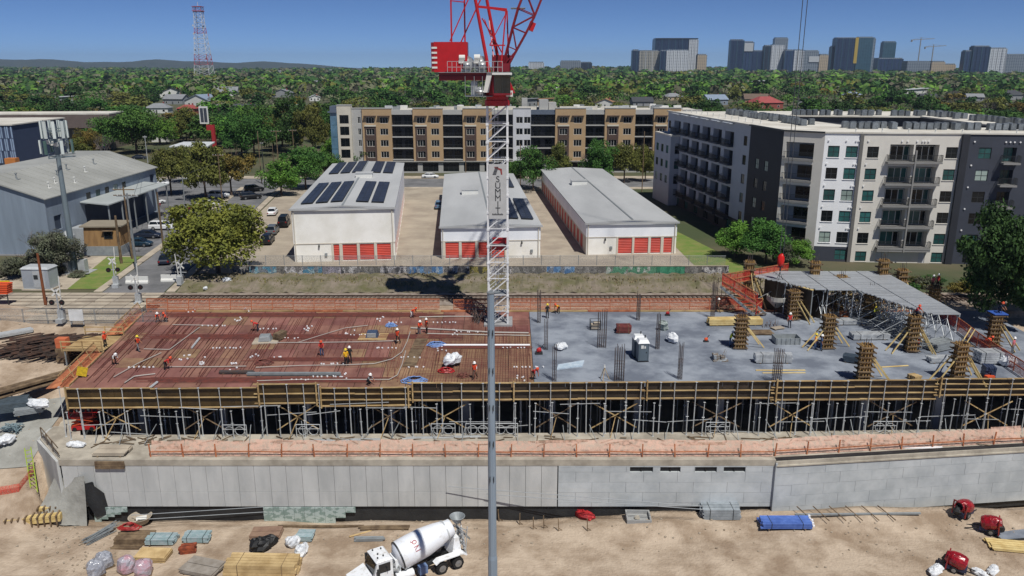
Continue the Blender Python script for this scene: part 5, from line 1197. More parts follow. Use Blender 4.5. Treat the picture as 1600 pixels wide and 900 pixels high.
# small standing plates so that nobody floats
for (px, py, y) in ((1278, 466, 97.2), (1460, 450, 97.7)):
    c = PY(px, py, y); t = thing('work_platform', 'small timber work platform on legs behind the %s' % ('black wall forms' if px == 1278 else 'far column form'), 'platform', (c.x, y, 0)); z = max(.1, c.z)
    piece('planks', timber, t, (0, 0, z-.03), (1.6, .9, .06))
    for sx in (-.7, .7):
        for sy in (-.4, .4): piece('leg', galv, t, (sx, sy, (z-.06)/2), (.06, .06, z-.06))
t = P(1553, 541, 0); o = MB().box(-.75, .75, -.75, .75, 0, .08).obj('cap_board', blue_pl, None, (t.x, t.y+.3, 3.9*.95+.05)); tag(o, 'blue plastic cap board on top of the right edge column form', 'cap board')
# ================================================================ materials lying on deck and slab
def bag(name, label, cat, loc, r, mat, seed=1, n=3, grp=None):
    t = MB(); rq = random.Random(seed)
    for k in range(n): t.blob((rq.uniform(-.4, .4)*r[0], rq.uniform(-.4, .4)*r[1], r[2]*.62), (r[0]*rq.uniform(.55, .8), r[1]*rq.uniform(.55, .8), r[2]*rq.uniform(.6, .8)), seed*7+k, 10, 7, .22, .85)
    return tag(t.obj(name, mat, None, loc, rq.uniform(0, 3)), label, cat, grp)
bagm = M('white_bag', '#e4e6e8', .7, col2='#bfc4ca', scale=3, bump=.3, bscale=6)
def stack(name, label, cat, px, py, z, L_, nw, nh, w_, h, mat, rz=0, gap=.035, skids=True, item='board', loc=None, band=None):
    c = loc or P(px, py, z); t = thing(name, label, cat, (c[0], c[1], c[2]+.006), rz); rq = random.Random(len(label))
    z0 = .1 if skids else 0
    if skids:
        for s in (-.35, .35): piece('skid', timber_old, t, (s*L_, 0, .05), (.12, nw*(w_+gap), .1))
    for j in range(nh):
        for i in range(nw):
            piece(item, mat, t, (rq.uniform(-.09, .09), (i-(nw-1)/2)*(w_+gap), z0+h*(j+.5)), (L_*rq.uniform(.93, 1), w_*rq.uniform(.92, 1), h-.025))
    if band:
        for s in (-.3, .3): MB().box(s*L_-.02, s*L_+.02, -nw*(w_+gap)/2-.012, nw*(w_+gap)/2+.012, z0-.01, z0+h*nh+.012).obj('strap', band, t)
    return t
def conduit(label, pts, r=.048, mat=pvc, z=.14):
    q = [P(px, py, 0)+Vector((0, 0, z)) for px, py in pts]; c = q[0].copy(); c.z = 0
    return tag(MB().path([p-c for p in q], r, 6).obj('conduit', mat, None, c), label, 'conduit')
conduit('long pale conduit curving from mid deck up to the pit cover', [(400, 576), (470, 573), (540, 572), (585, 570), (612, 563), (628, 552), (636, 536), (641, 520)])
conduit('pale conduit running across the middle of the deck to the worker', [(420, 537), (480, 537), (560, 536), (625, 534)])
conduit('front pale conduit bending back before the blue tarp', [(402, 597), (470, 595), (560, 595), (608, 595), (621, 588), (628, 572), (634, 550)], .05)
conduit('thin pale conduit slanting from deck middle to the grey vent', [(465, 537), (500, 526), (540, 514), (575, 510)], .04)
conduit('pair of white pipes leading to the slab, upper pipe', [(642, 514), (700, 517), (770, 521), (826, 522)], .1); conduit('lower white pipe leading across the deck to the slab', [(668, 523), (760, 525), (828, 526)], .07)
conduit('wide white pipe beside the blue coil', [(690, 541), (760, 541), (828, 541)], .12, white_pl); conduit('pale conduit near the left worker running right', [(225, 547), (265, 548), (300, 522), (312, 513)], .05)
conduit('pale conduit along the front left of the deck', [(262, 575), (330, 575), (385, 574)], .05); conduit('curved pale hose at the front left corner of the deck', [(195, 600), (210, 590), (225, 588), (243, 586)], .06)
conduit('pale conduit by the back left of the deck', [(270, 509), (330, 510)], .05); conduit('pale conduit leading from the left to the deck middle', [(178, 591), (215, 570), (252, 553)], .05); conduit('thin conduit along the back beside the crane', [(655, 497), (700, 496), (760, 496)], .07)
conduit('grey channel lying near the front left conduits', [(300, 545), (312, 530)], .12, galv); conduit('pair of grey channels by the front left edge', [(232, 610), (246, 599)], .12, galv)
stack('steel_bundle', 'long dark bundle of steel bars lying near the front edge of the deck', 'steel bundle', 460, 587, 0, 9.5, 3, 2, .12, .12, galv_dull, .0, item='bar'); stack('steel_bundle', 'shorter dark bundle of bars right of the long bundle', 'steel bundle', 370, 584, 0, 3.6, 3, 2, .12, .12, rebar_dark, .02, item='bar')
t = thing('pit_cover', 'long dark brown sunken trench cover crossing the deck near the crane', 'trench cover', P(652, 545, 0), 0)
for k in range(9):
    a, b_ = P(652+((k-4)*-2.6), 523+k*5.6, 0)-t.location, P(652+((k-3)*-2.6), 523+(k+1)*5.6, 0)-t.location; MB().obox(((a.x+b_.x)/2, (a.y+b_.y)/2, .07), (1.35, abs(a.y-b_.y)-.04, .1), 0).obj('board', timber_old, t)
for (px, py, sc, lb, rz) in ((415, 533, 1.0, 'grey metal vent box on a pale timber pad, left on the deck', .1), (582, 527, 1.15, 'dark blue vent box in a timber frame, middle of the deck', 0)):
    c = P(px, py, 0); t = thing('vent_box', lb, 'vent box', (c.x, c.y, .01), rz)
    MB().box(-1.3*sc, 1.5*sc, -1.1, 1.1, 0, .12).obj('pad', timber if px > 500 else walkconc, t)
    MB().hexa([(-.7, -.6, .12), (.7, -.6, .12), (.7, .6, .12), (-.7, .6, .12), (-.55, -.45, .75), (.55, -.45, .75), (.55, .45, .75), (-.55, .45, .75)]).obj('hood', galv_dull if px < 500 else M('vent_blue', '#40506b', .5, var=.3, scale=2), t)
    b = MB()
    for k in range(4): b.box(-.5, .5, -.66+.02*k, -.6+.03*k, .2+.13*k, .27+.13*k)
    b.obj('louvre', galv, t)
stack('timber_crate', 'open brown timber box beside the left grey vent', 'crate', 438, 530, 0, 1.6, 2, 3, .4, .25, timber_old, 1.2, item='plank')
def coil(label, px, py, r, mat, z=0.):
    c = P(px, py, z); b = MB(); rq = random.Random(px)
    for j in range(5):
        rr_ = r*(1-.12*j)+rq.uniform(-.05, .05); pts = [(rr_*math.cos(a)*1.5+rq.uniform(-.1, .1), rr_*math.sin(a)+rq.uniform(-.1, .1), .06+.07*j) for a in [2*math.pi*k/14 for k in range(15)]]; b.path(pts, .045, 4)
    return tag(b.obj('cable_coil', mat, None, (c.x, c.y, .02)), label, 'cable coil')
coil('light blue cable coil right of the pit cover', 682, 540, .75, blue_tarp); coil('light blue cable coil by the front edge left of the pole', 648, 596, .85, blue_tarp); coil('small blue cable coil near the back edge of the deck', 611, 510, .45, blue_tarp); coil('red cable ring lying near the white bag', 697, 581, .6, red_pl); coil('thin brown cable ring near the orange vest', 723, 589, .4, rebar); coil('dark red cable ring on the left of the deck', 412, 568, .7, rebar_red)
bag('bulk_bag', 'white bulk bag on the deck left of the pole', 'bag', P(706, 568, .35), (.95, .8, .8), bagm, 3)
bag('bulk_bag', 'crumpled white bag by the left rebar columns on the slab', 'bag', P(877, 546, 0), (.9, .7, .5), bagm, 5); bag('bulk_bag', 'white tarp bag right of the portable toilets', 'bag', P(1052, 534, 0), (1.0, .8, .75), bagm, 6); bag('bulk_bag', 'white bag pile beside the right slab edge', 'bag', P(1577, 572, 0), (1.1, .9, .8), bagm, 8)
b = MB(); q = [P(870, 577, 0), P(912, 567, 0), P(913, 571, 0), P(871, 578.5, 0)]
tag(MB().prism([(v.x-q[0].x, v.y-q[0].y) for v in (P(870, 578, 0), P(910, 573, 0), P(913, 564, 0), P(872, 571, 0))], 0, .12).obj('blue_sheet', M('pale_blue_sheet', '#a9bccb', .4, col2='#c3d0da', scale=2, bump=.4), None, q[0]), 'pale blue plastic sheet lying on the slab by the rebar columns', 'plastic sheet')
stack('plank_stack', 'brown red pallet stack of short planks behind the toilets', 'plank stack', 974, 519, 0, 1.75, 4, 4, .28, .2, M('red_wood', '#7c3c36', .7, col2='#5c2a28', scale=2, rnd=.15), 0, item='plank', band=timber_old)
c = P(930, 514, 0); t = thing('tool_cage', 'small dark wire cage with pale boxes near the back of the slab', 'cage', (c.x, c.y, .005)); b = MB()
for sx in (-.6, .6):
    for sy in (-.5, .5): b.bar((sx, sy, 0), (sx, sy, 1.1), .06)
for z in (.1, .6, 1.1): b.bar((-.6, -.5, z), (.6, -.5, z), .05).bar((-.6, .5, z), (.6, .5, z), .05).bar((-.6, -.5, z), (-.6, .5, z), .05).bar((.6, -.5, z), (.6, .5, z), .05)
b.obj('cage', frame_dark, t); MB().box(-.5, .4, -.4, .4, .12, .6).box(-.2, .5, -.3, .3, .61, .85).obj('boxes', yardconc, t)
c = P(1036, 516, 0); tag(MB().blob((0, 0, .5), (.6, .5, .6), 2, jit=.35).bar((-.5, 0, 0), (-.4, 0, 1.3), .05).bar((.4, .1, 0), (.5, 0, 1.2), .05).obj('hose_rack', M('hose_green', '#5c6b66', .7, col2='#a9b1ae', scale=5), None, (c.x, c.y, .01)), 'small grey green hose rack beside the rebar column behind the toilets', 'hose rack')
# portable toilets
tg = M('toilet_grey', '#5b6872', .55, var=.1); tw = M('toilet_white', '#dfe2e4', .5, var=.05)
for i, (dx, dy) in enumerate(((0, 0), (-.25, 1.3))):
    c = P(1005, 567, 0); t = thing('portable_toilet', ('grey portable toilet with white domed roof, nearer of two', 'grey portable toilet with white domed roof, farther of two')[i], 'portable toilet', (c.x+dx, c.y+.8+dy, .005), .08)
    MB().box(-.58, .58, -.58, .58, 0, .12).obj('base', black, t)
    MB().box(-.56, .56, -.56, .56, .12, 2.05).obj('cabin', tg, t); o = MB().box(-.4, .4, -.585, -.562, .16, 1.95).obj('door', tg, t); MB().box(.24, .34, -.61, -.586, 1.0, 1.12).obj('handle', black, o)
    for k in (-1, 1): MB().box(k*.5-.04, k*.5+.04, -.6, -.562, .12, 2.05).obj('corner_post', tg, t)
    MB().hexa([(-.62, -.62, 2.05), (.62, -.62, 2.05), (.62, .62, 2.05), (-.62, .62, 2.05), (-.45, -.4, 2.4), (.45, -.4, 2.4), (.45, .4, 2.4), (-.45, .4, 2.4)]).obj('roof', tw, t)
    MB().tube((.3, .3, 2.3), (.3, .3, 2.7), .06).obj('vent_pipe', black, t); MB().box(-.3, -.02, -.6, -.586, 1.5, 1.85).box(.05, .2, -.6, -.586, 1.5, 1.75).obj('notice', frame_white, t)
c = P(944, 594, 0); b = MB()
for a in (.3, 2.3, 4.4): b.bar((0, 0, 1.35), (.55*math.cos(a), .55*math.sin(a), 0), .05)
t = thing('tripod', 'surveying tripod with pale head standing on the slab', 'tripod', (c.x, c.y, .005)); b.obj('legs', timber, t); MB().lathe([(.1, 1.33), (.1, 1.4), (.07, 1.45), (.07, 1.6)], 8).obj('head', frame_white, t)
stack('timber_beams', 'stack of long yellow timber beams behind the stained column form', 'timber stack', 1148, 507, 0, 6.6, 4, 3, .28, .24, timber_new, .04, item='beam')
tag(MB().box(-.8, .8, -.7, .7, 0, .12).box(-.7, -.1, -.5, .5, .13, .6).box(.1, .5, -.4, .4, .13, .45).bar((.2, -.3, .4), (.6, .2, 1.1), .06).bar((.4, -.4, .4), (.7, .0, 1.0), .06).obj('tool_pallet', M('tool_mix', '#9aa4ad', .7, col2='#6d5c48', scale=2.5), None, P(1124, 562, 0)), 'pallet with tools and white drum lid on the open slab', 'pallet')
beamm = M('steel_beam', '#c9cdd0', .4, .3, col2='#a9adb1', scale=1.5, rnd=.1)
stack('beam_stack', 'stack of pale aluminium beams strapped together on the slab, foremost', 'beam stack', 1207, 566, 0, 4.0, 4, 6, .2, .15, beamm, 0, item='beam', band=frame_dark)
t = P(1228, 535, 0); cr8 = thing('steel_crate', 'shallow grey steel crate in front of the white helmet', 'crate', (t.x, t.y, .005), .0); b = MB(); b.box(-1.4, 1.4, -.8, .8, 0, .08)
for (a0_, a1_, b0_, b1_) in ((-1.4, 1.4, -.8, -.74), (-1.4, 1.4, .74, .8), (-1.4, -1.34, -.74, .74), (1.34, 1.4, -.74, .74)): b.box(a0_, a1_, b0_, b1_, .08, .75)
b.obj('body', galv_dull, cr8); b = MB()
for k in range(6): b.box(-1.3+.5*k, -1.2+.5*k, -.86, -.8, 0, .75)
b.obj('rib', galv_dull, cr8)
stack('loose_planks', 'two pale planks lying on the slab in front of the beam stack', 'planks', 1220, 579, 0, 5.2, 1, 1, .25, .07, timber_new, 0, skids=False, item='plank'); stack('loose_planks', 'single long pale plank nearest the slab front edge', 'planks', 1225, 583, 0, 4.6, 1, 1, .2, .06, timber_new, .01, skids=False, item='plank')
stack('beam_stack', 'pale beam stack beneath the middle of the shoring', 'beam stack', 1328, 506, 0, 3.6, 4, 2, .3, .25, beamm, .02, item='beam', band=frame_dark); stack('beam_stack', 'pale beam stack left of the propped column form', 'beam stack', 1358, 529, 0, 4.3, 4, 3, .3, .2, beamm, .02, item='beam', band=frame_dark)
stack('panel_stack', 'dark steel panel stack left of the front column form', 'panel stack', 1334, 566, 0, 2.2, 3, 3, .35, .22, M('panel_dark', '#475563', .5, .3, var=.3, scale=2), -.5, item='panel'); stack('panel_stack', 'angled grey panel stack behind the stooping lime vest', 'panel stack', 1467, 545, 0, 3.2, 4, 4, .4, .22, galv_dull, .45, item='panel'); stack('beam_stack', 'low pale beam stack left of the right front column form', 'beam stack', 1468, 565, 0, 2.6, 4, 3, .25, .16, beamm, .1, item='beam')
stack('panel_stack', 'big pale panel stack in a steel frame at the right', 'panel stack', 1543, 566, 0, 2.5, 4, 5, .35, .24, beamm, 0, item='panel', band=frame_dark); stack('pipe_rack', 'small rack of dark pipes with orange box at the right front', 'pipe rack', 1543, 590, 0, 1.2, 4, 6, .22, .2, M('rack_blue', '#3f4b66', .5, .2, var=.3, scale=3), 1.4, item='pipe')
stack('timber_pieces', 'small heap of cut timber blocks by the front edge formwork', 'timber blocks', 1428, 593, 0, .9, 3, 2, .3, .2, timber, .3, item='block'); stack('loose_planks', 'thin plank lying in the middle of the right slab', 'planks', 1398, 573, 0, 3.2, 1, 1, .2, .08, timber_new, .15, skids=False, item='plank'); stack('plywood_box', 'orange box at the foot of the pipe rack', 'box', 1546, 594, 0, .9, 1, 1, .5, .5, orange, .2, skids=False, item='side')
stack('small_pallet', 'red strapped boxes beside the middle beam stack', 'boxes', 1319, 497, 0, .9, 2, 2, .35, .35, timber_red, .1, item='box'); b = MB()
for k in range(8): b.bar((k*.25-1, 0, 0), (k*.25-.7+random.uniform(-.4, .4), 1.2, random.uniform(.2, .7)), .05)
tag(b.obj('bent_rails', rebar_dark, None, P(1205, 512, 0)+Vector((0, 0, .02))), 'pile of bent dark bars under the hanging bucket', 'rebar'); stack('timber_tray', 'wide shallow timber tray on the slab behind the steel crate', 'timber tray', 1185, 521, 0, 3.4, 3, 1, .5, .12, timber_old, .02, item='board'); stack('plank_ramp', 'tilted pale board on the tray behind the steel crate', 'board', 1214, 514, 0, 1.6, 1, 1, .9, .1, yardconc, .4, item='board')
for (px, py, lb, m_, s) in ((842, 553, 'red plate compactor near the deck joint on the slab', red_pl, .4), (1103, 534, 'small orange drill lying on the open slab', orange, .28), (1043, 493, 'dark red gas bottle at the back edge of the slab', red_pl, .3)):
    c = P(px, py, 0); t = thing('power_tool', lb, 'tool', (c.x, c.y, .005)); MB().box(-s, s, -s*.7, s*.7, 0, s*.5).obj('plate', frame_dark, t); MB().blob((0, 0, s*1.1), (s*.8, s*.6, s*.7), px, jit=.15).obj('motor', m_, t); MB().bar((0, 0, s*1.2), (s*1.4, .2, s*2.6), .06).obj('handle', frame_dark, t)
# ================================================================ low graffiti wall and chain fence behind the rails
def graffiti(name, cols, line):
    m = bpy.data.materials.new(name); m.use_nodes = True; N = m.node_tree.nodes; L = m.node_tree.links; b = N['Principled BSDF']; b.inputs['Roughness'].default_value = .8
    g_ = N.new('ShaderNodeNewGeometry'); mp = N.new('ShaderNodeMapping'); mp.inputs['Scale'].default_value = (1.9, 0, 1.1); L.new(g_.outputs['Position'], mp.inputs[0])
    nz = N.new('ShaderNodeTexNoise'); nz.inputs['Scale'].default_value = 1.4; L.new(mp.outputs[0], nz.inputs['Vector'])
    ad = N.new('ShaderNodeVectorMath'); ad.operation = 'MULTIPLY_ADD'; ad.inputs[1].default_value = (.9, .9, .9); L.new(nz.outputs[1], ad.inputs[0]); L.new(mp.outputs[0], ad.inputs[2])
    v = N.new('ShaderNodeTexVoronoi'); v.inputs['Scale'].default_value = 1.0; L.new(ad.outputs[0], v.inputs['Vector'])
    e = N.new('ShaderNodeTexVoronoi'); e.feature = 'DISTANCE_TO_EDGE'; L.new(ad.outputs[0], e.inputs['Vector'])
    r = N.new('ShaderNodeValToRGB'); r.color_ramp.interpolation = 'CONSTANT'; cr_r = r.color_ramp.elements
    for i, c in enumerate(cols):
        el = cr_r[i] if i < 2 else cr_r.new(i/len(cols)); el.position = i/len(cols); el.color = lin(c)+[1]
    L.new(v.outputs['Color'], r.inputs[0]); th = N.new('ShaderNodeMath'); th.operation = 'LESS_THAN'; th.inputs[1].default_value = .09; L.new(e.outputs[0], th.inputs[0])
    mx = N.new('ShaderNodeMix'); mx.data_type = 'RGBA'; mx.inputs[7].default_value = lin(line)+[1]; L.new(th.outputs[0], mx.inputs[0]); L.new(r.outputs[0], mx.inputs[6]); L.new(mx.outputs[2], b.inputs['Base Color']); return m
GR = dict(grey=graffiti('tag_grey', ['#8b8985', '#a09d98', '#77756f', '#94918c'], '#3a3a3c'), cyan=graffiti('tag_cyan', ['#7fb2c4', '#8f9296', '#5e93ad', '#a9c2c8'], '#2c4654'), bw=graffiti('tag_bw', ['#c9c6c6', '#8d8a88', '#d8d6d4', '#57575a'], '#2a2a2e'), lilac=graffiti('tag_lilac', ['#b7b0bb', '#a39faa', '#8f8c93', '#c7c1c6'], '#4d4a52'), blue=graffiti('tag_blue', ['#7ba6cf', '#b9c9d8', '#5d86b5', '#8b8f94'], '#31465f'), yellow=graffiti('tag_yellow', ['#c2b04a', '#8d8464', '#a59a4f', '#4c4a3a'], '#2a2a26'), green=graffiti('tag_green', ['#8fb39a', '#c1c9c0', '#5f9e7d', '#8b8d88'], '#3b4a40'), teal=graffiti('tag_teal', ['#3e8a6a', '#4f9a78', '#357a5c', '#58a583'], '#2d6a52'))
gw = thing('graffiti_wall', 'low concrete wall covered in graffiti along the far side of the rails', 'wall', (0, 114, 0))
spans_ = [(355, 382, 'grey'), (382, 425, 'cyan'), (425, 438, 'grey'), (438, 467, 'bw'), (467, 498, 'cyan'), (498, 528, 'lilac'), (528, 560, 'bw'), (560, 590, 'grey'), (590, 632, 'bw'), (632, 665, 'blue'), (665, 690, 'blue'), (690, 732, 'bw'), (732, 765, 'yellow'), (765, 800, 'bw'), (800, 855, 'grey'), (855, 900, 'blue'), (900, 950, 'grey'), (950, 985, 'green'), (985, 1030, 'green'), (1030, 1075, 'teal'), (1075, 1102, 'grey'), (1102, 1145, 'bw')]
for a, c, k in spans_:
    xa, xb = P(a, 433, .7).x, P(c, 433, .7).x; MB().box(xa+.02, xb-.02, -.12, .12, .3, 1.72).obj('wall_panel', GR[k], gw); piece('coping', yardconc, gw, ((xa+xb)/2, 0, 1.76), (xb-xa-.02, .3, .07))
fn = thing('chain_fence', 'grey chain link fence standing on the graffiti wall', 'fence', (0, 114.2, 0)); x = P(360, 433, 0).x
while x < 31:
    MB().tube((x, 0, 0), (x, 0, 3.3), .045, n=5).obj('post', galv_dull, fn); MB().quad((x, 0, 1.8), (x+2.7, 0, 1.8), (x+2.7, 0, 3.2), (x, 0, 3.2)).obj('mesh_panel', chain, fn); MB().tube((x, 0, 3.22), (x+2.7, 0, 3.22), .025, n=4).obj('top_rail', galv_dull, fn); x += 2.7
# ================================================================ vehicles
tyre = M('tyre', '#1b1b1c', .85, var=.15); rimm = M('rim', '#9a9c9e', .35, .6, var=.2); lampm = M('lamp_clear', '#d6dade', .15, var=0); lampr = M('lamp_red', '#8c1d1d', .25, var=0); carglass = M('car_glass', '#1a2026', .06, var=.15, spec=.8)
PAINT = {k: M('paint_'+k, v, .3, .1, var=.05, spec=.6) for k, v in dict(white='#e3e5e6', red='#8f1822', darkred='#5e1a20', navy='#1e2738', black='#191b1f', teal='#20394a', silver='#a3a8ad', blue='#5f7f9c', grey='#62676c').items()}
def wheel_meshes(r, w_):
    m_ = Matrix.Rotation(math.pi/2, 4, 'X'); return (shared(('ty', r, w_), lambda: MB().lathe([(r*.62, -w_/2), (r*.95, -w_/2), (r, -w_*.3), (r, w_*.3), (r*.95, w_/2), (r*.62, w_/2)], 14, m_).mesh('tyre', tyre)), shared(('ri', r, w_), lambda: MB().lathe([(r*.6, -w_*.52), (r*.4, -w_*.53), (r*.1, -w_*.6), (r*.1, w_*.6), (r*.4, w_*.53), (r*.6, w_*.52)], 10, m_).mesh('rim', rimm)))
def section_body(secs, hw):     # lofted body: (x, half width, z bottom, z shoulder, z top)
    b = MB(); n = 8
    for x, w_, z0, zs, zt_ in secs: b.v += [(x, -w_*.92, z0), (x, -w_, z0+.12), (x, -w_, zs), (x, -w_*.86, zt_), (x, w_*.86, zt_), (x, w_, zs), (x, w_, z0+.12), (x, w_*.92, z0)]
    for i in range(len(secs)-1):
        for k in range(n): j = (k+1) % n; b.f.append((i*n+k, (i+1)*n+k, (i+1)*n+j, i*n+j))
    b.f += [tuple(range(n)), tuple(range((len(secs)-1)*n, len(secs)*n))[::-1]]; b.mi = [0]*len(b.f); return b
CAR = {}
def make_car(kind):
    t = thing('parked_car', 'x', 'car')
    if kind == 'sedan':
        L_, W, wb = 4.7, .9, 2.75; secs = [(-2.35, .72, .35, .6, .72), (-2.2, .86, .25, .78, .92), (-1.3, .9, .22, .82, .98), (.7, .9, .22, .82, .98), (1.6, .88, .22, .75, .88), (2.2, .82, .25, .62, .72), (2.35, .7, .35, .55, .6)]; gh = ((-1.75, -1.05, .55, 1.35), .98, 1.42)
    elif kind == 'suv':
        L_, W, wb = 4.7, .93, 2.75; secs = [(-2.35, .8, .4, .8, 1.0), (-2.25, .92, .3, .95, 1.08), (-1.3, .93, .28, .98, 1.12), (.8, .93, .28, .98, 1.12), (1.6, .91, .28, .92, 1.05), (2.25, .85, .3, .78, .9), (2.38, .72, .4, .65, .75)]; gh = ((-2.2, -1.9, .5, 1.35), 1.1, 1.68)
    else:
        L_, W, wb = 5.2, .98, 3.2; secs = [(-2.6, .9, .45, 1.1, 1.25), (-2.55, .97, .35, 1.15, 1.3), (-1.3, .98, .3, 1.15, 1.3), (1.4, .98, .3, 1.15, 1.3), (1.9, .95, .3, 1.0, 1.15), (2.5, .88, .35, .85, .95), (2.6, .78, .4, .75, .8)]; gh = ((-2.5, -2.4, 1.2, 1.95), 1.28, 2.15)
    section_body(secs, W).obj('body', PAINT['white'], t)
    (a, b_, c, d), zb, zt_ = gh
    MB().hexa([(a, -W*.84, zb-.02), (d, -W*.84, zb-.02), (d, W*.84, zb-.02), (a, W*.84, zb-.02), (b_, -W*.7, zt_-.03), (c, -W*.7, zt_-.03), (c, W*.7, zt_-.03), (b_, W*.7, zt_-.03)]).obj('windows', carglass, t)
    b2 = MB().hexa([(b_-.06, -W*.72, zt_-.04), (c+.06, -W*.72, zt_-.04), (c+.06, W*.72, zt_-.04), (b_-.06, W*.72, zt_-.04), (b_+.1, -W*.62, zt_+.05), (c-.1, -W*.62, zt_+.05), (c-.1, W*.62, zt_+.05), (b_+.1, W*.62, zt_+.05)])
    for s in (-1, 1):
        for (p, q) in (((a, zb), (b_, zt_)), ((d, zb), (c, zt_)), (((a+d)/2, zb), ((b_+c)/2, zt_))): b2.bar((p[0], s*W*.845, p[1]), (q[0], s*W*.71, q[1]-.02), .07)
    b2.obj('roof', PAINT['white'], t)
    ty, ri = wheel_meshes(.33 if kind == 'sedan' else .37, .22)
    for sx in (-1, 1):
        for sy in (-1, 1): o = O('wheel', ty, t, (sx*wb/2, sy*(W-.1), .33 if kind == 'sedan' else .37)); O('rim', ri, o)
    for s in (-1, 1): MB().box(L_/2-.22, L_/2-.06, s*.62-.16, s*.62+.16, secs[-1][3]-.05, secs[-1][3]+.1).obj('headlight', lampm, t); MB().box(-L_/2-.01, -L_/2+.12, s*.66-.13, s*.66+.13, secs[0][3]-.05, secs[0][3]+.18).obj('taillight', lampr, t)
    return t
def car(kind, paint, loc, rz, label, used={}):
    if kind not in CAR: CAR[kind] = make_car(kind); o = CAR[kind]; o.location = loc; o.rotation_euler = (0, 0, rz); o['label'] = label
    else: o = copy_tree(CAR[kind], loc, rz, label)
    o['group'] = 'parked cars'; o['category'] = 'van' if kind == 'van' else 'car'
    for ch in o.children:
        if ch.name.split('.')[0] in ('body', 'roof'): ch.material_slots[0].link = 'OBJECT'; ch.material_slots[0].material = PAINT[paint]
for (kind, pa, px, py, rz, lb, z) in [('suv', 'white', 252, 360, 0, 'white estate car in the middle of the left parking lot', .03), ('sedan', 'navy', 229, 373, 0, 'dark blue saloon parked in front of the white estate car', .03), ('sedan', 'teal', 214, 386, 0, 'dark teal car half hidden behind the grey pole', .03), ('van', 'blue', 163, 354, 0, 'blue and white van beside the warehouse dock', .03), ('suv', 'white', 219, 331, .9, 'white car nosing out from under the warehouse canopy', .03), ('suv', 'red', 231, 326, .9, 'bright red car by the warehouse canopy', .03), ('suv', 'black', 208, 336, .9, 'black car in the shade of the warehouse canopy', .03), ('sedan', 'white', 240, 320, .9, 'white car at the far end of the canopy row', .03),
        ('sedan', 'darkred', 308, 331, .05, 'dark red saloon parked behind the big oak', .03), ('sedan', 'white', 323, 324, .05, 'white saloon parked next to the dark red one', .03), ('suv', 'white', 341, 310, 0, 'white off road car under the trees at the lot edge', .03), ('sedan', 'navy', 258, 412, R(102), 'dark saloon driving down the side street to the rails', .05), ('suv', 'black', 391, 312, R(30), 'black car under the trees beside the side street', .05), ('suv', 'black', 396, 300, R(30), 'second black car farther under the street trees', .05), ('sedan', 'navy', 217, 249, .2, 'dark car beyond the far end of the warehouse', .03), ('sedan', 'white', 250, 290, 0, 'white car behind the far canopy corner', .03), ('sedan', 'white', 105, 372, .3, 'white pickup half hidden behind the cell tower', .02), ('van', 'white', 112, 363, .2, 'white van behind the cell tower pole', .02),
        ('suv', 'black', 417, 381, R(96), 'black car beside the tall storage building, nearer', .03), ('suv', 'grey', 425, 366, R(96), 'dark grey car beside the tall storage building, farther', .03), ('van', 'black', 443, 354, R(98), 'black trailer van by the storage building corner', .03), ('suv', 'blue', 686, 326, R(94), 'blue grey car parked in the storage alley', .03), ('sedan', 'white', 672, 279, 0, 'white saloon driving on the street behind the storage buildings', .05), ('sedan', 'white', 425, 336, R(98), 'white car partly hidden beside the side street trees', .05)]:
    c = P(px, py, 0); car(kind, pa, (c.x, c.y+.6, z), rz, lb)
# ================================================================ warehouse and neighbours on the left
metal_w = M('warehouse_wall', '#8d9aa8', .6, .1, col2='#7f8b98', scale=.3, stretch=(2, 2, .2)); metal_r = M('warehouse_roof', '#a9aaa5', .6, .15, col2='#989994', scale=.12, detail=7); canopy_m = M('canopy_roof', '#aeb4b3', .6, .1, var=.12, scale=.2)
wh = thing('warehouse', 'pale grey metal warehouse with gable roof and side canopy on the left', 'warehouse', (-76, 129, 0))
facade(wh, (-26, 0), (0, 0), 0, 9.2, metal_w, [(6, 9, .1, 3.4, .3), (15.5, 17, 4.8, 6, .2), (1, 4, .1, 3.4, .3)], name='wall', back=frame_dark)
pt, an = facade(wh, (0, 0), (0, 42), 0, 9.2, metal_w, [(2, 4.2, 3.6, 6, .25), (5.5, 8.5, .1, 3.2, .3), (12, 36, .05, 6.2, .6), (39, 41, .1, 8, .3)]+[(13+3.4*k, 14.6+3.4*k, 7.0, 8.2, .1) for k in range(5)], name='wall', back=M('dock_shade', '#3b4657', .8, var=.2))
for k in range(5): window(wh, pt(13.8+3.4*k, 7.0, -.09), an, 1.6, 1.2, frame_dark)
facade(wh, (0, 42), (-26, 42), 0, 9.2, metal_w, name='wall'); facade(wh, (-26, 42), (-26, 0), 0, 9.2, metal_w, name='wall')
MB().add([(-26, .0, 9.2), (0, 0, 9.2), (-9.5, 0, 12.5), (-16.5, 0, 12.5)], [(0, 1, 2, 3)]).add([(-26, 42, 9.2), (0, 42, 9.2), (-9.5, 42, 12.5), (-16.5, 42, 12.5)], [(3, 2, 1, 0)]).obj('gable', metal_w, wh)
MB().xprism([(.4, 9.1), (.4, 9.25), (-9.5, 12.7), (-16.5, 12.7), (-26.4, 9.25), (-26.4, 9.1), (-16.5, 12.5), (-9.5, 12.5)], -.4, 42.4, 'y').obj('roof', metal_r, wh)
b = MB()
for k in range(21): y = -.3+k*2.1; b.bar((.4, y, 9.28), (-9.5, y, 12.74), .05, .06)
b.obj('roof_seams', metal_r, wh)
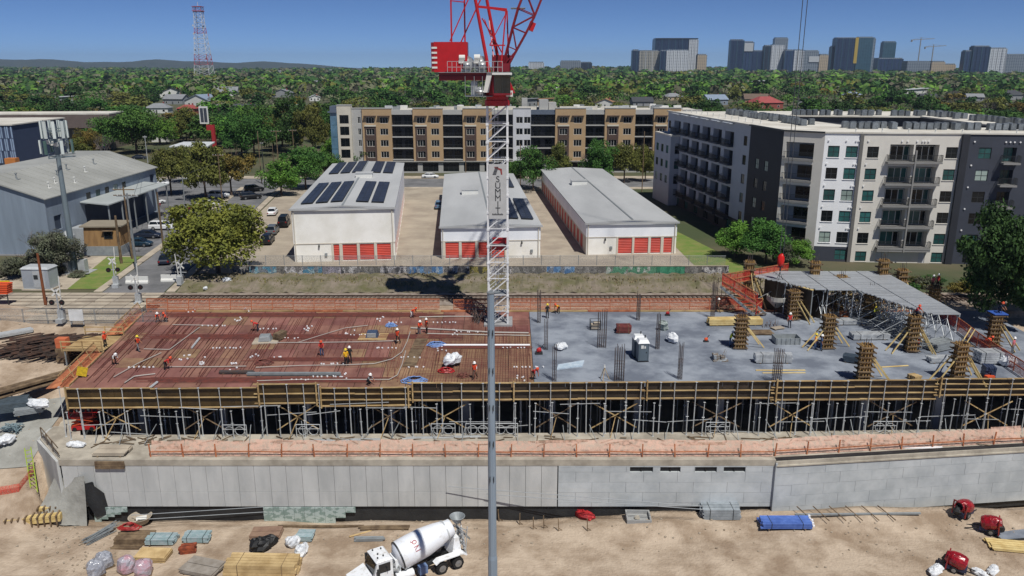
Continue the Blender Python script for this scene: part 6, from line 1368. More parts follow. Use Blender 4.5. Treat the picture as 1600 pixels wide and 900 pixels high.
for (u, v) in ((-2.4, 6), (-3.3, 9.6), (-5.2, 14), (-2.0, 13.5), (-6.4, 19.5), (-4.4, 22), (-6.2, 29), (-7, 5)): z = 9.25+3.45*(-u)/9.9; MB().tube((0, 0, 0), (0, 0, 1.0), .1).tube((0, 0, .95), (0, 0, 1.1), .22).box(-.45, .45, -.45, .45, -.1, .12).obj('roof_vent', frame_white if u > -5 else galv_dull, wh, (u, v, z))
MB().hexa([(.05, 10.5, 6.85), (5.0, 10.5, 6.35), (5.0, 36, 6.35), (.05, 36, 6.85), (.05, 10.5, 7.05), (5.0, 10.5, 6.55), (5.0, 36, 6.55), (.05, 36, 7.05)]).obj('canopy', canopy_m, wh)
for k in range(6): piece('canopy_post', galv_dull, wh, (4.7, 11+k*4.9, 3.15), (.2, .2, 6.3))
MB().box(.35, 3.5, 5.2, 8.8, .02, 3.3).box(.35, 3.5, 9.2, 9.9, .02, 1.1).obj('loading_container', galv, wh); c = (1.3, 2.6)
MB().lathe([(1.0, 0), (1.0, 2.6), (.5, 3.3)], 14).obj('tank', galv, wh, (1.4, 3.0, .02))
sb = thing('striped_building', 'blue building with rows of vertical pale panels behind the warehouse', 'building', (-126, 205, 0), R(4))
navy2 = M('navy_wall', '#38445e', .7, var=.1); pst = M('pale_stripe', '#8c9fb8', .6, var=.1, rnd=.15)
MB().box(-40, 0, 0, 28, 0, 15.6).obj('body', navy2, sb); MB().box(-40.3, .3, -.3, 28.3, 15.61, 15.9).obj('roof', roof_white, sb)
for r_ in range(3):
    for k in range(22):
        if (k*7+r_*3) % 10 < 7: piece('cladding_strip', pst, sb, (-.25-k*.48-(0 if k < 21 else 1), -.06, 14.0-3.1*r_-.1), (.3, .1, 2.95))
    for k in range(18): piece('cladding_strip', navy2 if k % 3 else pst, sb, (-12.5-k*1.1, -.05, 14.0-3.1*r_), (.4, .08, 2.9))
piece('lower_wall', M('dark_clad', '#2d3648', .7, var=.1), sb, (-5.3, -.05, 4.2), (10.6, .1, 6.0))
for (x, y) in ((-12, -2), (-24, -2)): MB().box(0, 2.6, -2, 0, 0, 7.8).obj('orange_box', M('orange_clad', '#c0793c', .7, var=.1), sb, (x+11, y, 0))
db = thing('brown_building', 'long dark brown roofed building at the far left edge', 'building', (-190, 300, 0), R(6))
MB().box(-40, 40, 0, 22, 0, 8).obj('wall', M('brown_wall', '#7d7268', .8, var=.2, scale=.4, stretch=(3, 3, .1)), db); MB().hexa([(-41, -3, 8), (41, -3, 8), (41, 23, 8), (-41, 23, 8), (-39, 3, 12.5), (39, 3, 12.5), (39, 18, 12.5), (-39, 18, 12.5)]).obj('roof', M('brown_roof', '#453b38', .8, var=.15), db); MB().box(-39.2, 39.2, 2.8, 18.2, 12.51, 13).obj('parapet', roof_white, db)
for k in range(16): piece('pilaster', cream, db, (-38+5*k, -.2, 3.6), (.8, .4, 7))
# cell tower
ct = thing('cell_tower', 'grey cell phone tower with pale panel antennas on the left', 'cell tower', (-65.9, 117, 0)); mg = M('monopole', '#7d8b92', .5, .3, var=.12, scale=.5)
MB().lathe([(.46, 0), (.42, 6), (.36, 12), (.3, 17.4)], 12).obj('pole', mg, ct)
for z, r in ((17.3, 2.3), (19.4, 1.8), (21, 1.5)):
    b = MB()
    for k in range(3):
        a, a2 = k*2.094+.5, (k+1)*2.094+.5; p, q = (r*math.cos(a), r*math.sin(a), z), (r*math.cos(a2), r*math.sin(a2), z); b.bar(p, q, .12).bar((0, 0, z), p, .12).bar((p[0], p[1], z+.35), (q[0], q[1], z+.35), .07)
    b.obj('platform', mg, ct)
MB().lathe([(.3, 17.4), (.28, 22)], 10).obj('mast_top', mg, ct); ant = M('antenna', '#ccd5d2', .5, var=.05)
for z, r, n, h in ((21.0, 1.7, 9, 2.4), (18.6, 2.1, 6, 1.9)):
    for k in range(n):
        a = 2*math.pi*k/n+.3; o = MB().box(-.2, .2, -.1, .1, 0, h).obj('antenna', ant if z > 20 or k % 2 else M('antenna_green', '#4f6b66', .5, var=.1), ct, (r*math.cos(a), r*math.sin(a), z-h*.4), a+1.57); MB().tube((0, .18, -.2), (0, .18, h+.1), .05).obj('bracket', mg, o)
for k in range(5): MB().box(-.25, .25, -.2, .2, 0, .6).obj('radio_unit', frame_white, ct, (.9*math.cos(k*1.3), .9*math.sin(k*1.3), 18.9+.3*(k % 2)))
MB().box(-2.6, 2.6, -1.5, 1.5, .02, .14).box(-2.3, -1.5, -1, 0, .14, 2).box(-1.2, -.4, -1, -.2, .14, 1.8).box(1.0, 2.0, -.9, .2, .14, 2.1).obj('equipment', galv, ct)
# brown hut, cabinet, barriers
ht_ = P(160, 400, 0); hut = thing('brown_hut', 'small brown hut with sloping panel and window beside the cell tower', 'hut', (ht_.x, ht_.y+.5, 0), .03); hb = M('hut_brown', '#8f7048', .85, col2='#7a5d3b', scale=.6, stretch=(3, 3, .3))
MB().box(-3.2, 3.0, 0, 4.2, .02, 1.5).obj('plinth', galv_dull, hut); MB().hexa([(-3.0, .1, 1.5), (2.9, .1, 1.5), (2.9, 4.1, 1.5), (-3.0, 4.1, 1.5), (-3.0, .6, 4.6), (2.9, .6, 4.6), (2.9, 4.1, 4.8), (-3.0, 4.1, 4.8)]).obj('wall', hb, hut); MB().hexa([(-3.5, .2, 4.6), (3.3, .2, 4.6), (3.3, 4.5, 4.85), (-3.5, 4.5, 4.85), (-3.5, .2, 4.8), (3.3, .2, 4.8), (3.3, 4.5, 5.05), (-3.5, 4.5, 5.05)]).obj('roof', M('hut_roof', '#8d8473', .8, var=.1), hut)
o = MB().box(-.7, .7, -.14, .02, 0, 1.3).obj('window', frame_dark, hut, (1.0, .35, 2.7)); MB().box(-.55, .55, -.16, -.141, .12, 1.18).obj('pane', carglass, o); MB().box(-.9, .9, -.6, 0, 1.32, 1.4).obj('awning', timber_old, o)
c = P(55, 455, 0); cab_ = thing('signal_cabinet', 'large silver railway signal cabinet beside the brown pole', 'cabinet', (c.x+.3, c.y+1.2, .08), -.05)
MB().box(-2.1, 2.1, -1.3, 1.3, 0, .2).obj('plinth', walkconc, cab_); MB().box(-1.9, 1.9, -1.1, 1.1, .2, 3.0).obj('body', M('cabinet_silver', '#b4bcc4', .4, .35, var=.12), cab_); MB().hexa([(-2, -1.2, 3), (2, -1.2, 3), (2, 1.2, 3), (-2, 1.2, 3), (-1.7, -.9, 3.3), (1.7, -.9, 3.3), (1.7, .9, 3.3), (-1.7, .9, 3.3)]).obj('roof', galv, cab_); o = MB().box(-.3, 1.3, -1.14, -1.1, .4, 2.8).obj('door', galv, cab_); MB().box(-.2, .4, -1.17, -1.141, 1.6, 2.2).obj('notice', frame_dark, o)
for px, py, lb, rz in ((215, 443, 'left of the side street', 0), (270, 440, 'right of the side street', .03)):
    c = P(px, py, 0); o = MB().xprism([(-.3, 0), (.3, 0), (.28, .2), (.1, .45), (.08, 1.0), (-.08, 1.0), (-.1, .45), (-.28, .2)], -1.6, 1.6).obj('concrete_barrier', frame_white, None, (c.x, c.y, .06), rz); tag(o, 'pale concrete traffic barrier '+lb, 'barrier')
bag('white_sheet', 'white plastic sheet lying on the bank by the oak', 'plastic sheet', P(354, 441, .5), (.9, .6, .5), bagm, 12); bag('small_white_bag', 'small white bag by the rails next to the oak', 'bag', P(321, 452, .3), (.4, .3, .3), bagm, 13)
def signal(px, py, h, lb, rz=0):
    c = P(px, py, 0); t = thing('crossing_signal', lb, 'crossing signal', (c.x, c.y, .06), rz); MB().tube((0, 0, 0), (0, 0, h), .09, n=8).box(-.4, .4, -.4, .4, 0, .5).obj('mast', galv, t); MB().bar((-.85, 0, h*.62), (.85, 0, h*.62), .08).obj('arm', galv, t)
    for s in (-1, 1):
        o = MB().tube((s*.6, -.12, h*.62), (s*.6, -.2, h*.62), .33, n=14).obj('signal_head', black, t); MB().tube((s*.6, -.2, h*.62), (s*.6, -.23, h*.62), .12, n=10).obj('lens', M('lens_dark', '#3a1416', .3, var=0), o)
    b = MB()
    for s in (-1, 1): b.obox((0, -.12, h*.92), (1.3, .03, .2), 0, 0, s*.78)
    b.obj('crossbuck', frame_white, t); MB().box(-.35, .35, .15, .75, .3, 1.5).obj('gate_machine', galv, t); MB().bar((.1, .5, 1.2), (.3, .5, h+1.5), .09).obj('gate_arm', frame_white, t); return t
signal(95, 505, 4.2, 'railway crossing signal with black lamps near the rebar pile'); signal(216, 478, 4.0, 'railway crossing signal beside the back left deck corner', .1); signal(181, 450, 4.2, 'railway crossing signal far side of the rails by the hut', .2); signal(285, 447, 3.2, 'railway crossing signal by the right barrier in oak shade', 3)
def upole(px, py, top, lb, mat=timber_old, arm=1.3, r=.16, n_=1, name='utility_pole', lamp=False, dx=0):
    c = P(px, py, 0); h = PY(px, top, c.y).z; t = thing(name, lb, 'pole', (c.x, c.y, 0)); MB().lathe([(r, 0), (r*.7, h)], 8).obj('pole', mat, t)
    for k in range(n_):
        if arm: MB().box(-arm, arm, -.07, .07, h-.5-.9*k, h-.35-.9*k).obj('crossarm', mat, t)
        if arm:
            for s in (-.9, -.4, .4, .9): MB().tube((s*arm, 0, h-.35-.9*k), (s*arm, 0, h-.12-.9*k), .05, n=5).obj('insulator', frame_white, t)
    if lamp: MB().bar((0, 0, h-.1), (1.4, 0, h+.15), .09).box(1.1, 1.9, -.15, .15, h+.1, h+.25).obj('lamp_head', galv, t)
    return t
rustp = M('rust_pole', '#7a4526', .8, var=.2)
upole(72, 480, 396, 'rusty brown pole beside the silver signal cabinet', rustp, 0, .2); upole(190, 412, 337, 'short dark wooden pole right of the brown hut', timber_old, 0, .24); upole(214, 425, 302, 'pale grey utility pole with wired crossarm by the hut', galv_dull, 1.6, .2, 1); upole(207, 405, 292, 'dark wooden utility pole with crossarm behind the pale one', timber_old, 1.7, .18, 2); upole(258, 408, 300, 'dark slim utility pole by the side street with a box', timber_old, 0, .18)
upole(291, 336, 276, 'grey lamp pole in the middle of the parking lot', galv_dull, 1.0, .14, 1); upole(348, 320, 240, 'dark lamp pole in front of the olive trees', timber_old, 1.2, .15); upole(232, 262, 212, 'pale lamp post beyond the warehouse roof', galv, .6, .14); upole(436, 268, 203, 'dark utility pole with white crossarm at the junction', timber_old, 1.5, .18, 1); upole(461, 262, 202, 'utility pole with crossarm near the glass corner of the block', timber_old, 1.2, .16, 1); upole(409, 287, 205, 'thin dark signal pole left of the junction', timber_old, 0, .13); upole(414, 290, 222, 'second thin signal pole with a black box', frame_dark, .4, .14); upole(429, 272, 225, 'thin pole beside the junction island', timber_old, 0, .12)
upole(622, 262, 232, 'street lamp in front of the left brown balcony bay', galv, 0, .1, lamp=True); upole(728, 282, 228, 'dark pole on the street left of the crane mast', timber_old, 0, .13); upole(813, 300, 225, 'dark pole behind the low storage buildings', timber_old, 0, .12); upole(1003, 300, 205, 'dark pole by the olive street tree', timber_old, 0, .13)
wire_m = M('power_wire', '#3a3c3f', .6, var=0)
def wire(a, c, sag, lb, r=.02, n=12):
    a, c = Vector(a), Vector(c); pts = [a.lerp(c, k/n)-Vector((0, 0, sag*4*(k/n)*(1-k/n)))-a for k in range(n+1)]; tag(MB().path(pts, r, 3).obj('power_line', wire_m, None, a), lb, 'power line')
p1, p2 = PY(436, 208, P(436, 268, 0).y), PY(207, 297, P(207, 405, 0).y)
wire(p2, p1, 1.2, 'power line from the hut pole to the junction pole', .03); wire(p2+Vector((0, 0, -1)), PY(232, 218, P(232, 262, 0).y), 1, 'power line over the warehouse roof', .03)
# orange tray at the left frame edge
t = thing('barrier_stack', 'stack of orange and yellow barrier trays on a rack at the left edge', 'barrier stack', P(6, 480, 0))
for k in range(5): piece('tray', orange, t, (-.2+.05*k, 0, 2.0+.28*k), (2.6, 1.2, .2))
piece('rail', M('yellow_rail', '#d6b81f', .6, var=.1), t, (.2, -.3, 3.55), (2.6, .12, .15))
for s in (-1, .9): piece('leg', frame_dark, t, (s, -.3, .95), (.1, .1, 1.9))
# dark rebar pile and things by the crossing
c = P(88, 535, -.6); t = thing('rebar_pile', 'large dark pile of rebar bundles on the ground left of the deck', 'rebar pile', (c.x, c.y, terrain(c.x, c.y)))
b = MB(); rq = random.Random(2)
for k in range(420):
    x0 = rq.uniform(-4.6, 4.2); y0 = rq.uniform(-2.1, 2.0); z = max(.05, rq.uniform(.1, 1.7)*(1-abs(y0)/3)); L_ = rq.uniform(2.5, 4.5); a = R(38)+rq.uniform(-.1, .1); d = Vector((math.cos(a), math.sin(a), rq.uniform(-.04, .04)))*L_/2; b.bar(Vector((x0, y0, z))-d, Vector((x0, y0, z))+d, .1)
b.obj('bars', M('rebar_pile', '#3c3430', .8, col2='#5d4438', scale=1.5), t, kind='stuff')
c = P(121, 508, 0); t = thing('sign_board', 'blank white board standing beside the crossing signal', 'board', (c.x, c.y, .05)); MB().box(-.85, .85, -.04, .04, .5, 1.9).obj('board', white_paint, t); MB().box(-.8, -.72, .05, .12, 0, 1.8).box(.72, .8, .05, .12, 0, 1.8).obj('leg', galv, t)
tf = thing('site_fence', 'bare metal mesh fence panels by the crossing left of the deck', 'fence', (P(150, 515, 0).x, 92.6, -.2))
for k in range(7):
    x = -13+2.9*k; b = MB()
    for xx_ in (x, x+2.8): b.tube((xx_, 0, 0), (xx_, 0, 1.9), .03, n=5)
    for z in (.1, 1.0, 1.9): b.tube((x, 0, z), (x+2.8, 0, z), .025, n=4)
    b.obj('frame', galv_dull, tf); MB().quad((x, .02, .1), (x+2.8, .02, .1), (x+2.8, .02, 1.9), (x, .02, 1.9)).obj('mesh_panel', chain, tf)
sheet('crossing_walk', [(-60, 93.5), (-47.5, 93.5), (-48, 95.8), (-60, 95.8)], -.02, walkconc)
sheet('hut_yard', [(-75, 107.5), (-58, 107.5), (-62, 127.5), (-75, 127.5)], .04, walkconc)
stack('steel_pipes', 'bundle of pale pipes lying at the far left edge of the site', 'pipes', 14, 525, -.6, 5, 4, 2, .25, .2, galv, .7, item='pipe'); stack('long_planks', 'row of long old planks on the ground outside the left walkway', 'planks', 80, 592, -2.0, 11, 3, 2, .4, .14, timber_old, R(52), item='plank'); stack('long_planks', 'second row of weathered planks nearer the deck corner', 'planks', 62, 605, -2.4, 8, 3, 1, .35, .14, timber_old, R(50), item='plank')
stack('sheet_pile', 'pile of grey slatted steel panels at the left edge', 'steel panels', 20, 640, -3.4, 3.2, 4, 6, .5, .16, M('panel_slate', '#59666f', .5, .3, var=.25, scale=2), R(20), item='panel'); stack('sheet_pile', 'smaller grey steel panel pile under the white sheet', 'steel panels', 47, 645, -3.6, 2.6, 3, 4, .45, .16, galv_dull, R(25), item='panel')
bag('white_sheet', 'crumpled white sheet on the steel panels by the left deck corner', 'plastic sheet', P(60, 634, -2.9), (1.5, .8, .5), bagm, 21, 4); bag('white_sheet', 'white plastic bundle at the far left edge below the cable heap', 'plastic sheet', P(6, 693, -5.2), (1.0, .8, .6), bagm, 22, 4)
b = MB(); rq = random.Random(6)
for k in range(60): 
    a = rq.uniform(0, 6.28); b.tube((rq.uniform(-1, 1), rq.uniform(-.7, .7), rq.uniform(.05, .7)), (rq.uniform(-1, 1), rq.uniform(-.7, .7), rq.uniform(.05, .9)), .04, n=4)
c = P(18, 668, -4.4); tag(b.obj('cable_heap', M('heap_teal', '#5b7078', .6, col2='#7f9299', scale=3), None, (c.x, c.y, terrain(c.x, c.y))), 'heap of grey green tangled bars at the left edge', 'bar heap')
# landing and orange boxes at the left deck edge
t = thing('loading_landing', 'timber loading landing with rails jutting from the left deck edge', 'landing', (-47.0, 85.2, -.1)); L0 = t.location
for k in range(7): piece('plank', timber, t, (-.1, -2.2+.72*k, .02), (4.6, .66, .08))
for y in (-2.6, 2.5):
    for z in (.55, 1.1): beam('rail', timber, t, (-2.4, y, z), (2.2, y, z), .05, .12)
    for x in (-2.3, 0, 2.1): beam('post', timber, t, (x, y, 0), (x, y, 1.2), .1, .1)
for x in (-2.1, 2.0):
    for y in (-2.4, 2.3): piece('leg', galv_dull, t, (x, y, -1.4), (.12, .12, 2.8))
stack('orange_bricks', 'two orange blocks stacked at the end of the loading landing', 'blocks', 0, 0, 0, 1.2, 1, 2, .9, .55, M('orange_block', '#c46a45', .8, var=.15), 0, skids=False, item='block', loc=(-50.2, 84.6, terrain(-50.2, 84.6)+1.6)); piece_t = None
c = (-50.2, 84.6, terrain(-50.2, 84.6)); o = MB().box(-.7, .7, -.6, .6, 0, 1.58).obj('timber_plinth', timber_old, None, c); tag(o, 'timber plinth carrying the orange blocks', 'plinth')
c = P(139, 590, 0); t = thing('yellow_sign', 'yellow diamond panel hung on the front left netting fence', 'sign', (c.x-.6, c.y, -.1), .3); MB().obox((0, 0, .75), (.95, .04, .95), 0, 0, .3).obj('panel', M('sign_yellow', '#d7b92a', .6, col2='#b39a26', scale=3), t); MB().box(-.03, .03, .03, .07, 0, .9).obj('stake', timber, t)
# red lift and gear on the ledge at the left end
c = (-42.2, 72.6, FLOOR); t = thing('scissor_lift', 'red scissor lift parked under the left end of the deck', 'scissor lift', c, .1); b = MB(); b.box(-1.1, 1.1, -.55, .55, .15, .55).obj('chassis', red_pl, t); b = MB()
for z in (.6, 1.0):
    for s in (-.5, .5): b.bar((-1.0, s, z), (1.0, s, z+.4), .08).bar((-1.0, s, z+.4), (1.0, s, z), .08)
b.obj('scissor_arms', orange, t); b = MB(); b.box(-1.15, 1.15, -.6, .6, 1.45, 1.55)
for x in (-1.1, 0, 1.1):
    for s in (-.57, .57): b.bar((x, s, 1.5), (x, s, 2.5), .06)
for z in (2.0, 2.5):
    for s in (-.57, .57): b.bar((-1.1, s, z), (1.1, s, z), .06)
b.obj('basket', red_pl, t); ty, ri = wheel_meshes(.22, .16)
for sx in (-.8, .8):
    for sy in (-.5, .5): O('wheel', ty, t, (sx, sy, .22))
net_fence('timber guard rail round the cut corner of the left ledge', [(-45.4, 70.5), (-41.4, 66.2)], 1.1, mat=chain, rails=2, step=2.0, rmat=timber_old, z=FLOOR)
bag('white_sheet', 'white sheet on the left end of the ledge', 'plastic sheet', (-41.3, 68.6, FLOOR), (1.0, .6, .4), bagm, 31); stack('ply_stack', 'stack of pale sheets at the left end of the ledge', 'board stack', 0, 0, 0, 3.0, 2, 3, .8, .12, walkconc, 0, item='sheet', loc=(-37.0, 67.4, FLOOR)); stack('timber_boards', 'short brown boards hung over the wall top on the left', 'boards', 0, 0, 0, 2.7, 1, 3, .15, .25, timber_old, 0, skids=False, item='board', loc=(-36.6, 65.75, FLOOR-.72))
ladm = M('lime_ladder', '#9db53a', .6, var=.1); c = (-44.3, 67.0, terrain(-46, 67)); t = thing('lime_ladder', 'lime green ladder leaning at the left wing wall', 'ladder', (-44.6, 66.9, -8.4), .5); b = MB()
for s in (-.25, .25): b.bar((s, 0, 0), (s, 1.0, 4.2), .08)
for k in range(11): b.bar((-.25, .08+.085*k, .35+.36*k), (.25, .08+.085*k, .35+.36*k), .05)
b.obj('rails', ladm, t)
t = thing('silt_fence', 'sagging orange netting strip across the dirt slope at the lower left', 'safety fence', (-46, 64, -8)); q = [gt(-30, 790), gt(0, 776), gt(30, 770), gt(58, 764)]
for a, c in zip(q, q[1:]): a, c = a-t.location, c-t.location; MB().quad(a, c, c+Vector((0, .2, .75)), a+Vector((0, .2, .75))).obj('netting', net_red, t)
# ================================================================ dirt yard in front
GZ = -10.05
def gp(px, py): 
    return gt(px, py)
# concrete mixer truck
tk = gp(640, 893); mt = thing('mixer_truck', 'white concrete mixer truck parked on the dirt with drum to the right', 'mixer truck', (tk.x, tk.y-.5, GZ+.02), R(180+31))
tkw = M('truck_white', '#e9ecef', .35, col2='#b9b3a8', scale=2.2, detail=8, spec=.5, lo=.52, hi=.8); drumw = M('drum_white', '#e6eaf0', .5, col2='#bdb8ae', scale=1.6, detail=9, lo=.54, hi=.82)
MB().box(-4.9, 4.6, -.45, -.25, .75, 1.05).box(-4.9, 4.6, .25, .45, .75, 1.05).box(-4.8, -4.6, -.45, .45, .75, 1.05).box(1.2, 1.4, -.45, .45, .75, 1.05).obj('chassis', frame_dark, mt)
dm = Matrix.Translation((1.15, 0, 2.15)) @ Matrix.Rotation(R(-77), 4, 'Y')
dr = MB().lathe([(.5, 0), (.62, .02), (1.12, .3), (1.18, .4), (1.2, 1.3), (1.18, 2.6), (.98, 3.9), (.72, 4.9), (.7, 5.2), (.5, 5.22)], 28, dm).obj('drum', drumw, mt, smooth=True)
for h, r_ in ((.34, 1.16), (4.6, .82)): MB().lathe([(r_-.02, h-.06), (r_+.04, h-.05), (r_+.04, h+.05), (r_-.02, h+.06)], 28, dm).obj('drum_ring', frame_dark if h < 1 else galv, dr)
def on_drum(u, ang, r_): return dm @ Vector((r_*math.cos(ang), r_*math.sin(ang), u))
redm = M('mark_red', '#9c1f28', .5, var=0); bluem = M('mark_blue', '#6f86ad', .5, var=.1); rr_ = 1.215
def drad(u):
    k = ((0, .62), (.4, 1.18), (1.3, 1.2), (2.6, 1.18), (3.9, .98), (4.9, .72), (5.3, .7))
    for (a, ra), (c, rc) in zip(k, k[1:]):
        if u <= c: return ra+(rc-ra)*(u-a)/(c-a)
    return .7
def drum_mark(pts, w_, mat, nm):
    b = MB()
    for (u0, a0_), (u1, a1_) in zip(pts, pts[1:]):
        for k in range(4):
            ua, ub = u0+(u1-u0)*k/4, u0+(u1-u0)*(k+1)/4; aa, ab = a0_+(a1_-a0_)*k/4, a0_+(a1_-a0_)*(k+1)/4; b.bar(on_drum(ua, aa, drad(ua)+.012), on_drum(ub, ab, drad(ub)+.012), w_, .02, up=on_drum(ua, aa, 9)-on_drum(ua, aa, 1))
    b.obj(nm, mat, dr)
# angle: side towards the camera is local +y ... the ring mark and strokes near the drum front
A0 = .62
drum_mark([(1.7+.17*math.cos(t), A0+.12*math.sin(t)) for t in [k*.7 for k in range(10)]], .06, redm, 'red_mark'); drum_mark([(1.55, A0-.02), (1.42, A0-.16)], .06, redm, 'red_mark')
drum_mark([(1.5, A0+.3), (1.9, A0+.3), (1.6, A0+.42), (1.5, A0+.5)], .05, redm, 'red_mark'); drum_mark([(1.5, A0+.6), (1.95, A0+.6)], .05, redm, 'red_mark')
MB().box(.9, 1.35, -.6, .6, 1.05, 2.3).obj('front_pedestal', tkw, mt); MB().hexa([(-4.5, -.7, 1.05), (-3.6, -.7, 1.05), (-3.6, .7, 1.05), (-4.5, .7, 1.05), (-4.3, -.6, 2.6), (-3.9, -.6, 2.6), (-3.9, .6, 2.6), (-4.3, .6, 2.6)]).obj('rear_pedestal', tkw, mt)
MB().lathe([(.25, 0), (.62, .55), (.66, .6), (.62, .62), (.2, .1)], 16, Matrix.Translation((-4.5, 0, 3.55))).obj('hopper', galv_dull, mt)
MB().add([(-4.5, -.3, 2.9), (-4.5, .3, 2.9), (-5.5, .28, 1.7), (-5.5, -.28, 1.7), (-4.5, -.35, 3.15), (-4.5, .35, 3.15), (-5.5, .33, 1.95), (-5.5, -.33, 1.95)], [(0, 1, 2, 3), (0, 3, 7, 4), (1, 5, 6, 2)]).obj('chute', galv_dull, mt)
b = MB()
for s in (.7, 1.1): b.bar((-4.75, s, 1.0), (-4.4, s, 3.4), .06)
for k in range(7): b.bar((-4.75+.05*k, .7, 1.1+.34*k), (-4.75+.05*k, 1.1, 1.1+.34*k), .05)
b.bar((-4.75, .9, 1.0), (-4.95, .9, 3.5), .06).bar((-4.4, -.6, 3.4), (-4.4, 1.1, 3.4), .06); b.obj('ladder', galv, mt)
b = MB(); rq = random.Random(8)
for k in range(26): b.bar((rq.uniform(-5.0, -4.3), rq.uniform(-.8, .9), rq.uniform(1.2, 3.4)), (rq.uniform(-5.0, -4.3), rq.uniform(-.8, .9), rq.uniform(1.4, 3.6)), .06)
b.obj('hoses', galv, mt)
# cab and hood
MB().hexa([(1.7, -1.05, .95), (3.45, -1.05, .95), (3.45, 1.05, .95), (1.7, 1.05, .95), (1.75, -.98, 2.85), (3.0, -.98, 2.85), (3.0, .98, 2.85), (1.75, .98, 2.85)]).obj('cab', tkw, mt)
cab2 = MB().hexa([(1.7, -1.0, 2.855), (3.08, -1.0, 2.855), (3.08, 1.0, 2.855), (1.7, 1.0, 2.855), (1.85, -.85, 3.0), (2.85, -.85, 3.0), (2.85, .85, 3.0), (1.85, .85, 3.0)]).obj('cab_roof', tkw, mt)
b = MB()
for (x, y) in ((2.1, -.5), (2.6, .1), (2.3, .5), (2.75, -.6), (2.8, .6)): b.box(x-.05, x+.05, y-.05, y+.05, 3.0, 3.12)
b.obj('roof_light', frame_dark, cab2)
MB().hexa([(3.33, -.92, 1.95), (3.36, -.92, 1.95), (3.36, .92, 1.95), (3.33, .92, 1.95), (3.07, -.86, 2.75), (3.1, -.86, 2.75), (3.1, .86, 2.75), (3.07, .86, 2.75)]).obj('windscreen', carglass, mt)
for s in (-1, 1): o = MB().box(1.95, 2.9, -.02, .02, 0, .75).obj('side_window', carglass, mt, (0, s*1.045, 1.95)); MB().box(2.2, 2.26, s*1.06, s*1.35, 2.2, 2.26).box(2.95, 3.15, s*1.22, s*1.4, 1.9, 2.5).obj('mirror', frame_dark, mt); MB().box(1.85, 3.0, s*1.055-.012, s*1.055+.012, 1.0, 1.9).obj('door', tkw, mt)
MB().hexa([(3.45, -1.0, .8), (5.2, -.8, .8), (5.2, .8, .8), (3.45, 1.0, .8), (3.45, -.95, 1.95), (5.0, -.68, 1.6), (5.0, .68, 1.6), (3.45, .95, 1.95)]).obj('hood', tkw, mt); MB().box(5.12, 5.24, -.55, .55, .9, 1.5).obj('grille', frame_dark, mt); MB().box(5.1, 5.4, -1.1, 1.1, .5, .8).obj('bumper', galv, mt)
for s in (-1, 1): MB().box(4.9, 5.18, s*.72-.14, s*.72+.14, 1.0, 1.3).obj('headlight', lampm, mt); MB().xprism([(3.5, 1.0), (3.7, 1.3), (4.5, 1.3), (4.75, 1.0), (4.6, .95), (4.4, 1.18), (3.8, 1.18), (3.6, .95)], s*1.05-.2, s*1.05+.2, 'y').obj('fender', tkw, mt)
for s in (-1, 1):
    MB().xprism([(-4.75, 1.15), (-4.4, 1.38), (-2.2, 1.38), (-1.85, 1.15), (-1.9, 1.08), (-2.25, 1.3), (-4.35, 1.3), (-4.65, 1.08)], s*.95-.32, s*.95+.32, 'y').obj('rear_fender', tkw, mt)
    MB().lathe([(.3, -.75), (.34, -.72), (.34, .72), (.3, .75)], 16, Matrix.Translation((.7, s*.85, .95)) @ Matrix.Rotation(math.pi/2, 4, 'Y')).obj('water_tank', tkw, mt, smooth=False)
    MB().box(-1.2, -.5, s*.9-.25, s*.9+.25, .6, 1.3).obj('battery_box', bluem, mt)
b = MB(); rq = random.Random(3)
for k in range(20): b.blob((rq.uniform(.3, 1.6), rq.uniform(-.9, .9), rq.uniform(1.2, 2.0)), (.16, .16, .16), k, 6, 4, .1)
b.obj('machinery', mach, mt)
ty, ri = wheel_meshes(.52, .32); ty2, ri2 = wheel_meshes(.52, .58)
for sx, m2, r2_, off in ((4.1, ty, ri, 1.0), (-2.5, ty2, ri2, .88), (-3.95, ty2, ri2, .88)):
    for s in (-1, 1): o = O('wheel', m2, mt, (sx, s*off, .52)); O('rim', r2_, o)
# stacks along the bottom of the yard
yel = M('formwork_yellow', '#c3aa7c', .7, col2='#a58b60', scale=.8, rnd=.14)
def gstack(name, label, cat, px, py, *a, **k): return stack(name, label, cat, px, py, 0, *a, loc=gp(px, py), **k)
for k, (px, py, lb) in enumerate(((64, 806, 'rear row of yellow girders with dark cross ties at the lower left'), (54, 822, 'front row of yellow girders with dark cross ties at the lower left'))):
    c = gp(px, py); t = thing('girder_row', lb, 'girder stack', (c.x, c.y, c.z+.01), R(12))
    for i in range(3): piece('girder', timber_new, t, (0, -.22+.22*i, .75), (4.6, .18, .3)); piece('girder', timber_new, t, (0, -.22+.22*i, .42), (4.6, .18, .28))
    for i in range(9): piece('tie', timber_old, t, (-2.1+.52*i, -.05, .95), (.13, 1.15, .12)); piece('leg', timber_old, t, (-2.1+.52*i, -.5, .45), (.11, .12, .95))
b = MB(); rq = random.Random(5)
for k in range(34): d = Vector((.5, .87, rq.uniform(-.03, .1)))*rq.uniform(.8, 1.6); c = Vector((rq.uniform(-.4, .4), rq.uniform(-.6, .6), rq.uniform(.05, .4))); b.bar(c-d, c+d, .05)
tag(b.obj('bar_bundle', galv_dull, None, gp(157, 838)), 'bundle of grey steel bars lying diagonally in the dirt', 'steel bars')
gstack('sheet_stack', 'stack of worn brown plywood sheets under the red hose', 'plywood stack', 212, 845, 3.2, 2, 4, .75, .12, timber_old, .0, item='sheet'); gstack('timber_lengths', 'few old timber lengths in front of the brown sheets', 'timbers', 198, 856, 2.6, 3, 1, .25, .14, timber_old, .02, item='timber', skids=False)
c = gp(204, 837); b = MB()
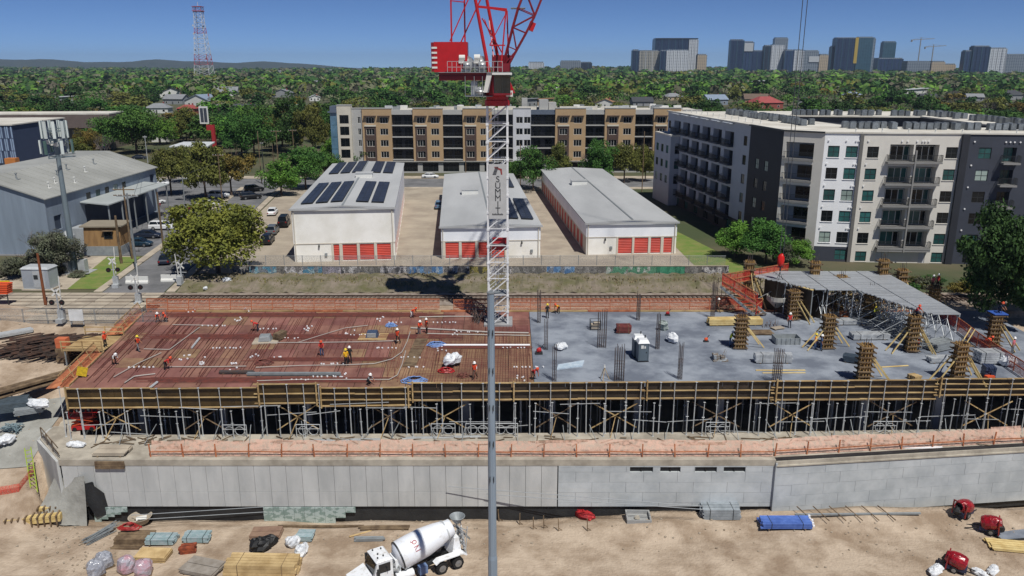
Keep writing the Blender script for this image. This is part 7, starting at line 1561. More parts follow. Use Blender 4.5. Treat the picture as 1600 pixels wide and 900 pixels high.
for j in range(6): b.path([((.8-.08*j)*math.cos(a)*1.3+random.uniform(-.08, .08), (.45)*math.sin(a)+random.uniform(-.05, .05), .75+.05*j) for a in [2*math.pi*k/12 for k in range(13)]], .05, 4)
tag(b.obj('red_hose', M('hose_red', '#a02522', .6, var=.15), None, c), 'coiled red hose on top of the brown sheets', 'hose')
c = gp(221, 822); t = thing('mortar_tub', 'large round grey tub with pale scrap standing by the wall', 'tub', (c.x, c.y, c.z)); MB().lathe([(.7, .4), (1.0, .95), (1.05, 1.0), (.98, 1.0), (.6, .5)], 20).obj('tub', walkconc, t); MB().bar((-.6, 0, 0), (-.5, 0, .6), .08).bar((.6, 0, 0), (.5, 0, .6), .08).bar((0, .6, 0), (0, .5, .6), .08).obj('leg', frame_dark, t); MB().obox((.1, 0, .8), (.9, .5, .06), .4, .2).obj('scrap', frame_white, t)
aqua = M('pipe_aqua', '#8fa9ad', .5, .1, col2='#a9b8bd', scale=3, rnd=.12)
gstack('pipe_bundle', 'bundle of grey green pipes, left of two by the wall', 'pipe bundle', 254, 848, 2.5, 6, 3, .17, .17, aqua, 0, item='pipe', band=frame_dark); gstack('pipe_bundle', 'bundle of grey green pipes, right of two by the wall', 'pipe bundle', 309, 845, 2.3, 6, 3, .17, .17, aqua, 0, item='pipe', band=frame_dark)
gstack('rusty_box', 'small rusty orange box of clamps beside the pipe bundles', 'box', 294, 863, 1.3, 2, 3, .4, .2, M('rust_orange', '#96492a', .8, col2='#6b3220', scale=3), .2, item='clamp', skids=False); gstack('ply_stack', 'tan plywood sheet stack beside the plastic bales', 'plywood stack', 241, 873, 2.7, 1, 5, 1.5, .1, yel, -.05, item='sheet')
def bale_load(seed, s):
    rq_ = random.Random(seed); b = MB(); prof = [(.5, .12), (.74, .2), (.78, .7), (.76, 1.1), (.62, 1.42), (.3, 1.6), (.04, 1.66)]; n = 12
    for r_, h in prof:
        for k in range(n):
            a = 2*math.pi*k/n; q = r_*(1/max(abs(math.cos(a)), abs(math.sin(a))))**.75*rq_.uniform(.9, 1.08); b.v.append((q*math.cos(a)*s, q*math.sin(a)*s, h*s*rq_.uniform(.96, 1.05)))
    b.f = [(i*n+k, i*n+(k+1) % n, (i+1)*n+(k+1) % n, (i+1)*n+k) for i in range(len(prof)-1) for k in range(n)]; b.mi = [0]*len(b.f); return b
wrap = M('wrap_clear', '#a9acb4', .2, col2='#7f838d', scale=3, bump=.5, bscale=5, spec=.7); wrapp = M('wrap_pink', '#b98a95', .25, col2='#a3a0a9', scale=1.5, bump=.5, bscale=5, spec=.7)
for (px, py, m_, lb, s) in ((164, 886, wrap, 'grey plastic wrapped bale, rear of the silver pair', .85), (151, 899, wrap, 'grey plastic wrapped bale, front of the silver pair', .85), (199, 893, wrapp, 'pink plastic wrapped bale, left of the pink pair', .85), (226, 899, wrapp, 'pink plastic wrapped bale, right of the pink pair', .85)):
    t = thing('wrapped_bale', lb, 'bale', gp(px, py), random.uniform(0, 1)); MB().box(-.7*s, .7*s, -.7*s, .7*s, 0, .12).obj('pallet', timber_old, t); bale_load(px, s).obj('wrapped_load', m_, t)
gstack('slab_stack', 'pile of flat grey boards beside the yellow beams', 'board pile', 318, 892, 3.2, 2, 3, 1.0, .12, M('grey_board', '#9a938a', .8, col2='#857d73', scale=1.5, rnd=.06), R(-16), item='board'); gstack('yellow_beams', 'big stack of long yellow formwork beams left of the truck', 'beam stack', 412, 893, 6.1, 5, 3, .34, .34, yel, R(-2), item='beam', band=timber_old)
gstack('sheet_stack', 'worn brown plywood sheets behind the black tarp', 'plywood stack', 418, 838, 2.7, 2, 2, .75, .2, M('brown_sheet', '#8f7562', .8, col2='#7c6253', scale=1, rnd=.1), .05, item='sheet'); bag('black_tarp', 'crumpled black tarp heap in the dirt', 'tarp', gp(413, 858), (1.3, .75, .8), black, 41, 5); bag('white_sacks', 'white sack beside the black tarp, upper of two', 'sack', gp(457, 854), (.65, .7, .7), bagm, 42, 3); bag('white_sacks', 'white sack beside the yellow beams, lower of two', 'sack', gp(474, 868), (.8, .6, .7), bagm, 43, 4)
gstack('panel_pallet', 'neat pale grey panel pallet behind the white sacks', 'panel pallet', 477, 843, 1.5, 2, 4, .6, .12, aqua, 0, item='panel'); gstack('steel_profile', 'dark steel profile lying in the dirt behind the truck cab', 'steel profile', 578, 845, 2.6, 2, 2, .2, .15, galv_dull, .02, item='profile', skids=False); gstack('loose_plank', 'single yellow plank lying askew behind the truck cab', 'plank', 562, 836, 2.2, 1, 1, .18, .08, yel, R(28), item='plank', skids=False); gstack('old_boards', 'row of dark old boards along the edge behind the truck', 'boards', 600, 826, 4.6, 2, 1, .3, .12, timber_old, .03, item='board', skids=False); gstack('old_boards', 'dark timber baulk lying along the edge left of the truck', 'boards', 500, 824, 8.0, 1, 1, .25, .18, timber_old, .0, item='board', skids=False)
bag('red_tarp', 'bright red tarp crumpled at the foot of the wall', 'tarp', gp(912, 808), (1.6, .6, .5), M('tarp_red', '#b3272a', .6, col2='#8a1c22', scale=2, bump=.4), 51, 5)
c = gp(997, 812); t = thing('wash_tray', 'square grey washout tray with scrap inside', 'tray', (c.x, c.y, c.z+.02), -.03); b = MB(); b.box(-1.05, 1.05, -.85, .85, 0, .1)
for (a0_, a1_, b0_, b1_) in ((-1.1, 1.1, -.9, -.78), (-1.1, 1.1, .78, .9), (-1.1, -.98, -.78, .78), (.98, 1.1, -.78, .78)): b.box(a0_, a1_, b0_, b1_, 0, .45)
b.obj('tray', M('tray_grey', '#9b9c9b', .7, var=.15, scale=2), t); MB().blob((-.1, -.1, .22), (.25, .2, .25), 3).obj('scrap', floorconc, t)
gstack('board_stack', 'neat double stack of grey steel boards beside the wall', 'board stack', 1124, 808, 3.5, 3, 6, .45, .17, M('board_bluegrey', '#9ba3a9', .6, .15, col2='#868e94', scale=1.5, rnd=.08), 0, item='board', band=frame_dark)
t = gstack('blue_pipes', 'bundle of bright blue pipes with white ends in the yard', 'pipe bundle', 1226, 822, 4.6, 6, 3, .2, .18, M('pipe_blue', '#5879c4', .45, col2='#4463ad', scale=1.2, rnd=.15), 0, item='pipe', band=frame_dark)
for k in range(6): piece('end_cap', white_pl, t, (2.35, -.58+.24*k, .35+.14*(k % 3)), (.18, .16, .16))
c = gp(1340, 806); t = thing('edge_rail', 'long dark steel rail lying along the trench with crossing bars', 'steel rail', (c.x, c.y, c.z), .02); piece('rail', galv_dull, t, (0, 0, .12), (11.5, .18, .14))
for k in range(6): beam('stake', timber_old, t, (-4.5+1.5*k, -1.0, .06), (-5.2+1.5*k, 1.1, .3), .07, .07)
gstack('plywood_crate', 'small tan plywood crate against the wall foot', 'crate', 1436, 792, 1.0, 1, 2, .7, .3, yel, .1, item='side', skids=False)
redbag = M('red_shell', '#9c1420', .25, col2='#6e0f1a', scale=2.5, bump=.3, spec=.7)
for (px, py, rz, lb) in ((1506, 806, .5, 'dark red mixer drum unit with blue base at the wall end'), (1541, 832, 2.6, 'dark red mixer drum unit on its side, middle of three'), (1497, 893, -.6, 'dark red mixer drum unit at the bottom edge')):
    c = gp(px, py); t = thing('red_mixer', lb, 'mixer', (c.x, c.y, c.z), rz)
    dm3 = Matrix.Translation((.55, 0, .75)) @ Matrix.Rotation(R(-76), 4, 'Y'); o = MB().lathe([(.2, 0), (.55, .08), (.66, .35), (.68, .8), (.6, 1.25), (.42, 1.6), (.4, 1.66), (.36, 1.6), (.3, 1.2)], 16, dm3).obj('drum', redbag, t); MB().lathe([(.35, 1.35), (.35, 1.4)], 12, dm3).obj('mouth', black, o); MB().bar((-.9, -.6, .2), (-.8, -.62, 1.5), .1).bar((-.9, .6, .2), (-.8, .62, 1.5), .1).bar((-.8, -.66, 1.45), (-.8, .66, 1.45), .1).obj('guard', redbag, t); MB().box(-1.0, .6, -.5, .5, .25, .6).obj('frame', M('mixer_blue', '#2c3350', .6, var=.2), t); MB().blob((-.9, .1, .7), (.4, .45, .45), px).obj('motor', black, t)
    ty3, ri3 = wheel_meshes(.28, .16)
    for s in (-.55, .55): o = O('wheel', ty3, t, (-.3, s, .28)); O('rim', ri3, o)
    MB().bar((.5, .3, .4), (1.7, .5, .1), .07).bar((.5, -.3, .4), (1.7, -.1, .1), .07).obj('tow_bar', frame_dark, t)
bag('white_sacks', 'white sack right of the lowest red mixer', 'sack', gp(1552, 893), (.9, .5, .3), bagm, 61, 4); bag('white_sacks', 'dirty white sack left of the lowest red mixer', 'sack', gp(1460, 894), (.9, .6, .35), bagm, 62, 6); bag('white_sacks', 'white sack at the bottom edge under the red mixer', 'sack', gp(1530, 899), (.8, .5, .28), bagm, 63, 5)
gstack('new_planks', 'fan of new yellow planks at the right edge of the yard', 'planks', 1588, 856, 4.6, 5, 2, .3, .12, timber_new, R(-10), item='plank', skids=False); c = gp(1592, 834); t = thing('frame_sheet', 'grey sheet edged with dark rails at the right edge', 'sheet', (c.x, c.y, c.z+.02), R(8)); piece('sheet', slabconc, t, (0, 0, .03), (4.6, 1.8, .06)); piece('edge_rail', frame_dark, t, (0, -.98, .06), (4.6, .12, .12)); piece('edge_rail', frame_dark, t, (-2.4, 0, .06), (.12, 1.9, .12))
# spilled concrete and rubble
b = MB(); cc = [gp(1440, 862), gp(1455, 822), gp(1500, 818), gp(1545, 850), gp(1552, 872), gp(1490, 880), gp(1420, 884)]
b.v = [(v.x, v.y, v.z+.05) for v in cc]; b.f = [tuple(range(len(cc)))[::-1]]; b.mi = [0]
rub = MB(); rq = random.Random(12)
for k in range(420):
    px, py = (rq.uniform(70, 230), rq.uniform(825, 899)) if k < 130 else ((rq.uniform(500, 1600), rq.triangular(800, 899, 812)) if k < 330 else (rq.uniform(0, 120), rq.uniform(560, 790)))
    if k >= 330: c = P(px, py, -5); c.z = terrain(c.x, c.y)
    else: c = gp(px, py)
    s = rq.uniform(.04, .14); rub.blob((c.x, c.y, c.z+s*.4), (s, s*.8, s*.6), k, 5, 3, .3)
tag(rub.obj('rubble', M('rubble', '#b0a594', .9, col2='#857766', scale=1.5), kind='stuff'), 'scattered stones and rubble on the dirt', 'rubble')
for k, (px, py) in enumerate(((812, 822), (833, 828), (850, 826), (873, 830), (918, 830), (780, 815), (1005, 770))[:6]):
    c = gp(px, py); o = MB().bar((0, 0, -.2), (random.uniform(-.1, .1), .1, 1.2), .08).bar((.0, 0, .3), (.35, .1, .0), .05).obj('survey_stake', timber_old, None, c); tag(o, 'dark stake standing in the dirt at the trench edge', 'stake', 'stakes along the trench edge')
rope = M('rope_grey', '#8f9498', .6, var=.1)
def rope_(lb, a, c, y0, y1): A, B = PY(a[0], a[1], y0), PY(c[0], c[1], y1); tag(MB().tube((0, 0, 0), B-A, .035, n=4).obj('guy_wire', rope, None, A), lb, 'wire')
rope_('upper of two grey wires across the black liner at the left', (205, 805), (412, 792), 65.2, 65.5); rope_('lower of two grey wires across the black liner at the left', (215, 812), (412, 800), 65.0, 65.5); rope_('upper grey wire sloping down the wall to the board stack', (700, 760), (1098, 791), 65.4, 63.6); rope_('lower grey wire sloping down the wall to the board stack', (760, 772), (1098, 796), 65.4, 63.4)
# timber lying on the ledge
for (px, py, L_, lb, m_) in ((540, 688, 7, 'long pale tube lying on the ledge left of the pole', galv), (690, 684, 8, 'long pale tube slanting on the ledge near the pole', galv), (1440, 700, 4, 'white boards lying on the right part of the ledge', white_pl), (880, 690, 5, 'old boards on the ledge right of the pole', timber_old), (1100, 694, 4, 'heap of timber on the ledge under the openings', timber_old), (270, 700, 3, 'few boards on the ledge at the left', timber_old)):
    c = P(px, py, FLOOR); stack('ledge_boards', lb, 'boards', 0, 0, 0, L_, 2, 1, .2, .1, m_, random.uniform(-.04, .06), item='board', skids=False, loc=c)
rq = random.Random(17); b = MB()
for k in range(150):
    px = rq.uniform(150, 1590); c = P(px, rq.uniform(683, 697), FLOOR); a = rq.uniform(-.6, .6) if rq.random() < .6 else rq.uniform(0, 3); L_ = rq.uniform(.5, 1.8); d = Vector((math.cos(a), math.sin(a), 0))*L_/2; c.z += .05+rq.uniform(0, .1); b.bar(c-d, c+d, .09, .05)
tag(b.obj('offcuts', timber_old, kind='stuff'), 'timber offcuts strewn along the ledge', 'offcuts')
# ================================================================ trees
def leafmat(name, c1, c2, rnd=.16, hue=.012, sc=.4):
    m = M(name, c1, .75, col2=c2, scale=sc, detail=3, rnd=rnd, rndhue=hue, lo=.4, hi=.6, spec=.25); N = m.node_tree.nodes; L = m.node_tree.links; b = N['Principled BSDF']
    tr_ = N.new('ShaderNodeBsdfTranslucent'); mx = N.new('ShaderNodeMixShader'); mx.inputs[0].default_value = .12; out = N['Material Output']
    src = b.inputs['Base Color'].links[0].from_socket; L.new(src, tr_.inputs[0]); L.new(b.outputs[0], mx.inputs[1]); L.new(tr_.outputs[0], mx.inputs[2]); L.new(mx.outputs[0], out.inputs[0]); return m
LC = dict(green=('#517633', '#375829'), dark=('#3e5e2d', '#2b4522'), olive=('#737739', '#52592b'), bright=('#69953a', '#4c752d'), gold=('#836f36', '#625f2e'), sage=('#6a7059', '#504f44'), oak=('#7c8036', '#575f29'))
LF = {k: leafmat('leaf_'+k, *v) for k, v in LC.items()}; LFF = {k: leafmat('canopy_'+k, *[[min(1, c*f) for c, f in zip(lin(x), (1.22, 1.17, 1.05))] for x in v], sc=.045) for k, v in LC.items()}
bark = M('bark', '#5a4c42', .9, var=.3, scale=2); twig = M('twig', '#77706e', .9, col2='#5d5654', scale=1, rnd=.15)
def leaf_mesh(name, mat, n, seed, size, flat=.75, clumps=26, low=-.8):
    rg = np.random.default_rng(seed)
    d = rg.normal(size=(clumps, 3)); d /= np.linalg.norm(d, axis=1)[:, None]; d[:, 2] = np.where(d[:, 2] < low, -d[:, 2]*.6, d[:, 2]); rad = rg.uniform(.3, .92, clumps)[:, None]; cc = d*rad*rg.uniform(.82, 1.12, 3); cr_s = rg.uniform(.14, .4, clumps)
    k = rg.integers(0, clumps, n); o = rg.normal(size=(n, 3)); o /= np.linalg.norm(o, axis=1)[:, None]; p = cc[k]+o*(cr_s[k]*rg.uniform(.55, 1.0, n))[:, None]; p[:, 2] *= flat
    nrm = o*.7+rg.normal(size=(n, 3))*.6+np.array([0, 0, .4]); nrm /= np.linalg.norm(nrm, axis=1)[:, None]
    a = np.cross(nrm, rg.normal(size=(n, 3))); a /= np.linalg.norm(a, axis=1)[:, None]; b = np.cross(nrm, a); s = rg.uniform(.6, 1.3, n)[:, None]*size
    v = np.stack([p-a*s-b*s*.6, p+a*s*.9-b*s*.5, p+a*s+b*s*.7, p-a*s*.8+b*s*.6], 1).reshape(-1, 3)
    v[:, 2] += flat*.95
    me = bpy.data.meshes.new(name); me.vertices.add(4*n); me.vertices.foreach_set('co', v.ravel().astype(np.float32)); me.loops.add(4*n); me.loops.foreach_set('vertex_index', np.arange(4*n, dtype=np.int32)); me.polygons.add(n); me.polygons.foreach_set('loop_start', np.arange(0, 4*n, 4, dtype=np.int32)); me.polygons.foreach_set('loop_total', np.full(n, 4, np.int32)); me.materials.append(mat); me.update(calc_edges=True); return me
def trunk_mesh(seed, mat=bark, bare=False):
    rq = random.Random(seed); b = MB(); b.tube((0, 0, -.02), (0, 0, .35), .045, .032, 7)
    def grow(p, d, L_, r, lev):
        q = p+d*L_; b.tube(p, q, r, r*.6, 5 if lev < 2 else 3, False)
        if lev < (4 if bare else 2):
            for _ in range(3 if lev < 3 else 2): nd = (d+Vector((rq.uniform(-1, 1), rq.uniform(-1, 1), rq.uniform(-.25, .6)))*.75).normalized(); grow(q, nd, L_*rq.uniform(.6, .85), r*.55, lev+1)
    for k in range(4): a = k*1.57+rq.uniform(-.5, .5); grow(Vector((0, 0, .3)), Vector((math.cos(a)*.7, math.sin(a)*.7, 1)).normalized(), .4 if not bare else .34, .022, 0)
    return b.mesh('trunk', mat)
trunks = [trunk_mesh(s) for s in (1, 2)]; bares = [trunk_mesh(s, twig, True) for s in (3, 4, 5)]
CR = {}
def crown(kind, detail, v):
    key = (kind, detail, v)
    if key not in CR: n, s = {0: (900, .085), 1: (2600, .05), 2: (10000, .03), 3: (20000, .025)}[detail]; CR[key] = leaf_mesh('crown', LF[kind], n, hash(key) % 9999 if False else (len(kind)*31+detail*7+v*101+ord(kind[1])), s, flat=(.72, .85, .65, .78)[v % 4], clumps=(22, 30, 42, 55)[detail])
    return CR[key]
def tree(kind, loc, W, H, label, group, detail=1, v=0, rz=None, name='tree', flat=None):
    rz = random.uniform(0, 6.28) if rz is None else rz; t = thing(name, label, 'tree' if name == 'tree' else 'shrub', loc, rz, group); r = W/2
    if kind == 'bare':
        o = O('branches', bares[v % 3], t, (0, 0, 0), 0, (r*1.15, r*1.15, H*.62)); return t
    O('crown', crown(kind, detail, v), t, (0, 0, H*.1 if name == 'tree' else -.15*H), 0, (r*1.06, r*1.06, H*.9/1.55 if name == 'tree' else H/1.7))
    O('trunk', trunks[v % 2], t, (0, 0, 0), 0, (r*1.05, r*1.05, H*.75)); return t
def ptree(kind, px, py, wpx, hpx, label, detail=2, v=0, name='tree', group=None):
    c = P(px, py, 0); s = scale_at(c); return tree(kind, (c.x, c.y, 0), wpx/s, hpx/s/.985, label, group, detail, v, name=name)
for a in [('oak', 342, 430, 162, 116, 'huge spreading olive green oak beside the tall storage building', 3, 1), ('olive', 268, 305, 70, 88, 'olive brown tree at the left of the parking lot grove', 2, 0), ('olive', 322, 312, 80, 98, 'olive brown tree in the middle of the parking lot grove', 2, 3), ('gold', 362, 306, 70, 92, 'brownish tree at the right of the parking lot grove', 2, 2), ('olive', 300, 285, 60, 70, 'olive tree standing at the back of the parking lot grove', 2, 2),
          ('bright', 440, 306, 72, 58, 'bright green tree at the left corner of the tall storage building', 2, 0), ('green', 478, 296, 72, 66, 'round green tree beside the far left storage wall', 2, 1), ('green', 508, 280, 60, 50, 'green tree between storage roof and the glass corner', 2, 2), ('bright', 520, 262, 40, 48, 'light green tree in front of the glass corner', 2, 0), ('green', 560, 268, 52, 40, 'green tree before the pale tower of the block', 2, 3), ('green', 590, 264, 36, 36, 'small green tree at the block next to the storage roof', 2, 1), ('gold', 641, 262, 44, 34, 'bare golden tree before the first brick bay', 2, 1), ('gold', 685, 266, 46, 40, 'golden brown tree before the second brick bay', 2, 2), ('olive', 618, 262, 24, 26, 'little olive tree by the street lamp', 1, 1),
          ('green', 833, 298, 64, 76, 'full green street tree right of the crane mast', 2, 0), ('green', 806, 292, 34, 50, 'green street tree half behind the crane mast', 2, 2), ('olive', 872, 286, 42, 56, 'olive green street tree right of the full green one', 2, 1), ('green', 938, 288, 58, 70, 'green street tree beside the olive pair', 2, 3), ('olive', 975, 286, 56, 72, 'olive gold street tree, left of the pair near the dark block', 2, 0), ('olive', 1008, 284, 40, 70, 'olive gold street tree, right of the pair near the dark block', 2, 2), ('bare', 912, 282, 40, 56, 'leafless grey street tree between two green ones', 1, 0),
          ('bright', 1150, 402, 74, 56, 'bright green bush tree left of the bank scrub', 2, 0), ('green', 1196, 412, 88, 64, 'mid green scrub tree beside the black bay', 3, 1), ('bright', 1244, 414, 54, 52, 'bright green bush tree under the corner balconies', 2, 2), ('sage', 1222, 416, 46, 40, 'low sage scrub between two bright bushes', 2, 3), ('dark', 1560, 508, 150, 195, 'big dark green tree at the right edge in front of the slate wall', 3, 0), ('dark', 1618, 496, 110, 160, 'dark tree cut by the right frame edge', 3, 2), ('green', 1533, 470, 44, 74, 'slender green tree left of the big dark one', 2, 3),
          ('sage', 88, 430, 76, 66, 'grey green scrub tree before the warehouse gable', 3, 1), ('sage', 40, 432, 70, 44, 'low scrub tree at the left edge behind the cabinet', 2, 2), ('bare', 60, 410, 60, 66, 'leafless shrubby tree by the warehouse gable', 1, 1), ('bare', 262, 352, 40, 40, 'small leafless tree in the parking lot', 1, 2), ('bare', 165, 258, 42, 64, 'tall leafless tree above the warehouse ridge', 1, 0), ('gold', 140, 250, 40, 56, 'gold brown tree behind the cell tower antennas', 2, 0), ('green', 172, 236, 66, 58, 'green tree left above the warehouse far end', 2, 0), ('green', 214, 240, 84, 70, 'broad green tree above the warehouse far end', 2, 1), ('bright', 250, 226, 56, 52, 'light green tree behind the parking lot grove', 2, 2), ('olive', 292, 222, 46, 48, 'olive tree left of the red pylon', 2, 1), ('green', 378, 242, 70, 64, 'broad green tree right of the red pylon', 2, 3), ('green', 398, 246, 70, 74, 'green tree left of the junction poles', 2, 0), ('olive', 428, 236, 62, 70, 'olive tree behind the junction poles', 2, 2), ('dark', 462, 240, 60, 84, 'tall dark tree behind the junction crossarms', 2, 1), ('olive', 490, 244, 56, 88, 'tall olive tree left of the glass corner', 2, 3), ('green', 508, 232, 44, 66, 'narrow green tree touching the glass corner', 2, 0), ('green', 402, 214, 76, 50, 'wide green tree above the junction', 2, 1), ('gold', 450, 204, 60, 44, 'gold tinted tree above the junction poles', 2, 0), ('bare', 478, 206, 50, 52, 'leafless tree above the tall olive one', 1, 1), ('bare', 246, 212, 48, 50, 'leafless tree over the parking lot grove', 1, 2), ('dark', 338, 214, 60, 50, 'dark tree above the red pylon', 2, 2), ('olive', 122, 252, 50, 40, 'yellow olive tree right of the antennas', 2, 3)]:
    ptree(a[0], a[1], a[2], a[3], a[4], a[5], a[6], a[7])
rq = random.Random(21)
for k in range(26):
    x = rq.uniform(48, 78); y = rq.uniform(104.8, 113); c = (x, y, 0); kd = rq.choice(('dark', 'sage', 'olive', 'green', 'gold'))
    tree(kd, c, rq.uniform(2, 4.4), rq.uniform(1.2, 2.8), 'low scrub bush along the bank below the apartment block', 'scrub bushes below the apartment block', 1, k % 4, name='shrub')
for k in range(12):
    c = P(rq.uniform(5, 135), rq.uniform(418, 436), 0); tree('sage', (c.x, c.y, 0), rq.uniform(2, 4), rq.uniform(1.2, 2.4), 'low grey scrub bush behind the silver cabinet', 'grey scrub bushes by the cabinet', 1, k % 4, name='shrub')
# houses ------------------------------------------------------------------
RC = {k: M('roofing_'+k, v, .8, var=.15, scale=.4) for k, v in dict(grey='#85888c', dark='#3f4247', white='#c3c8cc', red='#9b4a48', tan='#9a7658', brown='#6b5a4e', blue='#8392a5').items()}
WC = {k: M('siding_'+k, v, .8, var=.1, scale=.6) for k, v in dict(white='#d2d3d0', grey='#8e9194', tan='#b19d83', brick='#8a4a40', dark='#4d5054', blue='#7f8b99').items()}
def house(px, py, wpx, roof, wall, kind, rel):
    c = P(px, py, 0); W = wpx/scale_at(c); dp = W*.75; h = 3.4 if W < 16 else 4.2; rise = W*.2; rz = random.uniform(-.35, .35)
    t = thing('house', {'g': 'gable', 's': 'side gabled', 'h': 'hipped', 'f': 'flat roofed'}[kind]+' house with '+roof+' roof '+rel, 'house', (c.x, c.y, 0), rz, 'houses among the trees')
    wm, rm = WC[wall], RC[roof]; ov = .6
    nw = 3; ops = [(W*(.12+.3*k), W*(.12+.3*k)+W*.13, 1.0, 2.5, .1) for k in range(nw)]
    if kind == 'f': h *= 1.5
    b = MB().box(-W/2, W/2, 0, dp, 0, h)
    if kind == 'g': b.add([(-W/2, 0, h), (W/2, 0, h), (0, 0, h+rise), (-W/2, dp, h), (W/2, dp, h), (0, dp, h+rise)], [(0, 1, 2), (5, 4, 3)])
    if kind == 's': b.add([(-W/2, 0, h), (-W/2, dp, h), (-W/2, dp/2, h+rise), (W/2, 0, h), (W/2, dp, h), (W/2, dp/2, h+rise)], [(0, 2, 1), (3, 4, 5)])
    b.obj('wall', wm, t)
    if kind == 'g': r = MB().xprism([(-W/2-ov, h-.2), (0, h+rise), (W/2+ov, h-.2), (W/2+ov, h+.05), (0, h+rise+.3), (-W/2-ov, h+.05)], -ov, dp+ov, 'y')
    elif kind == 's': r = MB().xprism([(-ov, h-.2), (dp/2, h+rise), (dp+ov, h-.2), (dp+ov, h+.05), (dp/2, h+rise+.3), (-ov, h+.05)], -W/2-ov, W/2+ov)
    elif kind == 'h': r = MB().hexa([(-W/2-ov, -ov, h), (W/2+ov, -ov, h), (W/2+ov, dp+ov, h), (-W/2-ov, dp+ov, h), (-W*.2, dp*.45, h+rise), (W*.2, dp*.45, h+rise), (W*.2, dp*.55, h+rise), (-W*.2, dp*.55, h+rise)])
    else: r = MB().hexa([(-W/2-ov, -1, h), (W/2+ov, -1, h+W*.06), (W/2+ov, dp+ov, h+W*.06), (-W/2-ov, dp+ov, h), (-W/2-ov, -1, h+.4), (W/2+ov, -1, h+W*.06+.4), (W/2+ov, dp+ov, h+W*.06+.4), (-W/2-ov, dp+ov, h+.4)])
    ro = r.obj('roof', rm, t)
    if kind in 'gsh': MB().box(W*.18, W*.18+.8, dp*.55, dp*.55+.8, h+rise*.3, h+rise+.9).obj('chimney', WC['brick'], ro)
    for k in range(3):
        u = -W/2+W*(.18+.32*k)
        if k == 1: MB().box(u-.5, u+.5, -.08, -.01, .02, 2.2).obj('door', WC['dark'], t)
        else: o = MB().box(u-.8, u+.8, -.09, -.01, 1.0, 2.5).obj('window', frame_white, t); MB().box(u-.65, u+.65, -.11, -.091, 1.12, 2.38).obj('pane', win_dark, o)
for a in [(196, 147, 30, 'dark', 'white', 'g', 'above the warehouse ridge'), (103, 162, 26, 'white', 'grey', 'f', 'behind the brown roofed building'), (268, 152, 36, 'dark', 'white', 'g', 'left of the lattice tower, rear'), (270, 163, 32, 'grey', 'grey', 's', 'below the dark gable left of the tower'), (245, 177, 34, 'grey', 'white', 'h', 'above the parking lot grove, left'), (291, 178, 28, 'red', 'brick', 'h', 'brick red above the parking lot grove'), (308, 166, 44, 'blue', 'white', 'g', 'wide and pale under the lattice tower'), (322, 150, 26, 'white', 'white', 'f', 'two storeyed under the lattice tower'), (352, 150, 36, 'grey', 'white', 's', 'right of the lattice tower foot'), (378, 180, 38, 'dark', 'dark', 's', 'long and dark above the billboard'), (160, 222, 50, 'brown', 'tan', 'g', 'right of the cell antennas'), (250, 222, 26, 'grey', 'white', 's', 'small among green trees left of the billboard'),
          (440, 152, 28, 'grey', 'grey', 'g', 'above the junction poles'), (457, 178, 20, 'white', 'white', 'f', 'small, left of the glass corner'), (492, 158, 16, 'white', 'white', 'g', 'tiny, above the glass corner'), (625, 131, 30, 'dark', 'white', 'h', 'behind the left end of the tan block'), (657, 130, 20, 'tan', 'tan', 's', 'right of the dark hipped one behind the tan block'), (706, 133, 22, 'brown', 'white', 'g', 'left below the crane counterweight'), (712, 126, 16, 'white', 'white', 'f', 'just under the crane counterweight'),
          (870, 147, 28, 'white', 'grey', 'h', 'right of the crane behind the tan block'), (828, 166, 22, 'grey', 'grey', 'f', 'boxy, directly right of the crane mast'), (852, 166, 24, 'tan', 'tan', 'f', 'beige box right of the crane mast'), (937, 131, 14, 'white', 'white', 'g', 'tall narrow, among trees under the skyline'), (945, 168, 30, 'tan', 'white', 'g', 'behind the tan block, middle'), (1005, 166, 32, 'dark', 'grey', 's', 'behind the right end of the tan block'), (1055, 157, 26, 'grey', 'tan', 'h', 'two storeyed left of the dark block'), (1032, 116, 42, 'white', 'white', 'f', 'modern, under the first skyline group'), (1135, 146, 24, 'red', 'tan', 'h', 'red tiled above the dark block'), (1122, 164, 34, 'blue', 'blue', 's', 'low and bluish above the dark block corner'), (1182, 163, 36, 'brown', 'tan', 's', 'long brown above the dark block roof'), (1203, 170, 46, 'red', 'brick', 'h', 'big red above the dark block roof'),
          (1290, 140, 32, 'grey', 'grey', 'h', 'pale hip under the striped skyline towers'), (1312, 146, 22, 'grey', 'grey', 'g', 'grey right of the pale hip'), (1337, 154, 24, 'blue', 'grey', 'h', 'above the courtyard of the dark block'), (1366, 143, 12, 'white', 'white', 'g', 'tiny bright right of centre in the right trees'), (1430, 151, 46, 'white', 'white', 'f', 'big modern white in the right trees'), (1452, 158, 24, 'dark', 'dark', 's', 'dark in front of the modern white one'), (1258, 165, 24, 'dark', 'grey', 'g', 'dark above the left roof machines'), (1548, 140, 20, 'dark', 'white', 'g', 'white gable near the right edge'), (1575, 131, 32, 'tan', 'tan', 'h', 'pale far one near the right edge'), (1588, 156, 36, 'dark', 'grey', 'h', 'dark at the right frame edge'), (1524, 158, 24, 'grey', 'grey', 's', 'grey left of the white gable at right')]: house(*a)
HOUSE_XY = [(o.location.x, o.location.y) for o in COL.objects if o.name.startswith('house')]
def hides_house(x, y, r, h):
    for hx_, hy_ in HOUSE_XY:
        if y > hy_+9 or y < hy_*.35: continue
        if abs(x/y-hx_/hy_)*hy_ < 9+r*.7 and (abs(x-hx_) < 11 and abs(y-hy_) < 11 or h > CAM_H-(CAM_H-3.6)*y/hy_): return True
    return False
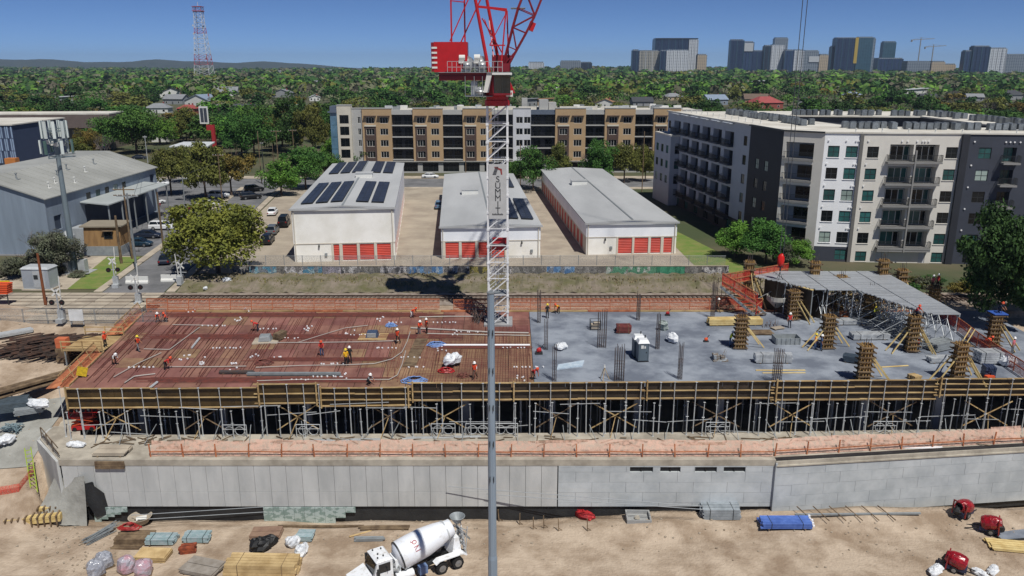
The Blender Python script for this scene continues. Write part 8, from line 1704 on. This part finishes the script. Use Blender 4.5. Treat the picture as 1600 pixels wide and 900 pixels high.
mw = P(300, 246, 0); t = thing('modern_pavilion', 'white butterfly roofed pavilion behind the parking lot', 'pavilion', (mw.x, mw.y, 0)); MB().box(-4.5, 4.5, 0, 7, 0, 3.2).obj('wall', WC['dark'], t); MB().hexa([(-6.5, -2, 3.6), (6.5, -2, 3.6), (5.5, 8, 4.2), (-5.5, 8, 4.2), (-6.5, -2, 4.0), (6.5, -2, 4.0), (5.5, 8, 4.6), (-5.5, 8, 4.6)]).obj('roof', RC['white'], t); MB().hexa([(-3.6, -1.6, 2.2), (3.2, -1.6, 2.2), (3, -.2, 2.2), (-3, -.2, 2.2), (-6.4, -1.9, 3.59), (6.4, -1.9, 3.59), (5, -.2, 3.59), (-5, -.2, 3.59)]).obj('soffit', walkconc, t)
sp = P(332, 236, 0); t = thing('pylon_sign', 'tall red pylon carrying a white framed sign by the junction', 'sign', (sp.x, sp.y, 0)); MB().box(.4, 1.6, -.6, .6, 0, 9.5).box(-1.2, 1.4, -.5, .5, 7.5, 9.5).obj('pylon', M('pylon_red', '#a52a30', .6, var=.15), t); o = MB().box(-3.4, -.2, -.3, .1, 9.8, 16).obj('sign_box', frame_white, t, (0, 0, 0), 0); MB().box(-3.0, -1.9, -.34, -.31, 10.4, 15.4).box(-1.7, -.6, -.34, -.31, 10.4, 15.4).obj('sign_face', slate, o)
# neighbourhood trees: individuals
kinds = [('green', 'leafy mid green tree'), ('dark', 'dark green tree'), ('olive', 'olive tinted tree'), ('bright', 'light green tree'), ('bare', 'leafless grey tree'), ('gold', 'brownish gold tree')]; wts = (5, 4.5, 3, 2.2, 4, 1.2); rq = random.Random(33); placed = []; k = 0; tries = 0
while k < 290 and tries < 8000:
    tries += 1; px = rq.uniform(-60, 1660); row = rq.triangular(136, 240, 165); c = P(px, row, 0)
    if c.y < 262 and c.x > -72: continue
    if c.x < -70 and c.y < 232 and c.x > -150: continue
    if -240 < c.x < -140 and 285 < c.y < 330: continue
    if c.x < -125 and c.y < 240: continue
    if hides_house(c.x, c.y, 7, 10.5): continue
    sp_ = 7+c.y*.006
    if any((c.x-a)**2+((c.y-b_)*.35)**2 < sp_**2 for a, b_ in placed): continue
    placed.append((c.x, c.y)); kd, nm = rq.choices(kinds, wts)[0]; W = rq.uniform(13, 22); H = rq.uniform(10, 15)*(1 if kd != 'bare' else 1.05)
    zone = 'left of the lattice tower' if px < 330 else 'between lattice tower and crane' if px < 740 else 'between crane and apartment roof' if px < 1140 else 'under the right skyline'; zone = ('near, ' if c.y < 480 else 'far off, ')+zone; tree(kd, (c.x, c.y, 0), W, H, nm+' among the houses '+zone, 'neighbourhood '+kd+' trees '+zone, 1 if c.y < 480 else 0, rq.randrange(4)); k += 1
# far wood and specks of far houses: one mass each
def far_wood(n, kind, seed, y0, y1, nl=26, mid=False):
    rg = np.random.default_rng(seed); row_u = rg.random(n); y = 1/(1/y0+(1/y1-1/y0)*row_u**.75); x = (rg.random(n)*2-1)*(.72*y+60); W = rg.uniform(4.5, 15, n)**1.0
    if mid:
        ok = np.array([not((abs(b) < 264 and a > -75) or (-240 < a < -140 and 280 < b < 335) or hides_house(a, b, 7, 10)) for a, b in zip(x, y)]); x, y, W = x[ok], y[ok], W[ok]; n = len(x)
    z0 = np.array([land(a, b) for a, b in zip(x, y)]); hgt = (3.5+W*rg.uniform(.55, .85, n))*(.66 if mid else 1)
    o = rg.normal(size=(n, nl, 3)); o /= np.linalg.norm(o, axis=2)[:, :, None]; o[:, :, 2] = np.abs(o[:, :, 2]); p = np.stack([x[:, None]+o[:, :, 0]*W[:, None], y[:, None]+o[:, :, 1]*W[:, None], z0[:, None]+hgt[:, None]*(.3+.7*o[:, :, 2])], 2).reshape(-1, 3); m = len(p)
    nr = o.reshape(-1, 3)+rg.normal(size=(m, 3))*.4; nr /= np.linalg.norm(nr, axis=1)[:, None]; a = np.cross(nr, rg.normal(size=(m, 3))); a /= np.linalg.norm(a, axis=1)[:, None]; b = np.cross(nr, a); s = (rg.uniform(1.6, 3.2, m)*(.3 if mid else 1)*np.repeat(np.clip(y/1400, .7, 2)*(.45+W/16), nl))[:, None]
    v = np.stack([p-a*s-b*s*.7, p+a*s-b*s*.7, p+a*s+b*s*.7, p-a*s+b*s*.7], 1).reshape(-1, 3).astype(np.float32)
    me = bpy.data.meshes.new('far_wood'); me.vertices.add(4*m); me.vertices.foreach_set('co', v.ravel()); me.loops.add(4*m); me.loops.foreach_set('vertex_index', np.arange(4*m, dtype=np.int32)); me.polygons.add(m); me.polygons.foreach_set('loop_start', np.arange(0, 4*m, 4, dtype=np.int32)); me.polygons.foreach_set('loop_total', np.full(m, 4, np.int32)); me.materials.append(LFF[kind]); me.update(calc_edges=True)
    o = O('far_wood' if not mid else 'neighbourhood_canopy', me, kind='stuff'); tag(o, ('middle distance ' if mid else 'far ')+{'green': 'mid green', 'dark': 'dark green', 'olive': 'olive', 'sage': 'grey leafless', 'bright': 'light green'}[kind]+(' tree canopy filling the gaps between the houses' if mid else ' tree canopy stretching to the horizon'), 'trees')
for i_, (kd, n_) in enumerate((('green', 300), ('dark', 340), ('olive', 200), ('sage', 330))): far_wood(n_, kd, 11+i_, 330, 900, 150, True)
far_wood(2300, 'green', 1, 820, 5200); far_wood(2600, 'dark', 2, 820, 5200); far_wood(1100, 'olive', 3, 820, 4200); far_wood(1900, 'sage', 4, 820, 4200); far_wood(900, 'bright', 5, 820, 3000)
b = MB(); rq = random.Random(44)
for k in range(150):
    y = 1/(1/1050+(1/4200-1/1050)*rq.random()); x = rq.uniform(-.68, .68)*y; s = rq.uniform(3, 6.5); z = land(x, y); b.m = rq.randrange(3); h = rq.uniform(6, 9); b.box(x-s, x+s, y, y+s, z, z+h); b.m = 2; b.add([(x-s-1, y-1, z+h), (x+s+1, y-1, z+h), (x+s+1, y+s/2, z+h+2.5), (x-s-1, y+s/2, z+h+2.5), (x+s+1, y+s+1, z+h), (x-s-1, y+s+1, z+h)], [(0, 1, 2, 3), (3, 2, 4, 5)])
o = b.obj('far_houses', [WC['white'], WC['tan'], RC['grey']], kind='stuff'); tag(o, 'specks of pale houses scattered through the far trees', 'houses')
# ================================================================ skyline
def fglass(name, c, c2, sx, sz, mort=.06):
    m = bpy.data.materials.new(name); m.use_nodes = True; N = m.node_tree.nodes; L = m.node_tree.links; b = N['Principled BSDF']; b.inputs['Roughness'].default_value = .3; g_ = N.new('ShaderNodeNewGeometry'); sp_ = N.new('ShaderNodeSeparateXYZ'); L.new(g_.outputs['Position'], sp_.inputs[0]); ad = N.new('ShaderNodeMath'); L.new(sp_.outputs[0], ad.inputs[0]); L.new(sp_.outputs[1], ad.inputs[1]); cb = N.new('ShaderNodeCombineXYZ'); L.new(ad.outputs[0], cb.inputs[0]); L.new(sp_.outputs[2], cb.inputs[1])
    br = N.new('ShaderNodeTexBrick'); br.offset = 0; br.inputs['Scale'].default_value = 1; br.inputs['Brick Width'].default_value = sx; br.inputs['Row Height'].default_value = sz; br.inputs['Mortar Size'].default_value = mort*sz; br.inputs['Color1'].default_value = lin(c)+[1]; br.inputs['Color2'].default_value = [x*.75 for x in lin(c)]+[1]; br.inputs['Mortar'].default_value = lin(c2)+[1]; L.new(cb.outputs[0], br.inputs['Vector']); L.new(br.outputs[0], b.inputs['Base Color']); MATS[name] = m; return m
SK = dict(blue=fglass('sky_blue', '#2c3d5c', '#40526f', 6, 4), navy=fglass('sky_navy', '#22304a', '#33435f', 8, 4), white=fglass('sky_white', '#5d6878', '#c6cacd', 5, 4, .3), beige=fglass('sky_beige', '#4a525e', '#a8a497', 5, 4, .25), teal=fglass('sky_teal', '#31505f', '#4d6a78', 7, 4), tan=fglass('sky_tan', '#5c5a58', '#b5a58c', 5, 4, .3), dark=fglass('sky_dark', '#28303c', '#3d4652', 6, 4), grey=fglass('sky_grey', '#4c5763', '#8c949c', 6, 4, .2))
trimw = M('sky_trim', '#b9bdc0', .6, var=.1)
def tower(label, D, blocks, fins=()):
    x0 = PY(blocks[0][0], 100, D).x; t = thing('far_tower', label, 'tower block', (x0, D, 0), 0, None); zb = land(x0, D)-1
    for i, (a, c, top, mk, dy) in enumerate(blocks):
        xa, xb = PY(a, top, D).x-x0, PY(c, top, D).x-x0; z = PY(a, top, D).z; d = max(20, (xb-xa)*.5)
        MB().box(xa, xb, dy, dy+d, zb, z).obj('block', SK[mk], t); MB().box(xa+2, xb-2, dy+2, dy+d-2, z, z+3).obj('roof_plant', SK['grey'], t)
        n = max(3, int((xb-xa)/9))
        for k in range(n+1): 
            if mk in ('blue', 'navy', 'white', 'beige', 'dark'): piece('fin', SK[mk] if k % 2 else trimw if mk in ('white', 'beige') else SK['teal'], t, (xa+(xb-xa)*k/n, dy-.6, (zb+z)/2), (1.4, 1.2, z-zb))
    for (a, c, r0, r1, mk, dy) in fins:
        xa, xb = PY(a, r0, D).x-x0, PY(c, r0, D).x-x0; MB().box(xa, xb, dy-2, dy-.2, PY(a, r1, D).z, PY(a, r0, D).z).obj('panel', mk, t)
yst = M('sky_yellow', '#b59a3c', .6, var=.1)
tower('grey blue block at the left end of the skyline', 2300, [(988, 999, 79, 'navy', 0), (999, 1030, 80, 'beige', 0)]); tower('big dark blue slab with white lattice end in the left skyline group', 2420, [(1024, 1077, 61, 'navy', 0), (1077, 1091, 62, 'white', -3)], [(1024, 1091, 59.5, 61, SK['dark'], 0)]); tower('pale block standing before the big dark slab', 2280, [(1032, 1042, 80, 'navy', 0), (1042, 1076, 79, 'white', 0)]); tower('low brown block right of the dark slab', 2300, [(1090, 1105, 86, 'tan', 0)])
tower('dark blue tower with white corner panel', 2350, [(1142, 1163, 63, 'navy', 0), (1163, 1179, 66, 'blue', 4)], [(1164, 1178, 67, 80, trimw, 4)]); tower('plain low blue block between two towers', 2380, [(1172, 1196, 80, 'blue', 0)]); tower('dark block with white vertical stripes', 2300, [(1195, 1206, 72, 'dark', 0), (1206, 1226, 71, 'white', 0)]); tower('pale lattice topped tower behind the striped block', 2450, [(1211, 1232, 60, 'grey', 0)]); tower('blue block with white patterned half', 2280, [(1227, 1241, 79, 'blue', 0), (1241, 1257, 79, 'white', 0)]); tower('glassy block with white lower half', 2300, [(1258, 1280, 80, 'grey', 0)], [(1264, 1280, 88, 97, trimw, 0)]); tower('small tan block right of the glassy one', 2320, [(1281, 1295, 86, 'tan', 0)])
tower('wide navy slab tower with yellow edge strip', 2350, [(1302, 1308, 73, 'navy', 10), (1307, 1338, 60, 'navy', 0), (1342, 1366, 59, 'teal', 2), (1366, 1370, 60, 'grey', 4)], [(1337, 1342, 58.5, 99, yst, 0)]); tower('narrow dark tower on a low base right of the yellow strip', 2400, [(1381, 1401, 66, 'teal', 0), (1371, 1410, 92, 'blue', -6)]); tower('low tan parking block below the far cranes', 2200, [(1418, 1455, 97, 'grey', 0), (1455, 1476, 97, 'tan', -4), (1476, 1494, 101, 'tan', 0)]); tower('blue and white tower cluster near the right edge', 2150, [(1510, 1523, 80, 'blue', 4), (1522, 1548, 73, 'navy', 0), (1548, 1575, 76, 'white', 3)]); tower('grey block at the right frame edge', 2250, [(1574, 1612, 86, 'grey', 0)]); tower('low white campus block left on the horizon', 2600, [(826, 850, 98, 'white', 0)]); tower('low dark roofed block on the horizon right of the crane', 2600, [(876, 908, 96, 'grey', 0), (908, 925, 98, 'dark', 4)])
for (px, top, j0, j1, lb) in ((1434, 62, 1424, 1460, 'pale tower crane, left and taller of two in the skyline'), (1455, 73, 1445, 1478, 'pale tower crane, right and lower of two in the skyline')):
    D = 2350; c = PY(px, 100, D); z = PY(px, top, D).z; t = thing('far_crane', lb, 'tower crane', (c.x, D, 0)); fm = M('far_crane', '#8e8a84', .7, var=.1); MB().box(-1, 1, -1, 1, 0, z+5).obj('mast', fm, t); MB().bar((PY(j0, top, D).x-c.x, 0, z-1), (PY(j1, top, D).x-c.x, 0, z+3), 1.4, 1.6).obj('jib', fm, t); MB().bar((0, 0, z+6), (PY(j1, top, D).x*.6+c.x*.4-c.x, 0, z+3), .5).bar((0, 0, z+6), (PY(j0, top, D).x-c.x, 0, z-1), .5).obj('tie', fm, t); MB().box(-3, 0, -2, 2, -6, 0).obj('counterweight', fm, t, (PY(j0, top, D).x-c.x+3, 0, z))
# lattice tower on the left
D = 1800; c = PY(318, 100, D); zb = land(c.x, D); zt_ = PY(313, 10, D).z; t = thing('lattice_tower', 'tall red and white lattice broadcast tower on the left horizon', 'lattice tower', (c.x, D, zb)); Ht = zt_-zb; lw_m = M('tower_white', '#cfcfd2', .6, var=.05); lr_m = M('tower_red', '#b0505c', .6, var=.05)
wid = lambda f: 17*(1-f/.8)+8*f/.8 if f < .8 else 8
nS = 14
for k in range(nS):
    f0, f1 = k/nS, (k+1)/nS; w0, w1 = wid(f0), wid(f1); b = MB()
    for i in range(4):
        cs = ((-1, -1), (1, -1), (1, 1), (-1, 1)); a, e = cs[i], cs[(i+1) % 4]; p0 = Vector((a[0]*w0, a[1]*w0, f0*Ht)); p1 = Vector((a[0]*w1, a[1]*w1, f1*Ht)); q0 = Vector((e[0]*w0, e[1]*w0, f0*Ht)); q1 = Vector((e[0]*w1, e[1]*w1, f1*Ht)); b.bar(p0, p1, .9).bar(p0, q0, .6).bar(p0, q1, .45).bar(q0, p1, .45)
    b.obj('tower_section', lr_m if k in (3, 4, 9, 13) else lw_m, t)
MB().box(-10, 10, -10, 10, Ht-10, Ht-8.8).box(-10, 10, -10, 10, Ht-1, Ht).obj('platform', lr_m, t); MB().tube((0, 0, Ht), (0, 0, Ht+9), .5).obj('antenna', lw_m, t)
for k in range(14): MB().box(-1.2, 1.2, -.8, .8, 0, 3.5).obj('antenna', lw_m, t, (random.choice((-1, 1))*wid(.6)*1.05, -wid(.6), Ht*random.uniform(.2, .75)))
# ================================================================ haze
hz_m = bpy.data.materials.new('haze'); hz_m.use_nodes = True; N = hz_m.node_tree.nodes; N.clear(); vo = N.new('ShaderNodeVolumePrincipled'); vo.inputs['Color'].default_value = (.62, .78, 1, 1); vo.inputs['Density'].default_value = 7e-5; vo.inputs['Anisotropy'].default_value = .2; ou = N.new('ShaderNodeOutputMaterial'); hz_m.node_tree.links.new(vo.outputs[0], ou.inputs['Volume'])
o = MB().box(-10500, 10500, -900, 10500, -14, 175).obj('haze', hz_m, kind='stuff'); tag(o, 'thin pale blue haze over the whole view', 'haze')
